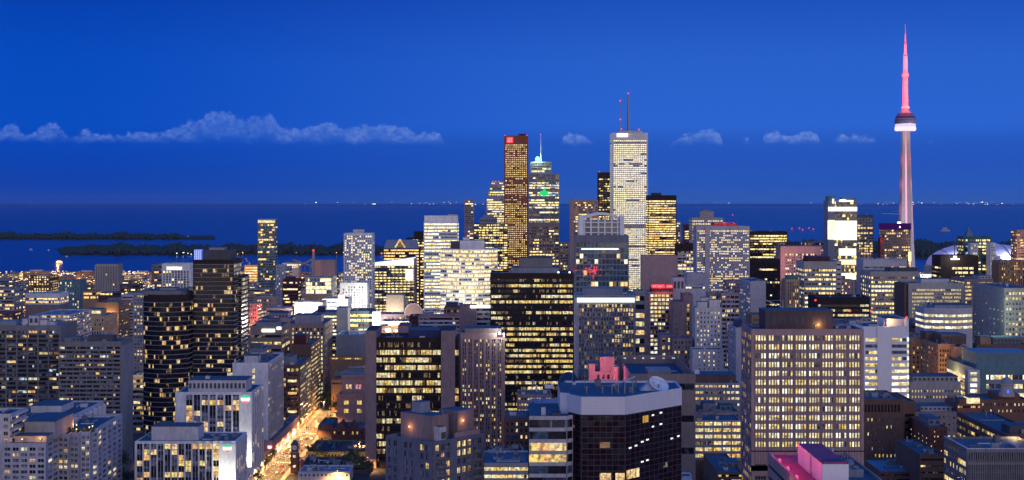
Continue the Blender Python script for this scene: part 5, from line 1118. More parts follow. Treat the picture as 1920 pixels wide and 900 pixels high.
T('balconied_tower', 'lavender tower with dark recessed balconies and a few orange rooms', 'apartment tower', 1353, 1386, 549, 1380, 30, 'rose', RB(8.4, .58, (.16, ['warm', 'cream'], ['dark', 'dark', 'dark2'], .3, 0), 5, 6, piers=4, span='pale', finmat='rose', pw=.7), 'same', units=5, short='the lavender balconied tower')
T('balconied_wing', 'flat roofed wing with banded balconies joined left of the lavender tower', 'apartment block', 1330, 1353, 550, 1400, 26, 'rose', RB(8.4, .58, (.16, ['warm', 'cream'], ['dark', 'dark'], .3, 0), 5, 6, span='pale'), None, units=3)
T('ribbed_tower', 'pale tower with close set balconies on its left side by the broad mauve office', 'apartment tower', 1380, 1392, 614, 1130, 40, 'pale', None, G(8, 6, .5, .5, 'aptlo', 5), roof='roof', units=2, pent=[(1378, 1392, 600, 12, 10, 'navy')])
T('white_slab', 'blank lavender slab end with windowed left side right of the white gridded hotel', 'block', 1407, 1436, 527, 1500, 70, 'pale', None, G(5.5, 12, .55, .55, 'apt', 5), units=3, short='the blank lavender slab')
T('banded_wing', 'flat topped building of pale window bands left of the blank lavender slab', 'office building', 1363, 1400, 527, 1600, 30, 'rose', RB(6, .5, 'curt', 3, 5, piers=6), 'same', units=6)
T('tan_low_block', 'tan brick block below the blank lavender slab', 'brick building', 1410, 1440, 590, 1250, 30, 'tan', G(9, 5, .3, .4, 'aptlo', 8), 'same', cap=20)
crane('tower_crane', 'pale tower crane with a sloping jib above the tan brick block', 1468, 620, 577, 1260, (1420, 556), (1474, 579), 'pale')
crane('luffing_crane', 'pale luffing crane boom leaning in front of the white stepped block', 1306, 700, 692, 1050, (1306, 694), (1339, 608), 'pale')
T('ribbed_rotunda', 'beige ribbed round cornered tower with a teal roof below the pink hotel slab', 'tower', 1475, 1498, 524, 1480, 26, 'sand', G(7, 6, .5, .85, (.35, ['warm', 'dim'], ['dark', 'dark2'], .3, .1), 4, fin=.8, finmat='sand'), 'same', pent=[(1478, 1496, 518, 2, 20, 'copper')], cap=60, short='the ribbed beige tower')
T('office_block', 'pale office block with a blank top and yellow lit bands', 'office building', 1508, 1568, 490, 1500, 40, 'stone', RB(8.6, .42, (.72, ['yel', 'cream', 'yel'], ['dark', 'dark2', 'dim'], .7, .3), 3.1, 15, piers=9, span='stone', pw=.5), G(8.6, 5, .5, .45, 'off', 15), pent=[(1515, 1556, 481, 4, 26, 'maroon')], units=4, short='the pale office block')
T('white_flank', 'narrow dark and white flank joined right of the pale office block', 'office building', 1568, 1577, 489, 1515, 30, 'offwhite', RB(9, .3, 'black', 4, 6), 'blank')
T('lavender_hospital', 'lavender office block with a long rooftop storey behind the wide yellow lit office', 'office building', 1619, 1700, 486, 1680, 34, 'pale', RB(8, .4, 'curt', 4, 14, nf=3), 'blank', units=7, pent=[(1668, 1692, 488, -1, 10, 'pale')], roof='roofpale')
T('wide_office', 'wide cream office with nine yellow lit floors left of the round cornered office', 'office building', 1633, 1722, 509, 1480, 44, 'stone', RB(8.1, .45, (.85, ['yel', 'cream', 'yel'], ['dark', 'dim', 'dark2'], .75, .3), 3.2, 10, piers=14, pw=.6, span='stone', rows={0: .4, 4: .35, 5: .5, 8: 1, 9: .9}), G(8.1, 5, .5, .5, 'off', 10), units=7, pent=[(1668, 1722, 503, 14, 20, 'darkgrey')], short='the wide yellow lit office')
T('finned_gallery', 'low white finned building lit along its foot at the right', 'office building', 1726, 1763, 514, 1750, 30, 'white', G(16, 12, .55, .88, (.6, ['cur', 'wht', 'cur'], ['cur'], .2, 0), 3, fin=1.0, finmat='white'), 'blank', cap=40, short='the white finned gallery')
for px in (1730, 1742, 1754): lamp((X(px, 1742), 1741, Z(530, 1742)), (1, .92, .8), 9000)
b = T('dark_office', 'dark plum office with a white crown light on its front and a pole', 'office building', 1764, 1834, 479, 1650, 34, 'bronze', G(8.2, 14, .8, .5, (.75, ['yel', 'cream'], ['dark'], .6, .2), 22, grp=4, gap=.14, ml=20, mr=8, span='bronze'), RB(8, .4, 'offlo', 5, 22), units=3, roof='roofdark', short='the dark plum office')
b.part('crown_light', lambda m: (m.box(X(1783, 1648), X(1799, 1648), 1648.2, 1648.9, Z(487, 1648), Z(484.5, 1648), 'e_white'), m.box(X(1788, 1648), X(1794, 1648), 1648.1, 1648.8, Z(484.4, 1648), Z(480, 1648), 'e_white')))
b.part('flagpole', lambda m: m.bar((X(1790, 1655), 1655, b.zt - 1), (X(1790, 1655), 1655, Z(458, 1655)), .6, 'darkgrey'))
lamp((X(1791, 1640), 1640, Z(484, 1640)), (.9, 1, .95), 7000)
b = T('glass_office', 'green glass office with a pointed glass roof before the stadium dome', 'office building', 1807, 1858, 443, 2050, 30, 'green', RB(6, .55, (.6, ['yel', 'cream', 'cool'], ['tealglass', 'dark'], .7, .25), 3, 6, piers=6, finmat='green', span='green'), G(6, 5, .6, .55, 'off', 6), units=0, short='the pointed glass office')
b.part('glass_spire', lambda m: m.prism([(X(1811, 2055), 2055), (X(1826, 2055), 2055), (X(1826, 2055), 2066), (X(1811, 2055), 2066)], b.zt - 1, Z(425, 2055), 'tealglass', top=[(X(1818, 2055), 2060), (X(1819, 2055), 2060), (X(1819, 2055), 2061), (X(1818, 2055), 2061)]))
T('white_grid_block', 'white gridded block stepping down right of the pointed glass office', 'apartment block', 1857, 1866, 455, 2030, 30, 'white', G(5, 3, .5, .5, 'hotel', 3), 'blank')
T('white_grid_block', 'lowest white gridded step right of the pointed glass office', 'apartment block', 1866, 1875, 480, 2030, 30, 'white', G(5, 3, .5, .5, 'hotel', 3), 'blank')
T('white_grid_block', 'white gridded wing with dark windows left of centre of the pointed glass office', 'apartment block', 1820, 1833, 456, 2035, 14, 'white', G(5, 4, .5, .5, 'hotel', 3), 'blank')
T('brick_condo', 'warm brick apartment block with rounded ribs right of the dark plum office', 'apartment block', 1876, 1925, 489, 1850, 30, 'tan', G(5.2, 12, .5, .7, (.25, ['warm', 'dim'], ['dark', 'dim'], .2, .05), 3, fin=1.2, finmat='tan'), 'same', units=4, short='the warm brick apartment block')
T('edge_tower', 'dark apartment tower with orange lamps cut by the right edge', 'apartment tower', 1907, 1945, 431, 2500, 30, 'mauve', RB(5, .5, 'apthi', 3, 3, slab=(.6, 'rose')), 'same', short='the tower at the right edge')
lamp((X(1903, 2480), 2470, Z(470, 2480)), (1, .5, .25), 60000)
T('tan_office', 'grey office with six dotted rows of lit windows and a blank brown left end', 'office building', 1704, 1808, 531, 1260, 34, 'stone', G(7.0, 34, .62, .52, (.84, ['yel', 'cream', 'warm'], ['dark', 'dim'], .6, .12), 11, ml=6, mr=6), None, pent=[(1727, 1780, 523, 6, 18, 'pale')], units=5, cap=100, short='the office with six dotted rows', finish=True)
FOOT.append((X(1695, 1260), X(1704, 1260), 1255, 1300))
T('brown_flank', 'blank brown wall end left of the office with six dotted rows', 'office building', 1695.5, 1703.3, 532, 1262, 34, 'brown', None, None)
T('yellow_banded_office', 'office with glowing yellow bands right of the office with six dotted rows', 'office building', 1809, 1862, 523, 1400, 44, 'taupe', RB(7.2, .5, (.8, ['yel', 'yel', 'warm'], ['dark'], .7, .25), 3, 6, piers=4, pw=1.4, span='taupe'), 'same', units=6, pent=[(1835, 1858, 517, 8, 20, 'pale')], short='the yellow banded office')
T('grid_office', 'grey office with a blank left side and square windows at the right edge', 'office building', 1884, 1940, 540, 1180, 80, 'stone', G(9.6, 9, .62, .5, (.35, ['yel', 'cream'], ['dark2', 'cur'], .4, .1), 8), G(9, 8, .2, .3, 'apt', 16), cap=70, units=6, short='the grey gridded office')
lamp((X(1880, 1150), 1160, Z(592, 1160)), (.75, 1, .7), 14000)
curved('round_office', 'low white office with a rounded front and one bright ring of windows', 1738, 1828, 578, 1090, 30, 'pale', RB(11, .42, (.97, ['wht', 'cream'], ['cool'], .5, 0), 4, 12, nf=3, piers=0), 7, 8, cat='office building', pent=[(1752, 1822, 572, 6, 20, 'bluegrey')], units=4, roof='roofpale', short='the round cornered office')
T('black_hospital', 'black office with broken yellow strips and red beacons behind the broad mauve office', 'office building', 1531, 1630, 557, 1150, 34, 'black', RB(9, .45, (.55, ['yel', 'cream'], ['dark'], .7, .3), 3, 14, span='black', rows={0: .35, 1: .3, 2: .9, 3: .9}), 'blank', roof='roofdark', units=5, short='the black office')
T('rooftop_works', 'cluttered blue roof with steel plant and red beacons behind the white tiled hospital', 'block', 1585, 1650, 606, 1010, 40, 'bluegrey', None, None, units=16, pent=[(1592, 1612, 600, 4, 8, 'bluegrey'), (1614, 1634, 596, 10, 10, 'steel')])
beacon('red beacon on the left corner of the black office', 1529, 563, 1148, s_=2); beacon('red beacon above the plant left of the white tiled hospital', 1594, 583, 1030, s_=2); beacon('red beacon above the plant nearer the white tiled hospital', 1633, 583, 1030, s_=2); beacon('red beacon on the roof corner of the white tiled hospital', 1700, 595, 929, s_=2)
# broad mauve office, the largest on the right
b = T('office_building', 'broad mauve office tower with regular rows of tall lit windows in fours', 'office building', 1410, 1618, 617, 680, 29, 'rose',
  G(16.6, 32, .62, .57, (.94, ['cream', 'cream', 'cream', 'yel', 'wht'], ['cur', 'dark2', 'dim'], .25, .04), 12, grp=4, gap=.16, ml=3.5, mr=3.5, nf=13, finmat='mauve', rows={2: .72}), None, pent=[(1435, 1562, 583, 6, 18, 'umber')], units=6, cap=90, finish=False, roof='roof', short='the broad mauve office')
s_ = 680 / F
zt2 = b.zt - (12 + 13 * 16.6) * s_
b.face(b.poly[0], b.poly[1], zt2, zt2 - 34 * s_, G(26, 32, .62, .9, 'black', 2, grp=4, gap=.16, ml=3.5, mr=3.5, nf=1, finmat='mauve'), s_, ext=True, cap=0)
b.face(b.poly[0], b.poly[1], zt2 - 34 * s_, 0, G(16.6, 32, .62, .57, (.94, ['cream', 'cream', 'yel', 'wht'], ['cur', 'dark2'], .25, .04), 4, grp=4, gap=.16, ml=3.5, mr=3.5, finmat='mauve'), s_, ext=True, cap=100)
b.face(b.poly[3], b.poly[0], b.zt, 0, G(16.6, 6, .62, .55, (.7, ['yel', 'dim', 'yel'], ['dark', 'dim'], .2, .1), 12, ml=2, mr=2), s_, cap=100)
b.finish('roof')
q = MB(); q.box(X(1535, 684), X(1537, 684), 685.4, 686, Z(610.5, 684), Z(608.5, 684), 'e_sod'); tag(q.build('roof_lamp', None, (X(1536, 684), 685.5, Z(610, 684))), 'orange lamp on the brown penthouse wall of the broad mauve office', 'lamp')
lamp((X(1536, 684), 684.6, Z(609.5, 684)), (1, .5, .15), 700)
# white tiled hospital
b = T('hospital', 'white tiled hospital with blank centre and bright window bays either side', 'hospital', 1619, 1700, 612, 930, 40, 'whitemetal',
  RB(11.8, .52, (.75, ['wht', 'cream', 'yel'], ['dark2', 'blueglass'], .5, .3), 9, 22, ml=3, mr=0, span='whitemetal'), None, units=6, roof='roof', finish=False, short='the white tiled hospital')
b.part('blank_panel', lambda m: m.box(X(1645, 929), X(1672, 929), 928.9, 929.6, Z(746, 929), Z(613, 929), 'whitemetal'))
b.part('corner_bay', lambda m: m.prism([(X(1700, 928) + .4, 929.4), (X(1706, 928), 930.5), (X(1706, 928), 968), (X(1700, 928) + .4, 968)], 0, Z(597, 930), 'whitemetal', cap='roof'))
for i in range(12): b.part('corner_window', lambda m: m.box(X(1700.6, 928) + .4, X(1705, 928), 928.9, 929.2, Z(640 + i * 11.8, 929), Z(633 + i * 11.8, 929), 'cream' if i % 3 else 'wht'))
b.penthouse(X(1663, 936), X(1702, 936), 936, 962, Z(598, 936) - b.zt + .85, 'whitemetal')
b.finish('roof')
q = MB(); q.box(X(1667, 930), X(1669, 930), 934.6, 935.4, Z(602, 934), Z(600, 934), 'e_sod'); tag(q.build('roof_lamp', None, (X(1668, 930), 935, Z(601, 934))), 'orange lamp on the roof box of the white tiled hospital', 'lamp'); lamp((X(1668, 930), 933.5, Z(601, 933)), (1, .5, .15), 2500)
# dark brick building under it
b = T('brick_building', 'dark brick building with a row of tall slots under its roof', 'brick building', 1620, 1694, 748, 850, 40, 'brown', G(13.5, 9, .34, .42, (.34, ['cream', 'cool', 'yel'], ['cur', 'dark2'], .4, .1), 36, ml=4, mr=6), None, units=5, roof='roof', finish=False, short='the slotted dark brick building')
b.part('slot_row', lambda m: [m.box(X(1622 + i * 6.2, 849), X(1625.4 + i * 6.2, 849), 849.5, 849.66, Z(773, 849), Z(759, 849), 'dark') for i in range(11)])
b.finish('roof')
T('brick_wing', 'narrower darker brick wing with recessed windows right of the slotted brick building', 'brick building', 1695, 1715, 752, 862, 40, 'brown', RB(13.5, .4, 'black', 4, 24), 'blank', units=2)
T('brown_complex', 'brown brick complex with gridded dark windows right of the white tiled hospital', 'brick building', 1760, 1790, 645, 1010, 40, 'tan', G(9, 6, .6, .55, (.06, ['yel'], ['dark'], 0, 0), 10, fin=.1), G(9, 10, .5, .5, (.1, ['warm'], ['dark', 'dim'], 0, 0), 10), pent=[(1765, 1812, 628, 6, 20, 'brown'), (1736, 1762, 624, 30, 14, 'brown')], units=8, cap=70, short='the brown gridded complex')
T('brown_complex_wing', 'lower brown wing with one lit window column beside the white tiled hospital', 'brick building', 1708, 1742, 632, 1060, 40, 'tan', G(9, 4, .4, .5, (.3, ['yel', 'warm'], ['dark'], 0, 0), 18), 'blank', units=6, cap=40)
T('brown_tower_wing', 'brown brick wing with yellow windows right of the brown gridded complex', 'brick building', 1790, 1816, 650, 1000, 40, 'tan', G(9, 3, .4, .5, (.55, ['yel', 'warm'], ['dark'], 0, 0), 8, ml=12), 'blank', units=3, cap=40)
T('brown_back_block', 'dark flat roofed brown block above the brown gridded complex', 'block', 1708, 1770, 606, 1150, 50, 'brown', RB(10, .4, 'aptlo', 4, 5), 'blank', units=10, pent=[(1733, 1758, 598, 10, 16, 'midgrey'), (1790, 1800, 600, 10, 8, 'steel')], roof='roof')
T('roof_plant', 'grey roof storey with pipes behind the brown gridded complex', 'block', 1770, 1812, 605, 1140, 40, 'mauve', None, None, units=10)
T('beige_low_block', 'long low beige building with a dotted lit row below the brown gridded complex', 'low building', 1707, 1800, 716, 940, 34, 'stone', G(11, 16, .35, .4, (.7, ['warm', 'cream'], ['dark'], .2, 0), 15, nf=2, bot=40), 'blank', cap=40, pent=[(1712, 1796, 706, 6, 18, 'stone')], units=4, short='the long low beige building')
T('flat_roof_row', 'dark flat roofed block with a pale corner box at the right edge', 'block', 1831, 1930, 646, 1120, 50, 'brown', None, 'blank', units=9, pent=[(1838, 1858, 632, 10, 14, 'tan'), (1862, 1925, 634, 16, 20, 'midgrey')])
b = T('teal_hospital', 'wide pale teal building with a louvred roof storey and lit window bands', 'hospital', 1827, 1935, 690, 950, 60, 'teal', RB(17, .5, (.8, ['cream', 'wht', 'yel'], ['dark2', 'blueglass'], .6, .2), 4, 13, ml=22, nf=4, span='bluegrey'), RB(11, .5, 'bright', 8, 20), pent=[(1831, 1935, 662, 6, 30, 'teal')], units=3, roof='roofpale', short='the pale teal building')
T('lit_corner_block', 'pale corner block with four bright window panels left of the pale teal building', 'block', 1816, 1836, 694, 940, 8, 'pale', RB(10.5, .62, (1, ['cream', 'wht'], ['cream'], 0, 0), 18, 4, nf=4, mr=4, ml=3), 'blank')
# cupola on old red brick wings
b = T('old_wing', 'old brick wings with small lit windows under a flat roof at the right', 'old building', 1838, 1930, 749, 885, 26, 'brown', G(12, 12, .3, .4, (.45, ['cream', 'warm'], ['dark'], 0, 0), 7, nf=2, base='brown'), 'blank', cap=24, units=2, short='the old brick wings')
def cupola(m):
    D = 880; cx_ = X(1893, D); z = Z(745, D)
    m.lathe([(4.6, z), (4.6, z + 2.2), (3.6, z + 2.4), (3.4, z + 6.5), (3.9, z + 6.8), (3.8, z + 7.4)], cx_, D + 5, 'stone', 8)
    m.lathe([(3.6, z + 7.4), (3.3, z + 8.9), (2.2, z + 10.2), (.9, z + 10.9), (.7, z + 12), (.1, z + 12.6)], cx_, D + 5, 'bluegrey', 12)
b.part('cupola', cupola); b.part('cupola_light', lambda m: m.box(X(1891.5, 878), X(1894.5, 878), 880.9, 881.3, Z(742, 880), Z(732, 880), 'e_blue'))
b.penthouse(X(1872, 886), X(1912, 886), 886, 906, 3.5, 'brick', name='gable')
T('lit_penthouse_row', 'low block with a bright glazed rooftop room left of the old brick wings', 'low building', 1795, 1838, 757, 880, 26, 'brick', RB(9, .4, (.4, ['warm'], ['dark'], .2, 0), 4, 4, nf=1), 'blank', pent=[(1816, 1837, 746, 3, 10, 'cream'), (1798, 1812, 748, 4, 8, 'brown')], units=4)
b = T('stone_wing', 'grey stone building with paired windows and an orange lit court', 'stone building', 1717, 1794, 772, 880, 26, 'midgrey', G(12.2, 8, .42, .45, (.22, ['cream', 'warm', 'cool'], ['cur', 'cur', 'dark2'], .2, 0), 8, ml=2), 'blank', cap=60, pent=[(1724, 1790, 762, 8, 16, 'pale')], units=3, short='the grey stone building')
lamp((X(1727, 870), 868, 14), (1, .35, .08), 9000); lamp((X(1745, 868), 866, 12), (1, .4, .1), 6000)
T('brick_hall', 'long flat blue roofed hall with a slanting brown side wall', 'hall', 1888, 1960, 815, 720, 80, 'brown', None, RB(16, .4, (.35, ['dim', 'yel'], ['dark', 'dim'], .4, .1), 5, 10), units=6, pent=[(1893, 1940, 800, 8, 12, 'darkgrey')], short='the flat blue roofed hall')
b = T('parapet_office', 'grey office with tall dark slots and a shallow white rimmed roof, bottom right', 'office building', 1814, 1960, 842, 640, 34, 'midgrey', G(17, 34, .55, .8, (.0, ['cream'], ['dark2', 'cur'], .3, 0), 6, nf=1, bot=0, fin=.4), RB(16, .6, (.3, ['yel', 'cream'], ['cur', 'dark2'], .4, .2), 4, 9), cap=60, units=3, finish=False, short='the white rimmed office')
s_ = 640 / F
zt2 = b.zt - 24 * s_
b.face(b.poly[0], b.poly[1], zt2 , 0, G(17, 34, .55, .62, (.75, ['cur', 'cool', 'cream'], ['dark2', 'cur'], .3, .1), 5, nf=2, fin=.3), s_, ext=False, t=.7, cap=60)
b.part('coping', lambda m: [m.box(b.poly[0][0] - .3, b.poly[1][0], 639.6, 640.3, b.zt + .03, b.zt + .4, 'offwhite'), m.box(b.poly[0][0] - .3, b.poly[0][0] + .4, 640.31, 674, b.zt + .03, b.zt + .4, 'offwhite')])
b.finish('roof')
lamp((X(1908, 668), 672, b.zt + 1.5), (1, .6, .25), 2500)
T('brick_low_block', 'low brick block with small yellow windows between the grey stone building and the bottom edge', 'brick building', 1742, 1775, 800, 820, 40, 'brick', G(9, 5, .3, .35, (.4, ['warm', 'cream'], ['dark'], .2, 0), 8), G(9, 5, .3, .35, (.7, ['warm', 'cream'], ['dark'], .2, 0), 22), cap=30, units=2, pent=[(1741, 1764, 786, 10, 20, 'bluegrey')])
T('dark_flat_block', 'dark flat roofed block left of the white rimmed office at the bottom edge', 'low building', 1725, 1770, 852, 770, 50, 'brown', RB(12, .3, 'aptlo', 5, 8), 'blank', units=8)
T('flat_block', 'low flat roofed block under the slotted dark brick building', 'low building', 1650, 1722, 884, 790, 40, 'brown', RB(9, .3, 'none', 5, 5), 'blank', units=5, roof='roofpale')

for px, py in ((1725, 700), (1745, 690), (1805, 700), (1782, 696)): lamp((X(px, 985), 985, max(14, Z(py + 12, 985))), (1, .52, .2), 9000)  # added lamps without fixtures, to warm the brown brick walls
# pink lit roof in the foreground
b = Bld('pink_lit_block', 'building with a magenta lit roof and penthouse at the bottom edge', 'building', [(X(1444, 480) , 405), (104, 405), (104, 482), (X(1444, 480), 482)], 97.2, 'rose')
b.face(b.poly[3], b.poly[0], 97.2, 40, RB(22, .3, 'black', 20, 20, span='rose'), 480 / F); b.finish('pinklit_roof')
b.part('roof', lambda m: m.poly([(94.6, 405.5, 96.42), (103.5, 405.5, 96.42), (103.5, 481, 96.42), (94.6, 481, 96.42)], 'roof'))
b.part('penthouse', lambda m: m.prism([(86.3, 430), (93.6, 430), (93.6, 467), (86.3, 467)], 96.4, 102.3, 'whitemetal', cap='pinklit_roof'))
b.part('ladder', lambda m: [m.bar((86.1, 445, 97 + .45 * i), (86.1, 446.2, 97 + .45 * i), .05, 'steel') for i in range(12)] + [m.bar((86.1, 445, 96.5), (86.1, 445, 102.8), .07, 'steel'), m.bar((86.1, 446.2, 96.5), (86.1, 446.2, 102.8), .07, 'steel')])
b.part('roof_hatch', lambda m: (m.box(86.8, 93.2, 430.6, 437, 102.3, 102.75, 'pinklit_roof'), m.box(87.3, 92.7, 431.2, 436.4, 102.76, 102.8, 'navy')))
b.units(9, 95.5, 102.5, 440, 478); 
q = MB()
for i in range(4): q.box(80.6, 81.1, 424 + i * 14, 426 + i * 14, 96.5, 97.6, 'e_magenta')
q.build('magenta_light', b.root, b.o)
for i in range(5): lamp((82.0, 434 + i * 10, 100.5), (1, .06, .16), 480, .3, b.root, b.o, 'floodlight_beam')
lamp((77.5, 440, 93), (1, .25, .12), 1200, .3, b.root, b.o, 'floodlight_beam')
SCREEN.append((1442, 1650, 835, 430, None)); FOOT.append((75, 106, 400, 485))

# dark blue sunken roof building behind the white crowned tower
b = Bld('sunken_roof_block', 'grey building with a deep sunken dark blue roof and inner box', 'building', [(X(1182, 900), 900), (X(1303, 900), 900), (X(1303, 900) , 1010), (X(1182, 900), 1010)], Z(701, 900), 'mauve')
b.face(b.poly[0], b.poly[1], b.zt, 0, RB(60, .2, 'none', 9, 18, ml=2, mr=2, wall='taupe', span='taupe'), 900 / F, ext=True); b.finish('navyroof', parapet=5.5)
b.part('inner_box', lambda m: m.box(X(1215, 930), X(1258, 930), 930, 945, b.zt - 5.4, b.zt - .6, 'bluegrey'))
b.part('roof_lights', lambda m: [m.box(X(p, 1000), X(p + w_, 1000), 1006.6, 1006.9, b.zt - 2, b.zt - 1.2, 'cool') for p, w_ in ((1170, 5), (1190, 3), (1206, 3), (1222, 8), (1244, 4), (1262, 6))])
b.units(6, zb=b.zt - 5.4)
SCREEN.append((1160, 1303, 664, 900, 'the sunken blue roof')); FOOT.append((X(1180, 900), X(1306, 900), 895, 1014))
b = T('pink_lit_tower', 'pink lit stair towers and balconies beside the sunken blue roof', 'building', 1116, 1156, 697, 960, 24, 'rose', G(16, 4, .5, .55, (.2, ['dim'], ['dark', 'dark2'], 0, 0), 5), None, cap=20, finish=False)
b.penthouse(X(1125, 962), X(1152, 962), 962, 978, Z(669, 962) - b.zt + .85, 'rose'); b.penthouse(X(1104, 958), X(1115.5, 958), 958, 972, 14, 'rose', zb=b.zt - 9, name='side_tower')
b.part('round_tower', lambda m: m.lathe([(2.1, b.zt - 15), (2.1, b.zt + 3.5), (.1, b.zt + 3.6)], X(1155, 957), 956.5, 'rose', 14)); b.finish()
for a, y, z in ((1138, 945, 682), (1120, 945, 700), (1146, 945, 705), (1135, 948, 672)): lamp((X(a, y), y, Z(z, y)), (1, .20, .34), 3000)
# pyramid of small roofs and a dome
T('lit_row_block', 'rose coloured low building with two lit window rows below the broad black tower', 'low building', 970, 1034, 740, 1090, 30, 'rose', G(11, 11, .6, .35, (.8, ['cream', 'yel', 'cool'], ['dark'], .3, 0), 6), 'blank', cap=30, units=3, short='the rose low building')
b = T('domed_block', 'brown brick block with a dark blue dome and a bright lit panel', 'brick building', 1049, 1080, 722, 1040, 24, 'brown', RB(11, .6, (.5, ['cream'], ['dark'], 0, 0), 16, 4, nf=1), 'blank', short='the blue domed block')
b.part('dome', lambda m: m.lathe([(7.2 * math.cos(rad(a)), b.zt - .6 + 8.4 * math.sin(rad(a))) for a in range(0, 91, 10)], X(1066, 1048), 1050, 'navyroof', 24), True)
T('terrace_roof_block', 'pale blue roof terrace with plant rooms left of the white crowned tower', 'block', 997, 1052, 764, 900, 40, 'rose', RB(12, .3, 'apt', 6, 6), 'blank', units=8, pent=[(1002, 1046, 756, 8, 20, 'bluegrey')], roof='roofpale')
b = T('gabled_house', 'dark brown mansion block with a blue dormer and small lit windows', 'old building', 946, 992, 782, 930, 30, 'brown', G(12, 5, .35, .5, (.28, ['cream', 'warm'], ['dark'], 0, 0), 10), 'blank', cap=40, units=2, short='the dark brown mansion block')
b.part('dormer', lambda m: m.prism([(X(951, 929), 928.5), (X(976, 929), 928.5), (X(976, 929), 934), (X(951, 929), 934)], Z(822, 929), Z(808, 929), 'navyroof', top=[(X(958, 929), 931), (X(969, 929), 931), (X(969, 929), 932), (X(958, 929), 932)]))
T('blue_roof_low', 'low building with a curved blue roof rim and a glowing yellow ground floor', 'low building', 905, 993, 868, 800, 40, 'stone', RB(14, .45, (.95, ['yel', 'cream'], ['dim'], .3, 0), 5, 8, nf=2), 'blank', units=8, roof='roof', short='the low blue roofed building')
T('low_dark_roofs', 'dark flat roof with white vents just above the low blue roofed building', 'low building', 908, 992, 850, 880, 30, 'brown', RB(11, .4, 'apt', 5, 5), 'blank', units=12, roof='roofdark')
# between the sunken roof and the broad mauve office
T('dark_roof_office', 'dark rooftop office with a row of amber windows left of the broad mauve office', 'office building', 1303, 1387, 718, 1050, 40, 'stone', RB(11.5, .38, (.5, ['yel', 'warm', 'cream'], ['dim', 'dark2'], .6, .2), 3, 4, piers=10), None, pent=[(1304, 1380, 704, 10, 24, 'brown')], units=8, roof='roof', short='the dark rooftop office')
T('terraced_office', 'middle block with a dark blue roof, plant box and small lit strip', 'office building', 1304, 1386, 772, 970, 34, 'rose', G(12, 12, .5, .45, (.7, ['cream', 'warm'], ['dark2'], .3, 0), 5, nf=1), None, cap=14, pent=[(1318, 1342, 756, 8, 12, 'bluegrey'), (1350, 1372, 760, 10, 10, 'copper')], units=10)
b = T('lit_office', 'low cream office with six glowing yellow floors left of the broad mauve office', 'office building', 1302, 1389, 788, 925, 30, 'stone', RB(12, .55, (.9, ['yel', 'cream', 'warm'], ['dim', 'dark2'], .75, .15), 4, 3, nf=6, piers=5, base='tan'), None, units=4, roof='roof', short='the low glowing office')
T('low_flat_block', 'low block with a stepped flat roof under the low glowing office', 'low building', 1346, 1392, 885, 800, 60, 'brown', RB(9, .4, (.3, ['yel'], ['dark'], 0, 0), 5, 5), None, units=5, pent=[(1362, 1386, 868, 20, 14, 'mauve')], roof='roof')
b = T('white_kiosk', 'small white roofed shed between the white crowned tower and the trees', 'shed', 1278, 1298, 893, 830, 12, 'white', None, None)
lamp((X(1345, 905), 905, 12), (1, .7, .35), 12000)
T('low_depot', 'pale flat truck canopy at the foot of the low glowing office', 'canopy', 1326, 1362, 858, 905, 12, 'pale', None, None, roof='roofpale')

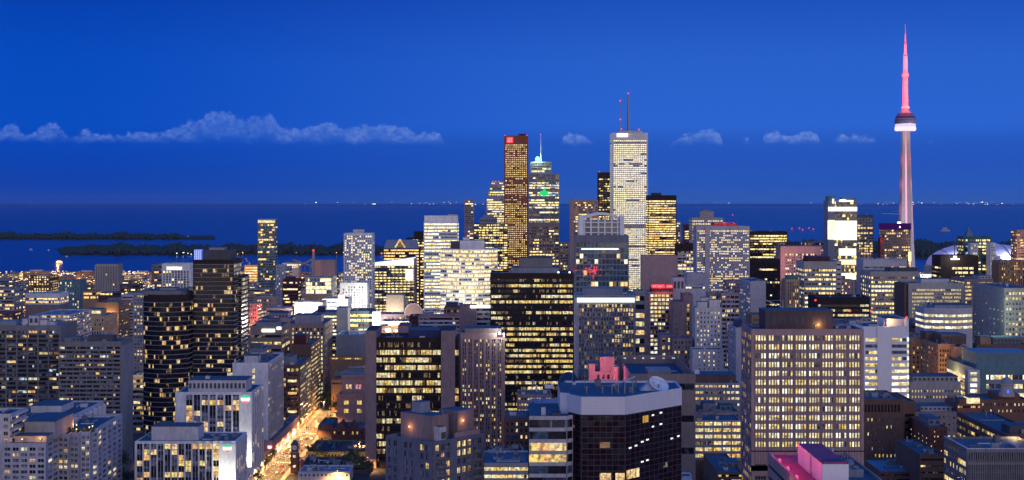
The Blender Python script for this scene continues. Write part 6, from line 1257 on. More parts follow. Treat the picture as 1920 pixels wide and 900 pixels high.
# ------------------------------------------------------------------ foreground tower with black glass and white crown
def crown_tower():
    D = 560.0; s_ = D / F; zt = Z(744, D); zb = Z(779, D)
    A = (X(1067, 566), 568.0); B_ = (X(1090, D), D); C_ = (X(1172, D), D); E = (64.2, 587.0)
    poly = [A, B_, C_, E, (64.2, 610), (A[0], 610)]
    b = Bld('office_tower', 'black glass foreground tower with a plain white crown and a satellite dish', 'office tower', poly, zt, 'black')
    pr_ = (.03, ['dim', 'dim', 'dim'], ['maroonglass', 'maroonglass', 'dark'], .5, .03)
    spg = dict(kind='grid', pitch=10.4, n=7, wf=.94, hf=.90, prof=pr_, top=.6, ml=.3, mr=.3, finmat='gridmetal', span='gridmetal', wall='gridmetal')
    b.face(B_, C_, zb, 40, spg, s_, t=.12, cap=25)
    b.face(C_, E, zb, 40, dict(spg, n=12), s_, t=.12, cap=65)
    b.face(A, B_, zb, 40, dict(spg, n=2), s_, t=.12, cap=10)
    b.wb.prism(poly, 0, zb + .1, 'black')
    # bright rooms seen through the dark glass
    for (fx, y0, y1, f0, f1, mt) in ((0, 887, 900, .42, .68, 'warm'), (0, 887, 900, .78, .99, 'warm'), (1, 882, 899, .02, .24, 'warm'), (0, 829, 840, .42, .66, 'dim'), (1, 780, 793, .30, .40, 'amber')):
        P, Q = (Vector(B_), Vector(C_)) if fx == 0 else (Vector(C_), Vector(E)); u = Q - P; n = Vector((u[1], -u[0])).normalized() * .14
        p, q_ = P + u * f0 + n, P + u * f1 + n; d0 = p[1]
        m = MB(); m.poly([(p[0], p[1], Z(y1, d0)), (q_[0], q_[1], Z(y1, d0)), (q_[0], q_[1], Z(y0, d0)), (p[0], p[1], Z(y0, d0))], mt); m.build('lit_window', b.root, b.o)
    for (f, y) in ((.46, 786), (.60, 784), (.46, 808), (.60, 806), (.27, 833), (.36, 831), (.06, 840), (.16, 838), (.27, 871), (.36, 870), (.80, 838), (.92, 836)):
        P, Q = Vector(C_), Vector(E); u = Q - P; n = Vector((u[1], -u[0])).normalized() * .14; p = P + u * f + n; q_ = P + u * (f + .045) + n
        m = MB(); m.poly([(p[0], p[1], Z(y + 3, D)), (q_[0], q_[1], Z(y + 3, D)), (q_[0], q_[1], Z(y, D)), (p[0], p[1], Z(y, D))], 'e_sign'); m.build('ceiling_light', b.root, b.o)
    def crown(m):
        t = .25
        for i in range(6):
            P, Q = Vector(poly[i]), Vector(poly[(i + 1) % 6]); u = (Q - P).normalized(); n = Vector((u[1], -u[0])); k = 3 * max(1, int((Q - P).length / 4))
            L_ = (Q - P).length
            a, c = P + n * t, Q + n * t
            m.prism([tuple(a), tuple(c), tuple(Q - n * .3), tuple(P - n * .3)], zb + .3, zt + .01 * i, 'crownwhite')
    b.part('crown', crown)
    def seams(m):
        for i in (0, 1, 2):
            P, Q = Vector(poly[i]), Vector(poly[i + 1]); u = (Q - P).normalized(); n = Vector((u[1], -u[0])); L_ = (Q - P).length
            for j in range(1, 6):
                z = zb + .3 + (zt - zb) * j / 6; a, c = P + n * .26, Q + n * .26; e, g = P + n * .2, Q + n * .2
                m.prism([tuple(a), tuple(c), tuple(g), tuple(e)], z, z + .05, 'pale')
    b.part('panel_seams', seams)
    b.part('roof', lambda m: m.poly([(p[0], p[1], zt - .7) for p in poly], 'roof'))
    # left end block of the crown
    x0, x1 = X(1050, 575), X(1067, 575)
    b.part('crown_side', lambda m: m.prism([(x0, 572), (x1, 570), (x1, 606), (x0, 606)], Z(775, 572), Z(736, 572), 'crownwhite', cap='roof'))
    # dish and masts on the roof
    dx_, dy_ = X(1238, 578), 584.0
    def dish(m):
        n, rr = 20, 4.0; c = Vector((dx_, dy_, zt + 1.8)); ax = Vector((.35, -.55, .76)).normalized(); qn = ax.to_track_quat('Z', 'Y')
        rings = []
        for k in range(6):
            r = rr * k / 5; rings.append([tuple(c + qn @ Vector((math.cos(2 * math.pi * i / n) * max(r, .02), math.sin(2 * math.pi * i / n) * max(r, .02), -1.1 + 1.3 * (r / rr) ** 2))) for i in range(n)])
        for k in range(5):
            for i in range(n): j = (i + 1) % n; m.poly([rings[k][i], rings[k][j], rings[k + 1][j], rings[k + 1][i]], 'crownwhite')
        m.bar(tuple(c), (dx_, dy_, zt - .6), .35, 'steel'); tip = c + ax * 1.8
        for i in (0, 7, 14): m.bar(rings[5][i], tuple(tip), .06, 'steel')
    b.part('satellite_dish', dish)
    b.part('dish_cover', lambda m: m.prism([(dx_ - 7, 583), (dx_ - .5, 582), (dx_ - .5, 590), (dx_ - 7, 590)], zt - .6, zt + 2.6, 'pale', top=[(dx_ - 3.5, 584), (dx_ - 1.5, 584), (dx_ - 1.5, 588), (dx_ - 3.5, 588)]))
    for px, h in ((1160, 3), (1172, 3.4), (1187, 4), (1100, 1.6), (1130, 1.4), (1148, 2.2)): b.part('vent_pipe', lambda m: (m.bar((X(px, 572), 574, zt - .7), (X(px, 572), 574, zt + h), .3, 'steel'), m.bar((X(px, 572), 574, zt + h), (X(px, 572), 574, zt + h + .4), .6, 'steel')))
    b.part('roof_beam', lambda m: m.bar((X(1150, 585), 590, zt + .6), (X(1195, 585), 596, zt + 3.2), .4, 'pale'))
    b.units(8, -0, 0 + 50, 575, 606, zb=zt - .7)
    # banded left wing
    zw = Z(780, D); w0, w1, w2 = X(992, D), X(1062, D), X(1067, 566)
    wing = [(w0, D), (w1, D), (w1 + 2.2, D + 2.6), (A[0] - .1, D + 2.0), (A[0] - .1, 600), (w0, 600)]
    sp = dict(kind='rib', pitch=21.6, hf=.68, prof=(.25, ['warm', 'yel'], ['dark', 'dark2', 'blueglass', 'dark'], .6, 0), seg=8.5, top=7, piers=0, ml=.2, mr=.2, wall='pale', span='pale', rows={2: .85, 3: .6, 0: .0, 1: 0, 4: 0, 5: 0})
    b.face(wing[0], wing[1], zw, 40, sp, s_, ext=False, t=.3)
    b.face(wing[1], wing[2], zw, 40, dict(sp, rows={i: 0 for i in range(9)}), s_, t=.3); b.face(wing[2], wing[3], zw, 40, dict(sp, rows={i: 0 for i in range(9)}), s_, t=.3)
    m = MB(); m.prism([(p[0], p[1]) for p in wing], 0, zw - .6, 'black', cap='roof'); m.build('wing', b.root, b.o)
    b.part('terrace_box', lambda m: (m.box(X(1015, 566), X(1023, 566), 566, 568, zw - .6, zw + 2.2, 'pale'), m.box(X(1034, 566), X(1052, 566), 564, 570, zw - .6, zw + .5, 'darkgrey'), m.prism([(X(1034, 566), 564), (X(1052, 566), 564), (X(1052, 566), 570), (X(1034, 566), 570)], zw + .5, zw + 1.6, 'navyroof', top=[(X(1042, 566), 567), (X(1044, 566), 567), (X(1044, 566), 567.5), (X(1042, 566), 567.5)])))
    b.wb.build('wall', b.root, b.o); tag(b.mass.build('window_field', b.root, b.o), kind='stuff')
    SCREEN.append((992, 1278, 744, 560, 'the white crowned black tower')); FOOT.append((5, 68, 555, 612))
    return b
crown_tower()

# ------------------------------------------------------------------ grey condominium turned corner-on in the foreground centre
def corner_condo():
    C = Vector((-28.8, 560)); L_ = Vector((-46.8, 577)); R2 = Vector((-10.8, 582)); Bk = Vector((-29, 601)); zt = Z(829, 560); s_ = 560 / F
    b = Bld('condo_building', 'grey condominium turned corner first with orange rooftop lamps', 'apartment building', [tuple(L_), tuple(C), tuple(R2), tuple(Bk)], zt, 'slate')
    pr_ = (.16, ['warm', 'yel', 'dim'], ['cur', 'dark2', 'cur', 'blueglass'], .35, .05)
    sp = dict(kind='grid', pitch=16.6, n=8, wf=.66, hf=.66, prof=pr_, top=7, ml=4, mr=5, mull=1, finmat='slate', span='slate', skip=(2, 5))
    b.face(L_, C, zt, 60, sp, s_, ext=False, cap=45)
    b.face(C, R2, zt, 60, dict(sp, n=9, skip=(3,)), s_, ext=False, cap=95)
    e1 = (L_ - C).normalized(); e2 = (R2 - C).normalized()
    P = lambda a, c: tuple(C + e1 * a + e2 * c)
    def bx(m, a0, a1, c0, c1, z0, z1, mat, cap='roof'):
        m.prism([P(a1, c0), P(a0, c0), P(a0, c1), P(a1, c1)], z0, z1, mat, cap=cap)
    b.part('penthouse', lambda m: bx(m, 5, 22, 5, 14, zt - .9, zt + 8.4, 'mauve'))
    b.part('lift_room', lambda m: bx(m, 14, 19, 8, 13, zt + 8.4, zt + 12.4, 'bluegrey'))
    b.part('lift_room', lambda m: bx(m, 3, 13, 17, 26, zt - .9, zt + 9.2, 'mauve'))
    b.part('plant_box', lambda m: (bx(m, 1.5, 7, 6, 9, zt - .9, zt + 4.6, 'offwhite', 'roofdark'), bx(m, 1.3, 1.5, 6.3, 8.7, zt + .2, zt + 2.6, 'darkgrey')))
    b.part('parapet_wall', lambda m: (bx(m, .5, 1.2, 13, 27, zt - .9, zt + 1.8, 'rose')))
    # curved balconies round the front corner and at the right end
    for k in range(9):
        z = zt - 6.6 - k * 16.6 * s_
        for nm, q in (('balcony', R2 - e2 * 3.2 + e1 * 1.0), ('balcony', C + e2 * 4.5 + e1 * .9)):
            m = MB(); m.lathe([(.1, z), (2.9, z), (2.95, z + .28), (2.95, z + 1.1), (2.8, z + 1.1), (2.8, z + .3), (.1, z + .3)], q[0], q[1], 'slate', 18); m.build(nm, b.root, b.o)
    m = MB()
    for a, c, hz in ((17, 4.7, 3.2), (7.2, 9.6, 2.6), (2.8, 20, 5.2)): m.box(P(a, c)[0] - .25, P(a, c)[0] + .25, P(a, c)[1] - .35, P(a, c)[1] - .05, zt + hz, zt + hz + .5, 'e_sod')
    m.build('roof_lamp', b.root, b.o)
    for a, c, hz in ((17, 4.0, 3.4), (7.2, 9.0, 2.8), (2.2, 20, 5.4)): lamp((P(a, c)[0], P(a, c)[1] - .5, zt + hz), (1, .42, .12), 230, .15, b.root, b.o)
    for i in range(8): b.part('vent_pipe', lambda m: m.bar((*P(R.uniform(5, 21), R.uniform(15, 27)), zt - .9), (*P(14, 22), zt - .8) if False else (P(6 + i * 1.6, 24)[0], P(6 + i * 1.6, 24)[1], zt + R.uniform(1, 4)), .14, 'steel')) if False else None
    for i in range(5):
        p = P(4 + i * 3.4, 10 + (i % 2) * 3); b.part('vent_pipe', lambda m: m.bar((p[0], p[1], zt + 8.2), (p[0], p[1], zt + 9.6 + i * .3), .16, 'steel'))
    b.wb.prism(b.poly, 60, zt - .9, 'slate')
    b.finish('roof'); SCREEN.append((725, 908, 775, 560, 'the corner condominium')); FOOT.append((-48, -9, 558, 602))
corner_condo()

# ------------------------------------------------------------------ curved bay condominium at the bottom left
def bay_condo():
    zt = 51.4; og_D = 795
    px = [(5, 795), (86, 795), (88, 808), (109, 828), (129, 826), (132, 831), (148, 829), (151, 834), (169, 835), (172, 841), (183, 847), (190, 860)]
    poly = [(X(a, d), d) for a, d in px] + [(X(190, 860), 905), (X(5, 795), 905)]
    b = Bld('condo_building', 'cream curved bay condominium with orange terrace lamps at the bottom left', 'apartment building', poly, zt, 'pale'); s_ = 810 / F
    pr_ = (.17, ['warm', 'cream', 'warm'], ['cur', 'cur', 'dark2', 'dark'], .3, 0)
    ns = {0: 5, 2: 2, 3: 2, 5: 2, 7: 2, 9: 1, 10: 1}
    for i in range(11):
        if i in ns: b.face(poly[i], poly[i + 1], zt, 0, G(10.5, ns[i], .70, .55, pr_, 8, ml=1.2, mr=1.2, mull=1, finmat='pale', span='pale', nf=12), s_, cap=30 + 8 * i, t=.25)
    b.face(poly[11], poly[12], zt, 0, G(10.5, 4, .6, .55, pr_, 8), s_, cap=100, t=.25)
    b.finish('roof', parapet=1.6)
    b.penthouse(X(46, 815), X(103, 815), 815, 850, 9.0, 'stone'); b.penthouse(X(24, 800), X(84, 800), 803, 814, 3.2, 'stone', name='terrace_room')
    b.part('terrace_planting', lambda m: [m.lathe([(.1, zt - 1), (1.2, zt), (.8, zt + 1.3), (.1, zt + 1.8)], X(112 + i * 9, 840), 838 + (i % 3), 'leaf', 6) for i in range(8)])
    b.units(5, X(110, 850), X(185, 860), 865, 900)
    m = MB(); ps = ((113, 836), (143, 834), (143, 850), (173, 846), (167, 842), (103, 824), (41, 799), (75, 801))
    for a, d in ps: m.box(X(a, d) - .25, X(a, d) + .25, d + .3, d + .7, zt + 1.1, zt + 1.6, 'e_sod'); m.bar((X(a, d), d + .5, zt - 1.5), (X(a, d), d + .5, zt + 1.1), .06, 'steel')
    m.build('terrace_lamp', b.root, b.o)
    for a, d in ps: lamp((X(a, d), d - .4, zt + 1.6), (1, .42, .12), 550, .2, b.root, b.o)
    SCREEN.append((0, 190, 800, 810, 'the curved bay condominium')); FOOT.append((-272, -215, 790, 950))
    # long rear wing with projecting white fins
    b2 = Bld('condo_wing', 'long pale wing with a blue roof and projecting fins behind the curved bays', 'apartment building', [(-287, 866), (-250.6, 866), (-250.6, 948), (-287, 948)], 53.6, 'offwhite')
    b2.face(b2.poly[1], b2.poly[2], 53.6, 0, G(10.5, 8, .6, .62, pr_, 6, fin=1.4, finmat='white', nf=9), s_, cap=70)
    b2.finish('roof'); b2.units(10); b2.penthouse(-280, -262, 900, 925, 4, 'offwhite')
    b3 = Bld('terraced_block', 'white terraced block with a flat blue roof cut by the left edge', 'apartment building', [(X(-60, 802), 802), (X(20, 802), 802), (X(20, 802), 826), (X(-60, 802), 826)], 65.5, 'offwhite')
    b3.face(b3.poly[0], b3.poly[1], 65.5, 0, G(13, 5, .5, .5, pr_, 7, mull=1), s_, cap=40); b3.face(b3.poly[1], b3.poly[2], 65.5, 0, RB(13, .55, pr_, 6, 5, slab=(1.4, 'offwhite', 'white')), s_)
    b3.finish('roof'); b3.units(3)
bay_condo()

# ------------------------------------------------------------------ low blocks round the bright street
b = T('low_shop_row', 'low dark roofed shop row with a yellow lit wall of small windows', 'low building', 575, 684, 847, 1046, 52, 'ochre', G(9, 17, .4, .5, (.2, ['dim', 'cream'], ['dark'], 0, 0), 5, nf=1), 'blank', units=12, roof='roofdark', cap=20, short='the yellow walled shop row')
for px in (590, 615, 640, 668): lamp((X(px, 1036), 1034, 5), (1, .62, .2), 2600)
b = T('victorian_row', 'dark gabled brick houses with small yellow windows below the pale stone building', 'old building', 622, 684, 803, 1135, 28, 'brick', G(11, 7, .3, .5, (.4, ['yel', 'warm'], ['dark'], 0, 0), 6), 'blank', cap=20, units=4)
for a in (640, 660): b.part('gable', lambda m: m.prism([(X(a - 9, 1135), 1134.9), (X(a + 9, 1135), 1134.9), (X(a + 9, 1135), 1150), (X(a - 9, 1135), 1150)], b.zt - .8, b.zt + 5, 'brick', top=[(X(a - .5, 1135), 1134.9), (X(a + .5, 1135), 1134.9), (X(a + .5, 1135), 1150), (X(a - .5, 1135), 1150)]))
T('brick_warehouse', 'plain brown brick box building right of the bright street', 'brick building', 598, 622, 797, 1150, 40, 'brown', G(9, 4, .3, .4, 'aptlo', 8), 'blank', cap=10, units=4)
T('low_blue_roof', 'low white walled building with a pale blue roof right of the clock tower', 'low building', 560, 655, 884, 965, 24, 'offwhite', G(10, 12, .4, .4, 'aptlo', 5, nf=1), 'blank', cap=12, units=12, roof='roofpale')
T('clutter_roof_row', 'row of cluttered dark roofs between the clock tower and the yellow walled shops', 'low building', 565, 690, 872, 1000, 34, 'brown', RB(9, .35, 'aptlo', 5, 5), 'blank', units=18, roof='roofdark')
T('small_red_roof', 'little low red brick house behind the clock tower', 'low building', 553, 572, 866, 1022, 20, 'redbrick', G(9, 3, .4, .4, 'apthi', 4, nf=1), None, units=3, cap=4)
def clock():
    D = 1003; cx = X(552, D); og = (cx, D, 0); r = thing('clock_tower', 'slim brick clock tower with white dial and lit openings by the bright street', 'clock tower', og); zt = Z(826, D)
    m = MB(); w_ = 2.5
    m.prism([(cx - w_, D), (cx + w_, D), (cx + w_, D + 5), (cx - w_, D + 5)], 0, 12.5, 'brick')
    m.prism([(cx - w_ - .3, D - .3), (cx + w_ + .3, D - .3), (cx + w_ + .3, D + 5.3), (cx - w_ - .3, D + 5.3)], 12.5, 13.1, 'stone')
    m.prism([(cx - 2, D + .5), (cx + 2, D + .5), (cx + 2, D + 4.5), (cx - 2, D + 4.5)], 13.1, 18, 'brick'); m.build('wall', r, og)
    m = MB(); m.prism([(cx - 2.5, D + .1), (cx + 2.5, D + .1), (cx + 2.5, D + 4.9), (cx - 2.5, D + 4.9)], 18, zt, 'roof', top=[(cx - .6, D + 2), (cx + .6, D + 2), (cx + .6, D + 3), (cx - .6, D + 3)]); m.build('roof', r, og)
    m = MB(); pts = [(cx + math.cos(2 * math.pi * i / 20) * 1.55, D + .42, 16 + math.sin(2 * math.pi * i / 20) * 1.55) for i in range(20)]; m.poly(pts, 'white'); cf = m.build('clock_face', r, og)
    m = MB(); m.box(cx - .08, cx + .08, D + .34, D + .38, 16, 17.2, 'black'); m.box(cx, cx + .8, D + .34, D + .38, 15.93, 16.07, 'black'); m.build('clock_hand', cf, og)
    for z in (9.6, 3.2):
        m = MB(); m.box(cx - .9, cx + .9, D - .05, D - .02, z, z + 1.6, 'cream'); m.lathe([(.1, z + 1.6), (.1, z + 1.6)], cx, D, 'cream', 3); m.build('window', r, og)
clock(); FOOT.append((-146, -136, 1000, 1010))

# ------------------------------------------------------------------ the bright street, its pavements, lamps and cars
SX0, SX1 = -160.5, -146.5
sheet('road', SX0, SX1, 850, 1430, .004, 'asphalt')
for nm, a, c in (('pavement', SX0 - 3.4, SX0), ('pavement', SX1, SX1 + 3.2)):
    m = MB(); m.box(a, c, 850, 1430, 0, .14, 'pavement'); tag(m.build(nm), kind='structure')
m = MB()
for k in range(72): y = 856 + k * 8; m.poly([(-153.57, y, .012), (-153.43, y, .012), (-153.43, y + 4, .012), (-153.57, y + 4, .012)], 'paint')
for x in (-157.1, -149.9):
    for k in range(72): y = 854 + k * 8; m.poly([(x - .06, y, .012), (x + .06, y, .012), (x + .06, y + 2.5, .012), (x - .06, y + 2.5, .012)], 'paint')
for y0 in (1040, 1170):
    for k in range(8): x = SX0 + .8 + k * 1.7; m.poly([(x, y0, .016), (x + .7, y0, .016), (x + .7, y0 + 3.4, .016), (x, y0 + 3.4, .016)], 'paint')
tag(m.build('road_marking'), kind='structure')
def street_lamp_master():
    r = thing('street_lamp', 'orange glowing street lamp on a curved grey arm along the bright street', 'street lamp', (0, 0, 0), 'street lamps along the bright street')
    m = MB(); m.bar((0, 0, 0), (0, 0, 8.2), .13, 'steel', .08, 6); m.bar((0, 0, 0), (0, 0, .8), .22, 'steel', .2, 6); m.bar((0, 0, 8.1), (1.5, 0, 8.7), .07, 'steel'); m.build('pole', r)
    m = MB(); m.box(1.2, 2.2, -.22, .22, 8.66, 8.86, 'steel'); m.build('lamp_housing', r)
    m = MB(); m.lathe([(.05, 8.3), (.34, 8.42), (.36, 8.65)], 1.7, 0, 'e_sod', 8); m.build('lamp_glass', r)
    spot((1.7, 0, 8.1), (1.7, 0, 0), (1, .50, .14), 32000, 158, .3, r)
    return r
proto = street_lamp_master(); first = True
def copy_thing(o, loc, rz=0.0):
    c = o.copy(); col.objects.link(c); c.location = loc; c.rotation_euler = (0, 0, rz)
    for ch in o.children: k = ch.copy(); col.objects.link(k); k.parent = c
    return c
spots = []
for k in range(17):
    y = 862 + k * 27
    spots += [(SX0 - .6, y, 0.0), (SX1 + .6, y + 12, math.pi)]
spots += [(-263, 915, 0), (-249, 950, math.pi), (-262, 985, 0), (-238, 1030, 0), (-110, 960, 0), (-96, 1010, 0), (-104, 1075, math.pi)]
for i, (x, y, rz) in enumerate(spots):
    o = proto if i == 0 else copy_thing(proto, (x, y, .14), rz)
    if i == 0: o.location = (x, y, .14)
    if i >= 34:
        del o['group']; o['label'] = ['street lamp between the trees by the curved bay condominium', 'second street lamp among the trees right of the curved bay condominium', 'street lamp at the far side of the trees left of the low finned hotel',
          'street lamp below the balconied block with terrace lamps', 'street lamp in the yard at the foot of the mauve pilaster', 'street lamp among the bright trees left of the corner condominium', 'street lamp on the lane behind the yellow walled shops'][i - 34]
def car_master(body):
    r = thing('parked_car', 'car', 'car', (0, 0, 0))
    m = MB()                                                # nose towards -y
    side = [(-2.2, .35), (-2.2, .75), (-1.2, .92), (-.55, 1.42), (.9, 1.45), (1.7, .98), (2.2, .9), (2.25, .35)]
    o = len(m.v); k = m.slot(body)
    for sx in (-.88, .88):
        for y, z in side: m.v.append((sx * (.86 if z > 1.2 else 1), y, z))
    n = len(side)
    for i in range(n): j = (i + 1) % n; m.f.append((o + i, o + j, o + n + j, o + n + i)); m.m.append(k)
    m.f.append(tuple(o + i for i in range(n))); m.m.append(k); m.f.append(tuple(o + n + n - 1 - i for i in range(n))); m.m.append(k)
    m.build('body', r)
    m = MB(); m.poly([(-.7, -1.17, .96), (.7, -1.17, .96), (.66, -.6, 1.40), (-.66, -.6, 1.40)], 'dark'); m.build('windscreen', r)
    for sx in (-.89, .89):
        for y in (-1.4, 1.4):
            m = MB(); p = [(sx - .09, sx + .09)]; m.bar((sx - .1, y, .33), (sx + .1, y, .33), .33, 'black', n=12); m.build('wheel', r)
    for sx in (-.62, .62):
        m = MB(); m.box(sx - .2, sx + .2, -2.27, -2.2, .52, .72, 'e_head'); m.build('headlight', r)
        m = MB(); m.box(sx - .2, sx + .2, 2.25, 2.3, .6, .8, 'e_red'); m.build('tail_light', r)
    return r
masters = [car_master(c) for c in ('offwhite', 'black', 'redbrick', 'steel')]
cols_ = ['white', 'black', 'dark red', 'silver']
used = set(); ordw = ['nearest', 'second', 'third', 'fourth', 'fifth', 'sixth', 'seventh', 'eighth', 'ninth', 'tenth', 'eleventh', 'twelfth']
lane = {-158.7: ('kerbside lane below the hotels', 'oncoming'), -155.2: ('inner lane with headlights showing', 'on'), -151.8: ('inner lane driving away', 'off'), -148.3: ('kerbside lane on the clock tower side', 'off')}
for lx, (ln, dr) in lane.items():
    y = 990 + R.uniform(0, 14)
    for i in range(9):
        k = R.randrange(4)
        o = masters[k] if k not in used else copy_thing(masters[k], (0, 0, 0)); used.add(k)
        o.location = (lx + R.uniform(-.2, .2), y, .01); o.rotation_euler = (0, 0, 0 if lx < -153.5 else math.pi)
        o['label'] = '%s car, %s from the bottom edge, %s' % (cols_[k], ordw[i], ln); o['category'] = 'car'; o['group'] = 'cars on the bright street'
        y += R.uniform(12, 42)

# ------------------------------------------------------------------ trees
def tree_mesh(seed, h=11.0, rad_=4.4, n=1500):
    r = random.Random(seed); t = MB(); t.bar((0, 0, 0), (.15, .1, h * .38), .30, 'bark', .2, 8)
    limbs = []
    for i in range(7):
        a = i * 2.4 + r.random(); l = rad_ * r.uniform(.5, .8); p = (math.cos(a) * l, math.sin(a) * l, h * r.uniform(.55, .85)); t.bar((.15, .1, h * (.30 + .02 * i)), p, .12, 'bark', .03, 5); limbs.append(p)
    limbs.append((0, 0, h * .85)); c = MB(); cl = []
    for p in limbs:
        for j in range(5): cl.append((p[0] + r.gauss(0, rad_ * .25), p[1] + r.gauss(0, rad_ * .25), p[2] + r.gauss(0, h * .08), r.uniform(.6, 1.5) * rad_ / 4.4))
    for i in range(n):
        q = r.choice(cl); d = Vector((r.gauss(0, 1), r.gauss(0, 1), r.gauss(0, 1))).normalized() * q[3] * r.uniform(.5, 1.05)
        p = Vector(q[:3]) + d; s_ = r.uniform(.16, .36); u = Vector((r.gauss(0, 1), r.gauss(0, 1), r.gauss(0, 1))).normalized() * s_; v = u.cross(Vector((r.gauss(0, 1), r.gauss(0, 1), r.gauss(0, 1)))).normalized() * s_
        c.poly([p - u, p + v * .7, p + u, p - v * .7], 'leaf')
    return t, c
tm = [tree_mesh(s) for s in (11, 12, 13)]
tmesh = []
for t, c in tm:
    a = t.build('trunk'); d_ = c.build('crown'); tmesh.append((a.data, d_.data)); bpy.data.objects.remove(a); bpy.data.objects.remove(d_)
def tree(x, y, sc__, label, i):
    r = thing('tree', label, 'tree', (x, y, 0), None); r.scale = (sc__, sc__, sc__); r.rotation_euler = (0, 0, R.uniform(0, 6))
    for nm, me in zip(('trunk', 'crown'), tmesh[i % 3]): o = bpy.data.objects.new(nm, me); col.objects.link(o); o.parent = r
TR = [(205, 1000, 1.75, 'tall dark tree right of the curved bay condominium'), (221, 985, 1.6, 'dark spreading tree nearest the low finned hotel'), (196, 968, 1.5, 'dark tree half behind the curved bay condominium'),
      (214, 950, 1.3, 'lower dark tree at the bottom edge right of the curved bays'), (236, 940, 1.0, 'small lamp lit tree at the bottom edge by the low finned hotel'), (262, 925, .9, 'bushy tree in front of the low finned hotel near its left end'), (362, 838, .8, 'small dark tree top in front of the low finned hotel'),
      (606, 1330, 1.1, 'dark tree at the far end of the bright street, left side'), (619, 1305, 1.2, 'lamp lit tree at the far end of the bright street'), (630, 1270, 1.2, 'tree in front of the pale stone building, left of its wall'), (626, 1345, 1.0, 'tree above the far end of the bright street'),
      (587, 1052, .95, 'tree in front of the yellow walled shop row, left end'), (600, 1040, .8, 'smaller tree in front of the yellow walled shops'), (662, 1020, 1.1, 'brightly lamp lit tree left of the mauve pilaster'), (674, 1000, 1.05, 'amber lit tree at the foot of the mauve pilaster'),
      (650, 1012, .9, 'dim tree beside the brightly lamp lit tree'), (690, 985, 1.0, 'amber lit tree just left of the corner condominium'), (1335, 905, 1.2, 'dark tree below the low glowing office'), (1350, 920, 1.0, 'smaller dark tree below the low glowing office'), (1318, 890, 1.2, 'dark tree right of the white crowned tower at the bottom edge'),
      (826, 888, .9, 'dark tree between the corner condominium and the low blue roofed building') , (1738, 868, .9, 'dark tree beside the orange lit court'), (483, 1100 - 140, .7, 'street tree by the low finned hotel, nearest the bottom edge')]
for i, (px, D, s_, lb) in enumerate(TR): tree(X(px, D), D, s_, lb, i)
for k in range(8):
    tree(SX0 - 2.2, 968 + k * 13, .55, 'small street tree on the hotel side of the street, %s from the bottom edge' % ordw[k].replace('nearest', 'first'), k)

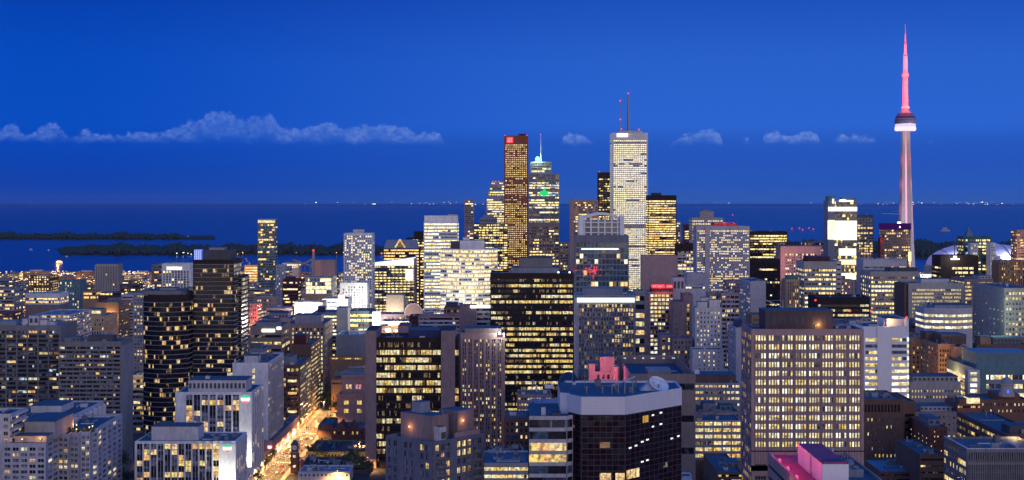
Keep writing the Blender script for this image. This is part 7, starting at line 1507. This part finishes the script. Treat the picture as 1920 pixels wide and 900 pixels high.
# ------------------------------------------------------------------ lower city blocks between the named buildings
r6 = random.Random(21)
def visible(x0, x1, yt, D):
    n = 0
    for i in range(6):
        for j in range(3):
            px = x0 + (x1 - x0) * (i + .5) / 6; py = yt + 2 + j * 5
            if not (0 <= px <= 1920) or py > 900: continue
            if not any(a <= px <= c and py >= y and d < D for a, c, y, d, _ in SCREEN): n += 1
    return n
cnt = {}; made = 0
walls_ = ['brick', 'brown', 'taupe', 'stone', 'mauve', 'bluegrey', 'tan', 'midgrey', 'offwhite', 'sand', 'rose']
wn = dict(brick='red brick', brown='brown', taupe='grey brown', stone='pale stone', mauve='mauve', bluegrey='blue grey', tan='tan', midgrey='dark grey', offwhite='white', sand='sandy', rose='rose coloured')
names_ = ['low_block', 'apartment_block', 'office_block', 'warehouse']
lms = [(a, c, y, d, s) for a, c, y, d, s in SCREEN if s]
for D0 in list(range(1120, 2000, 62)) + list(range(2000, 3700, 95)):
    xm = D0 * .34; x = -xm
    while x < xm:
        wd = r6.uniform(20, 52); dp = r6.uniform(22, 48); hh = r6.choice([9, 12, 14, 18, 22, 28]) * r6.uniform(.8, 1.2)
        if D0 > 1500 and r6.random() < .16: hh *= 1.9
        gap = r6.uniform(6, 22); x0, x1 = x, x + wd; x = x1 + gap
        if D0 > 3450: hh = min(hh, 12)
        if x1 > -172 and x0 < -138 and D0 < 1450: continue
        y0 = D0 + r6.uniform(0, 12); y1 = y0 + dp
        if any(x0 < c and x1 > a and y0 < e and y1 > d for a, c, d, e in FOOT): continue
        px0, px1 = 960 + x0 * F / y0, 960 + x1 * F / y0; yt = HY + (H - hh) * F / y0
        if px1 < 0 or px0 > 1920: continue
        # keep the open water in sight
        if yt < 505: continue
        if visible(px0, px1, yt, y0) < 4: continue
        if made >= 210: continue
        wl = r6.choice(walls_); kind = r6.choice(['RB', 'G', 'G']); prf = r6.choice(['apthi', 'offlo', 'apt', 'off', 'apthi'])
        near = sorted(lms, key=lambda q: math.hypot((q[0] + q[1]) / 2 - (px0 + px1) / 2, (q[2] - yt) * .8 + (15 if q[3] < y0 else 0)))
        pxc = (px0 + px1) / 2; lbl = None
        size = 'small' if wd < 30 else 'wide' if wd > 42 else 'mid sized'; tall = 'low' if hh < 13 else 'squat' if hh < 22 else 'taller'
        for q in near[:8]:
            rel = 'behind' if q[0] - 6 <= pxc <= q[1] + 6 and q[3] < y0 else 'below' if q[0] - 6 <= pxc <= q[1] + 6 else 'left of' if pxc < q[0] else 'right of'
            far_ = '' if abs(pxc - (q[0] + q[1]) / 2) < 60 else 'well '
            for lb in ('%s %s %s block %s%s' % (size, tall, wn[wl], far_ if rel in ('left of', 'right of') else '', rel + ' ' + q[4]),):
                if lb not in cnt: lbl = lb; break
            if lbl: break
        if not lbl: continue
        cnt[lbl] = 1; made += 1
        s_ = y0 / F
        b = Bld(r6.choice(names_), lbl, 'building', [(x0, y0), (x1, y0), (x1, y1), (x0, y1)], hh, wl, 'lower city blocks')
        nb = max(2, round(wd / r6.uniform(3.2, 5)))
        sp = dict(kind='rib' if kind == 'RB' else 'grid', pitch=r6.uniform(3.1, 3.9) / s_, hf=r6.uniform(.42, .58), prof=prf, seg=r6.uniform(2.5, 6) / s_, top=r6.uniform(.8, 2) / s_, piers=0, n=nb, wf=r6.uniform(.4, .62), ml=1 / s_, mr=1 / s_)
        b.far = True
        b.face(b.poly[0], b.poly[1], hh, 0, sp, s_)
        if pxc < 960: b.face(b.poly[1], b.poly[2], hh, 0, dict(sp, n=max(2, round(nb * dp / wd))), s_)
        else: b.face(b.poly[3], b.poly[0], hh, 0, dict(sp, n=max(2, round(nb * dp / wd))), s_)
        if r6.random() < .7: a = r6.uniform(.2, .5); b.penthouse(x0 + wd * a * .6, x0 + wd * (a + .35), y0 + dp * .3, y0 + dp * .7, r6.uniform(2, 5), r6.choice(['bluegrey', wl, 'offwhite']))
        b.units(3 if y0 < 2200 else 1)
        b.finish(r6.choice(['roof', 'roof', 'roofdark', 'roofpale']))
        FOOT.append((x0, x1, y0, y1)); SCREEN.append((px0, px1, yt, y0, None))
print('lower blocks', made)
# street lights of the city beyond: small lamps on poles in the streets between the blocks
def far_lamp_mesh(mat):
    m = MB(); m.bar((0, 0, 0), (0, 0, 9), .15, 'steel', .1, 5); m.lathe([(.05, 8.6), (.75, 9), (.75, 9.6), (.05, 10)], 0, 0, mat, 6); o = m.build('street_lamp'); me = o.data; bpy.data.objects.remove(o); return me
fl = [far_lamp_mesh('e_sod'), far_lamp_mesh('e_white')]
k = 0; tries = 0; lit_n = 0
while k < 270 and tries < 6000:
    tries += 1; D = r6.uniform(1150, 3720) if r6.random() < .6 else r6.uniform(2900, 3740); px = r6.uniform(0, 1920) if r6.random() < .5 else r6.uniform(0, 480); x = X(px, D)
    if any(a < x < c and d < D < e for a, c, d, e in FOOT): continue
    py = HY + (H - 9.3) * F / D
    if any(a <= px <= c and py >= y and d < D for a, c, y, d, _ in SCREEN): continue
    warm_ = r6.random() < .78
    o = bpy.data.objects.new('street_lamp', fl[0 if warm_ else 1]); o.location = (x, D, 0); s_ = min(2.0, max(1, D / 1900)); o.scale = (s_, s_, 1); col.objects.link(o)
    tag(o, 'tiny orange street lamp point among the far rooftops' if warm_ else 'tiny white street lamp point among the far rooftops', 'street lamp', 'far orange street lamps' if warm_ else 'far white street lamps'); k += 1
    if lit_n < 260: lamp((x, D - 1.5, 8), (1, .46, .15) if warm_ else (1, .9, .75), 7000 + (D * 2.5 if D < 2700 else -3000), .3, o); bpy.context.view_layer; lit_n += 1; c_ = o.children[0] if o.children else None
    if o.children: o.children[0].location = (0, -1.5, 8)
print('objects', len(bpy.data.objects), 'far lamps', k)

# ------------------------------------------------------------------ thin evening haze over the lake
m, t = newmat('haze'); n = t.nodes.new; L = t.links.new
out = n('ShaderNodeOutputMaterial'); pv = n('ShaderNodeVolumePrincipled'); pv.inputs['Color'].default_value = (.45, .62, 1.0, 1); pv.inputs['Density'].default_value = 5.5e-6
L(pv.outputs[0], out.inputs['Volume']); MATS['haze'] = m
b = MB(); b.box(-120000, 120000, -900, 100000, -3.2, 640, 'haze'); tag(b.build('haze'), kind='stuff')
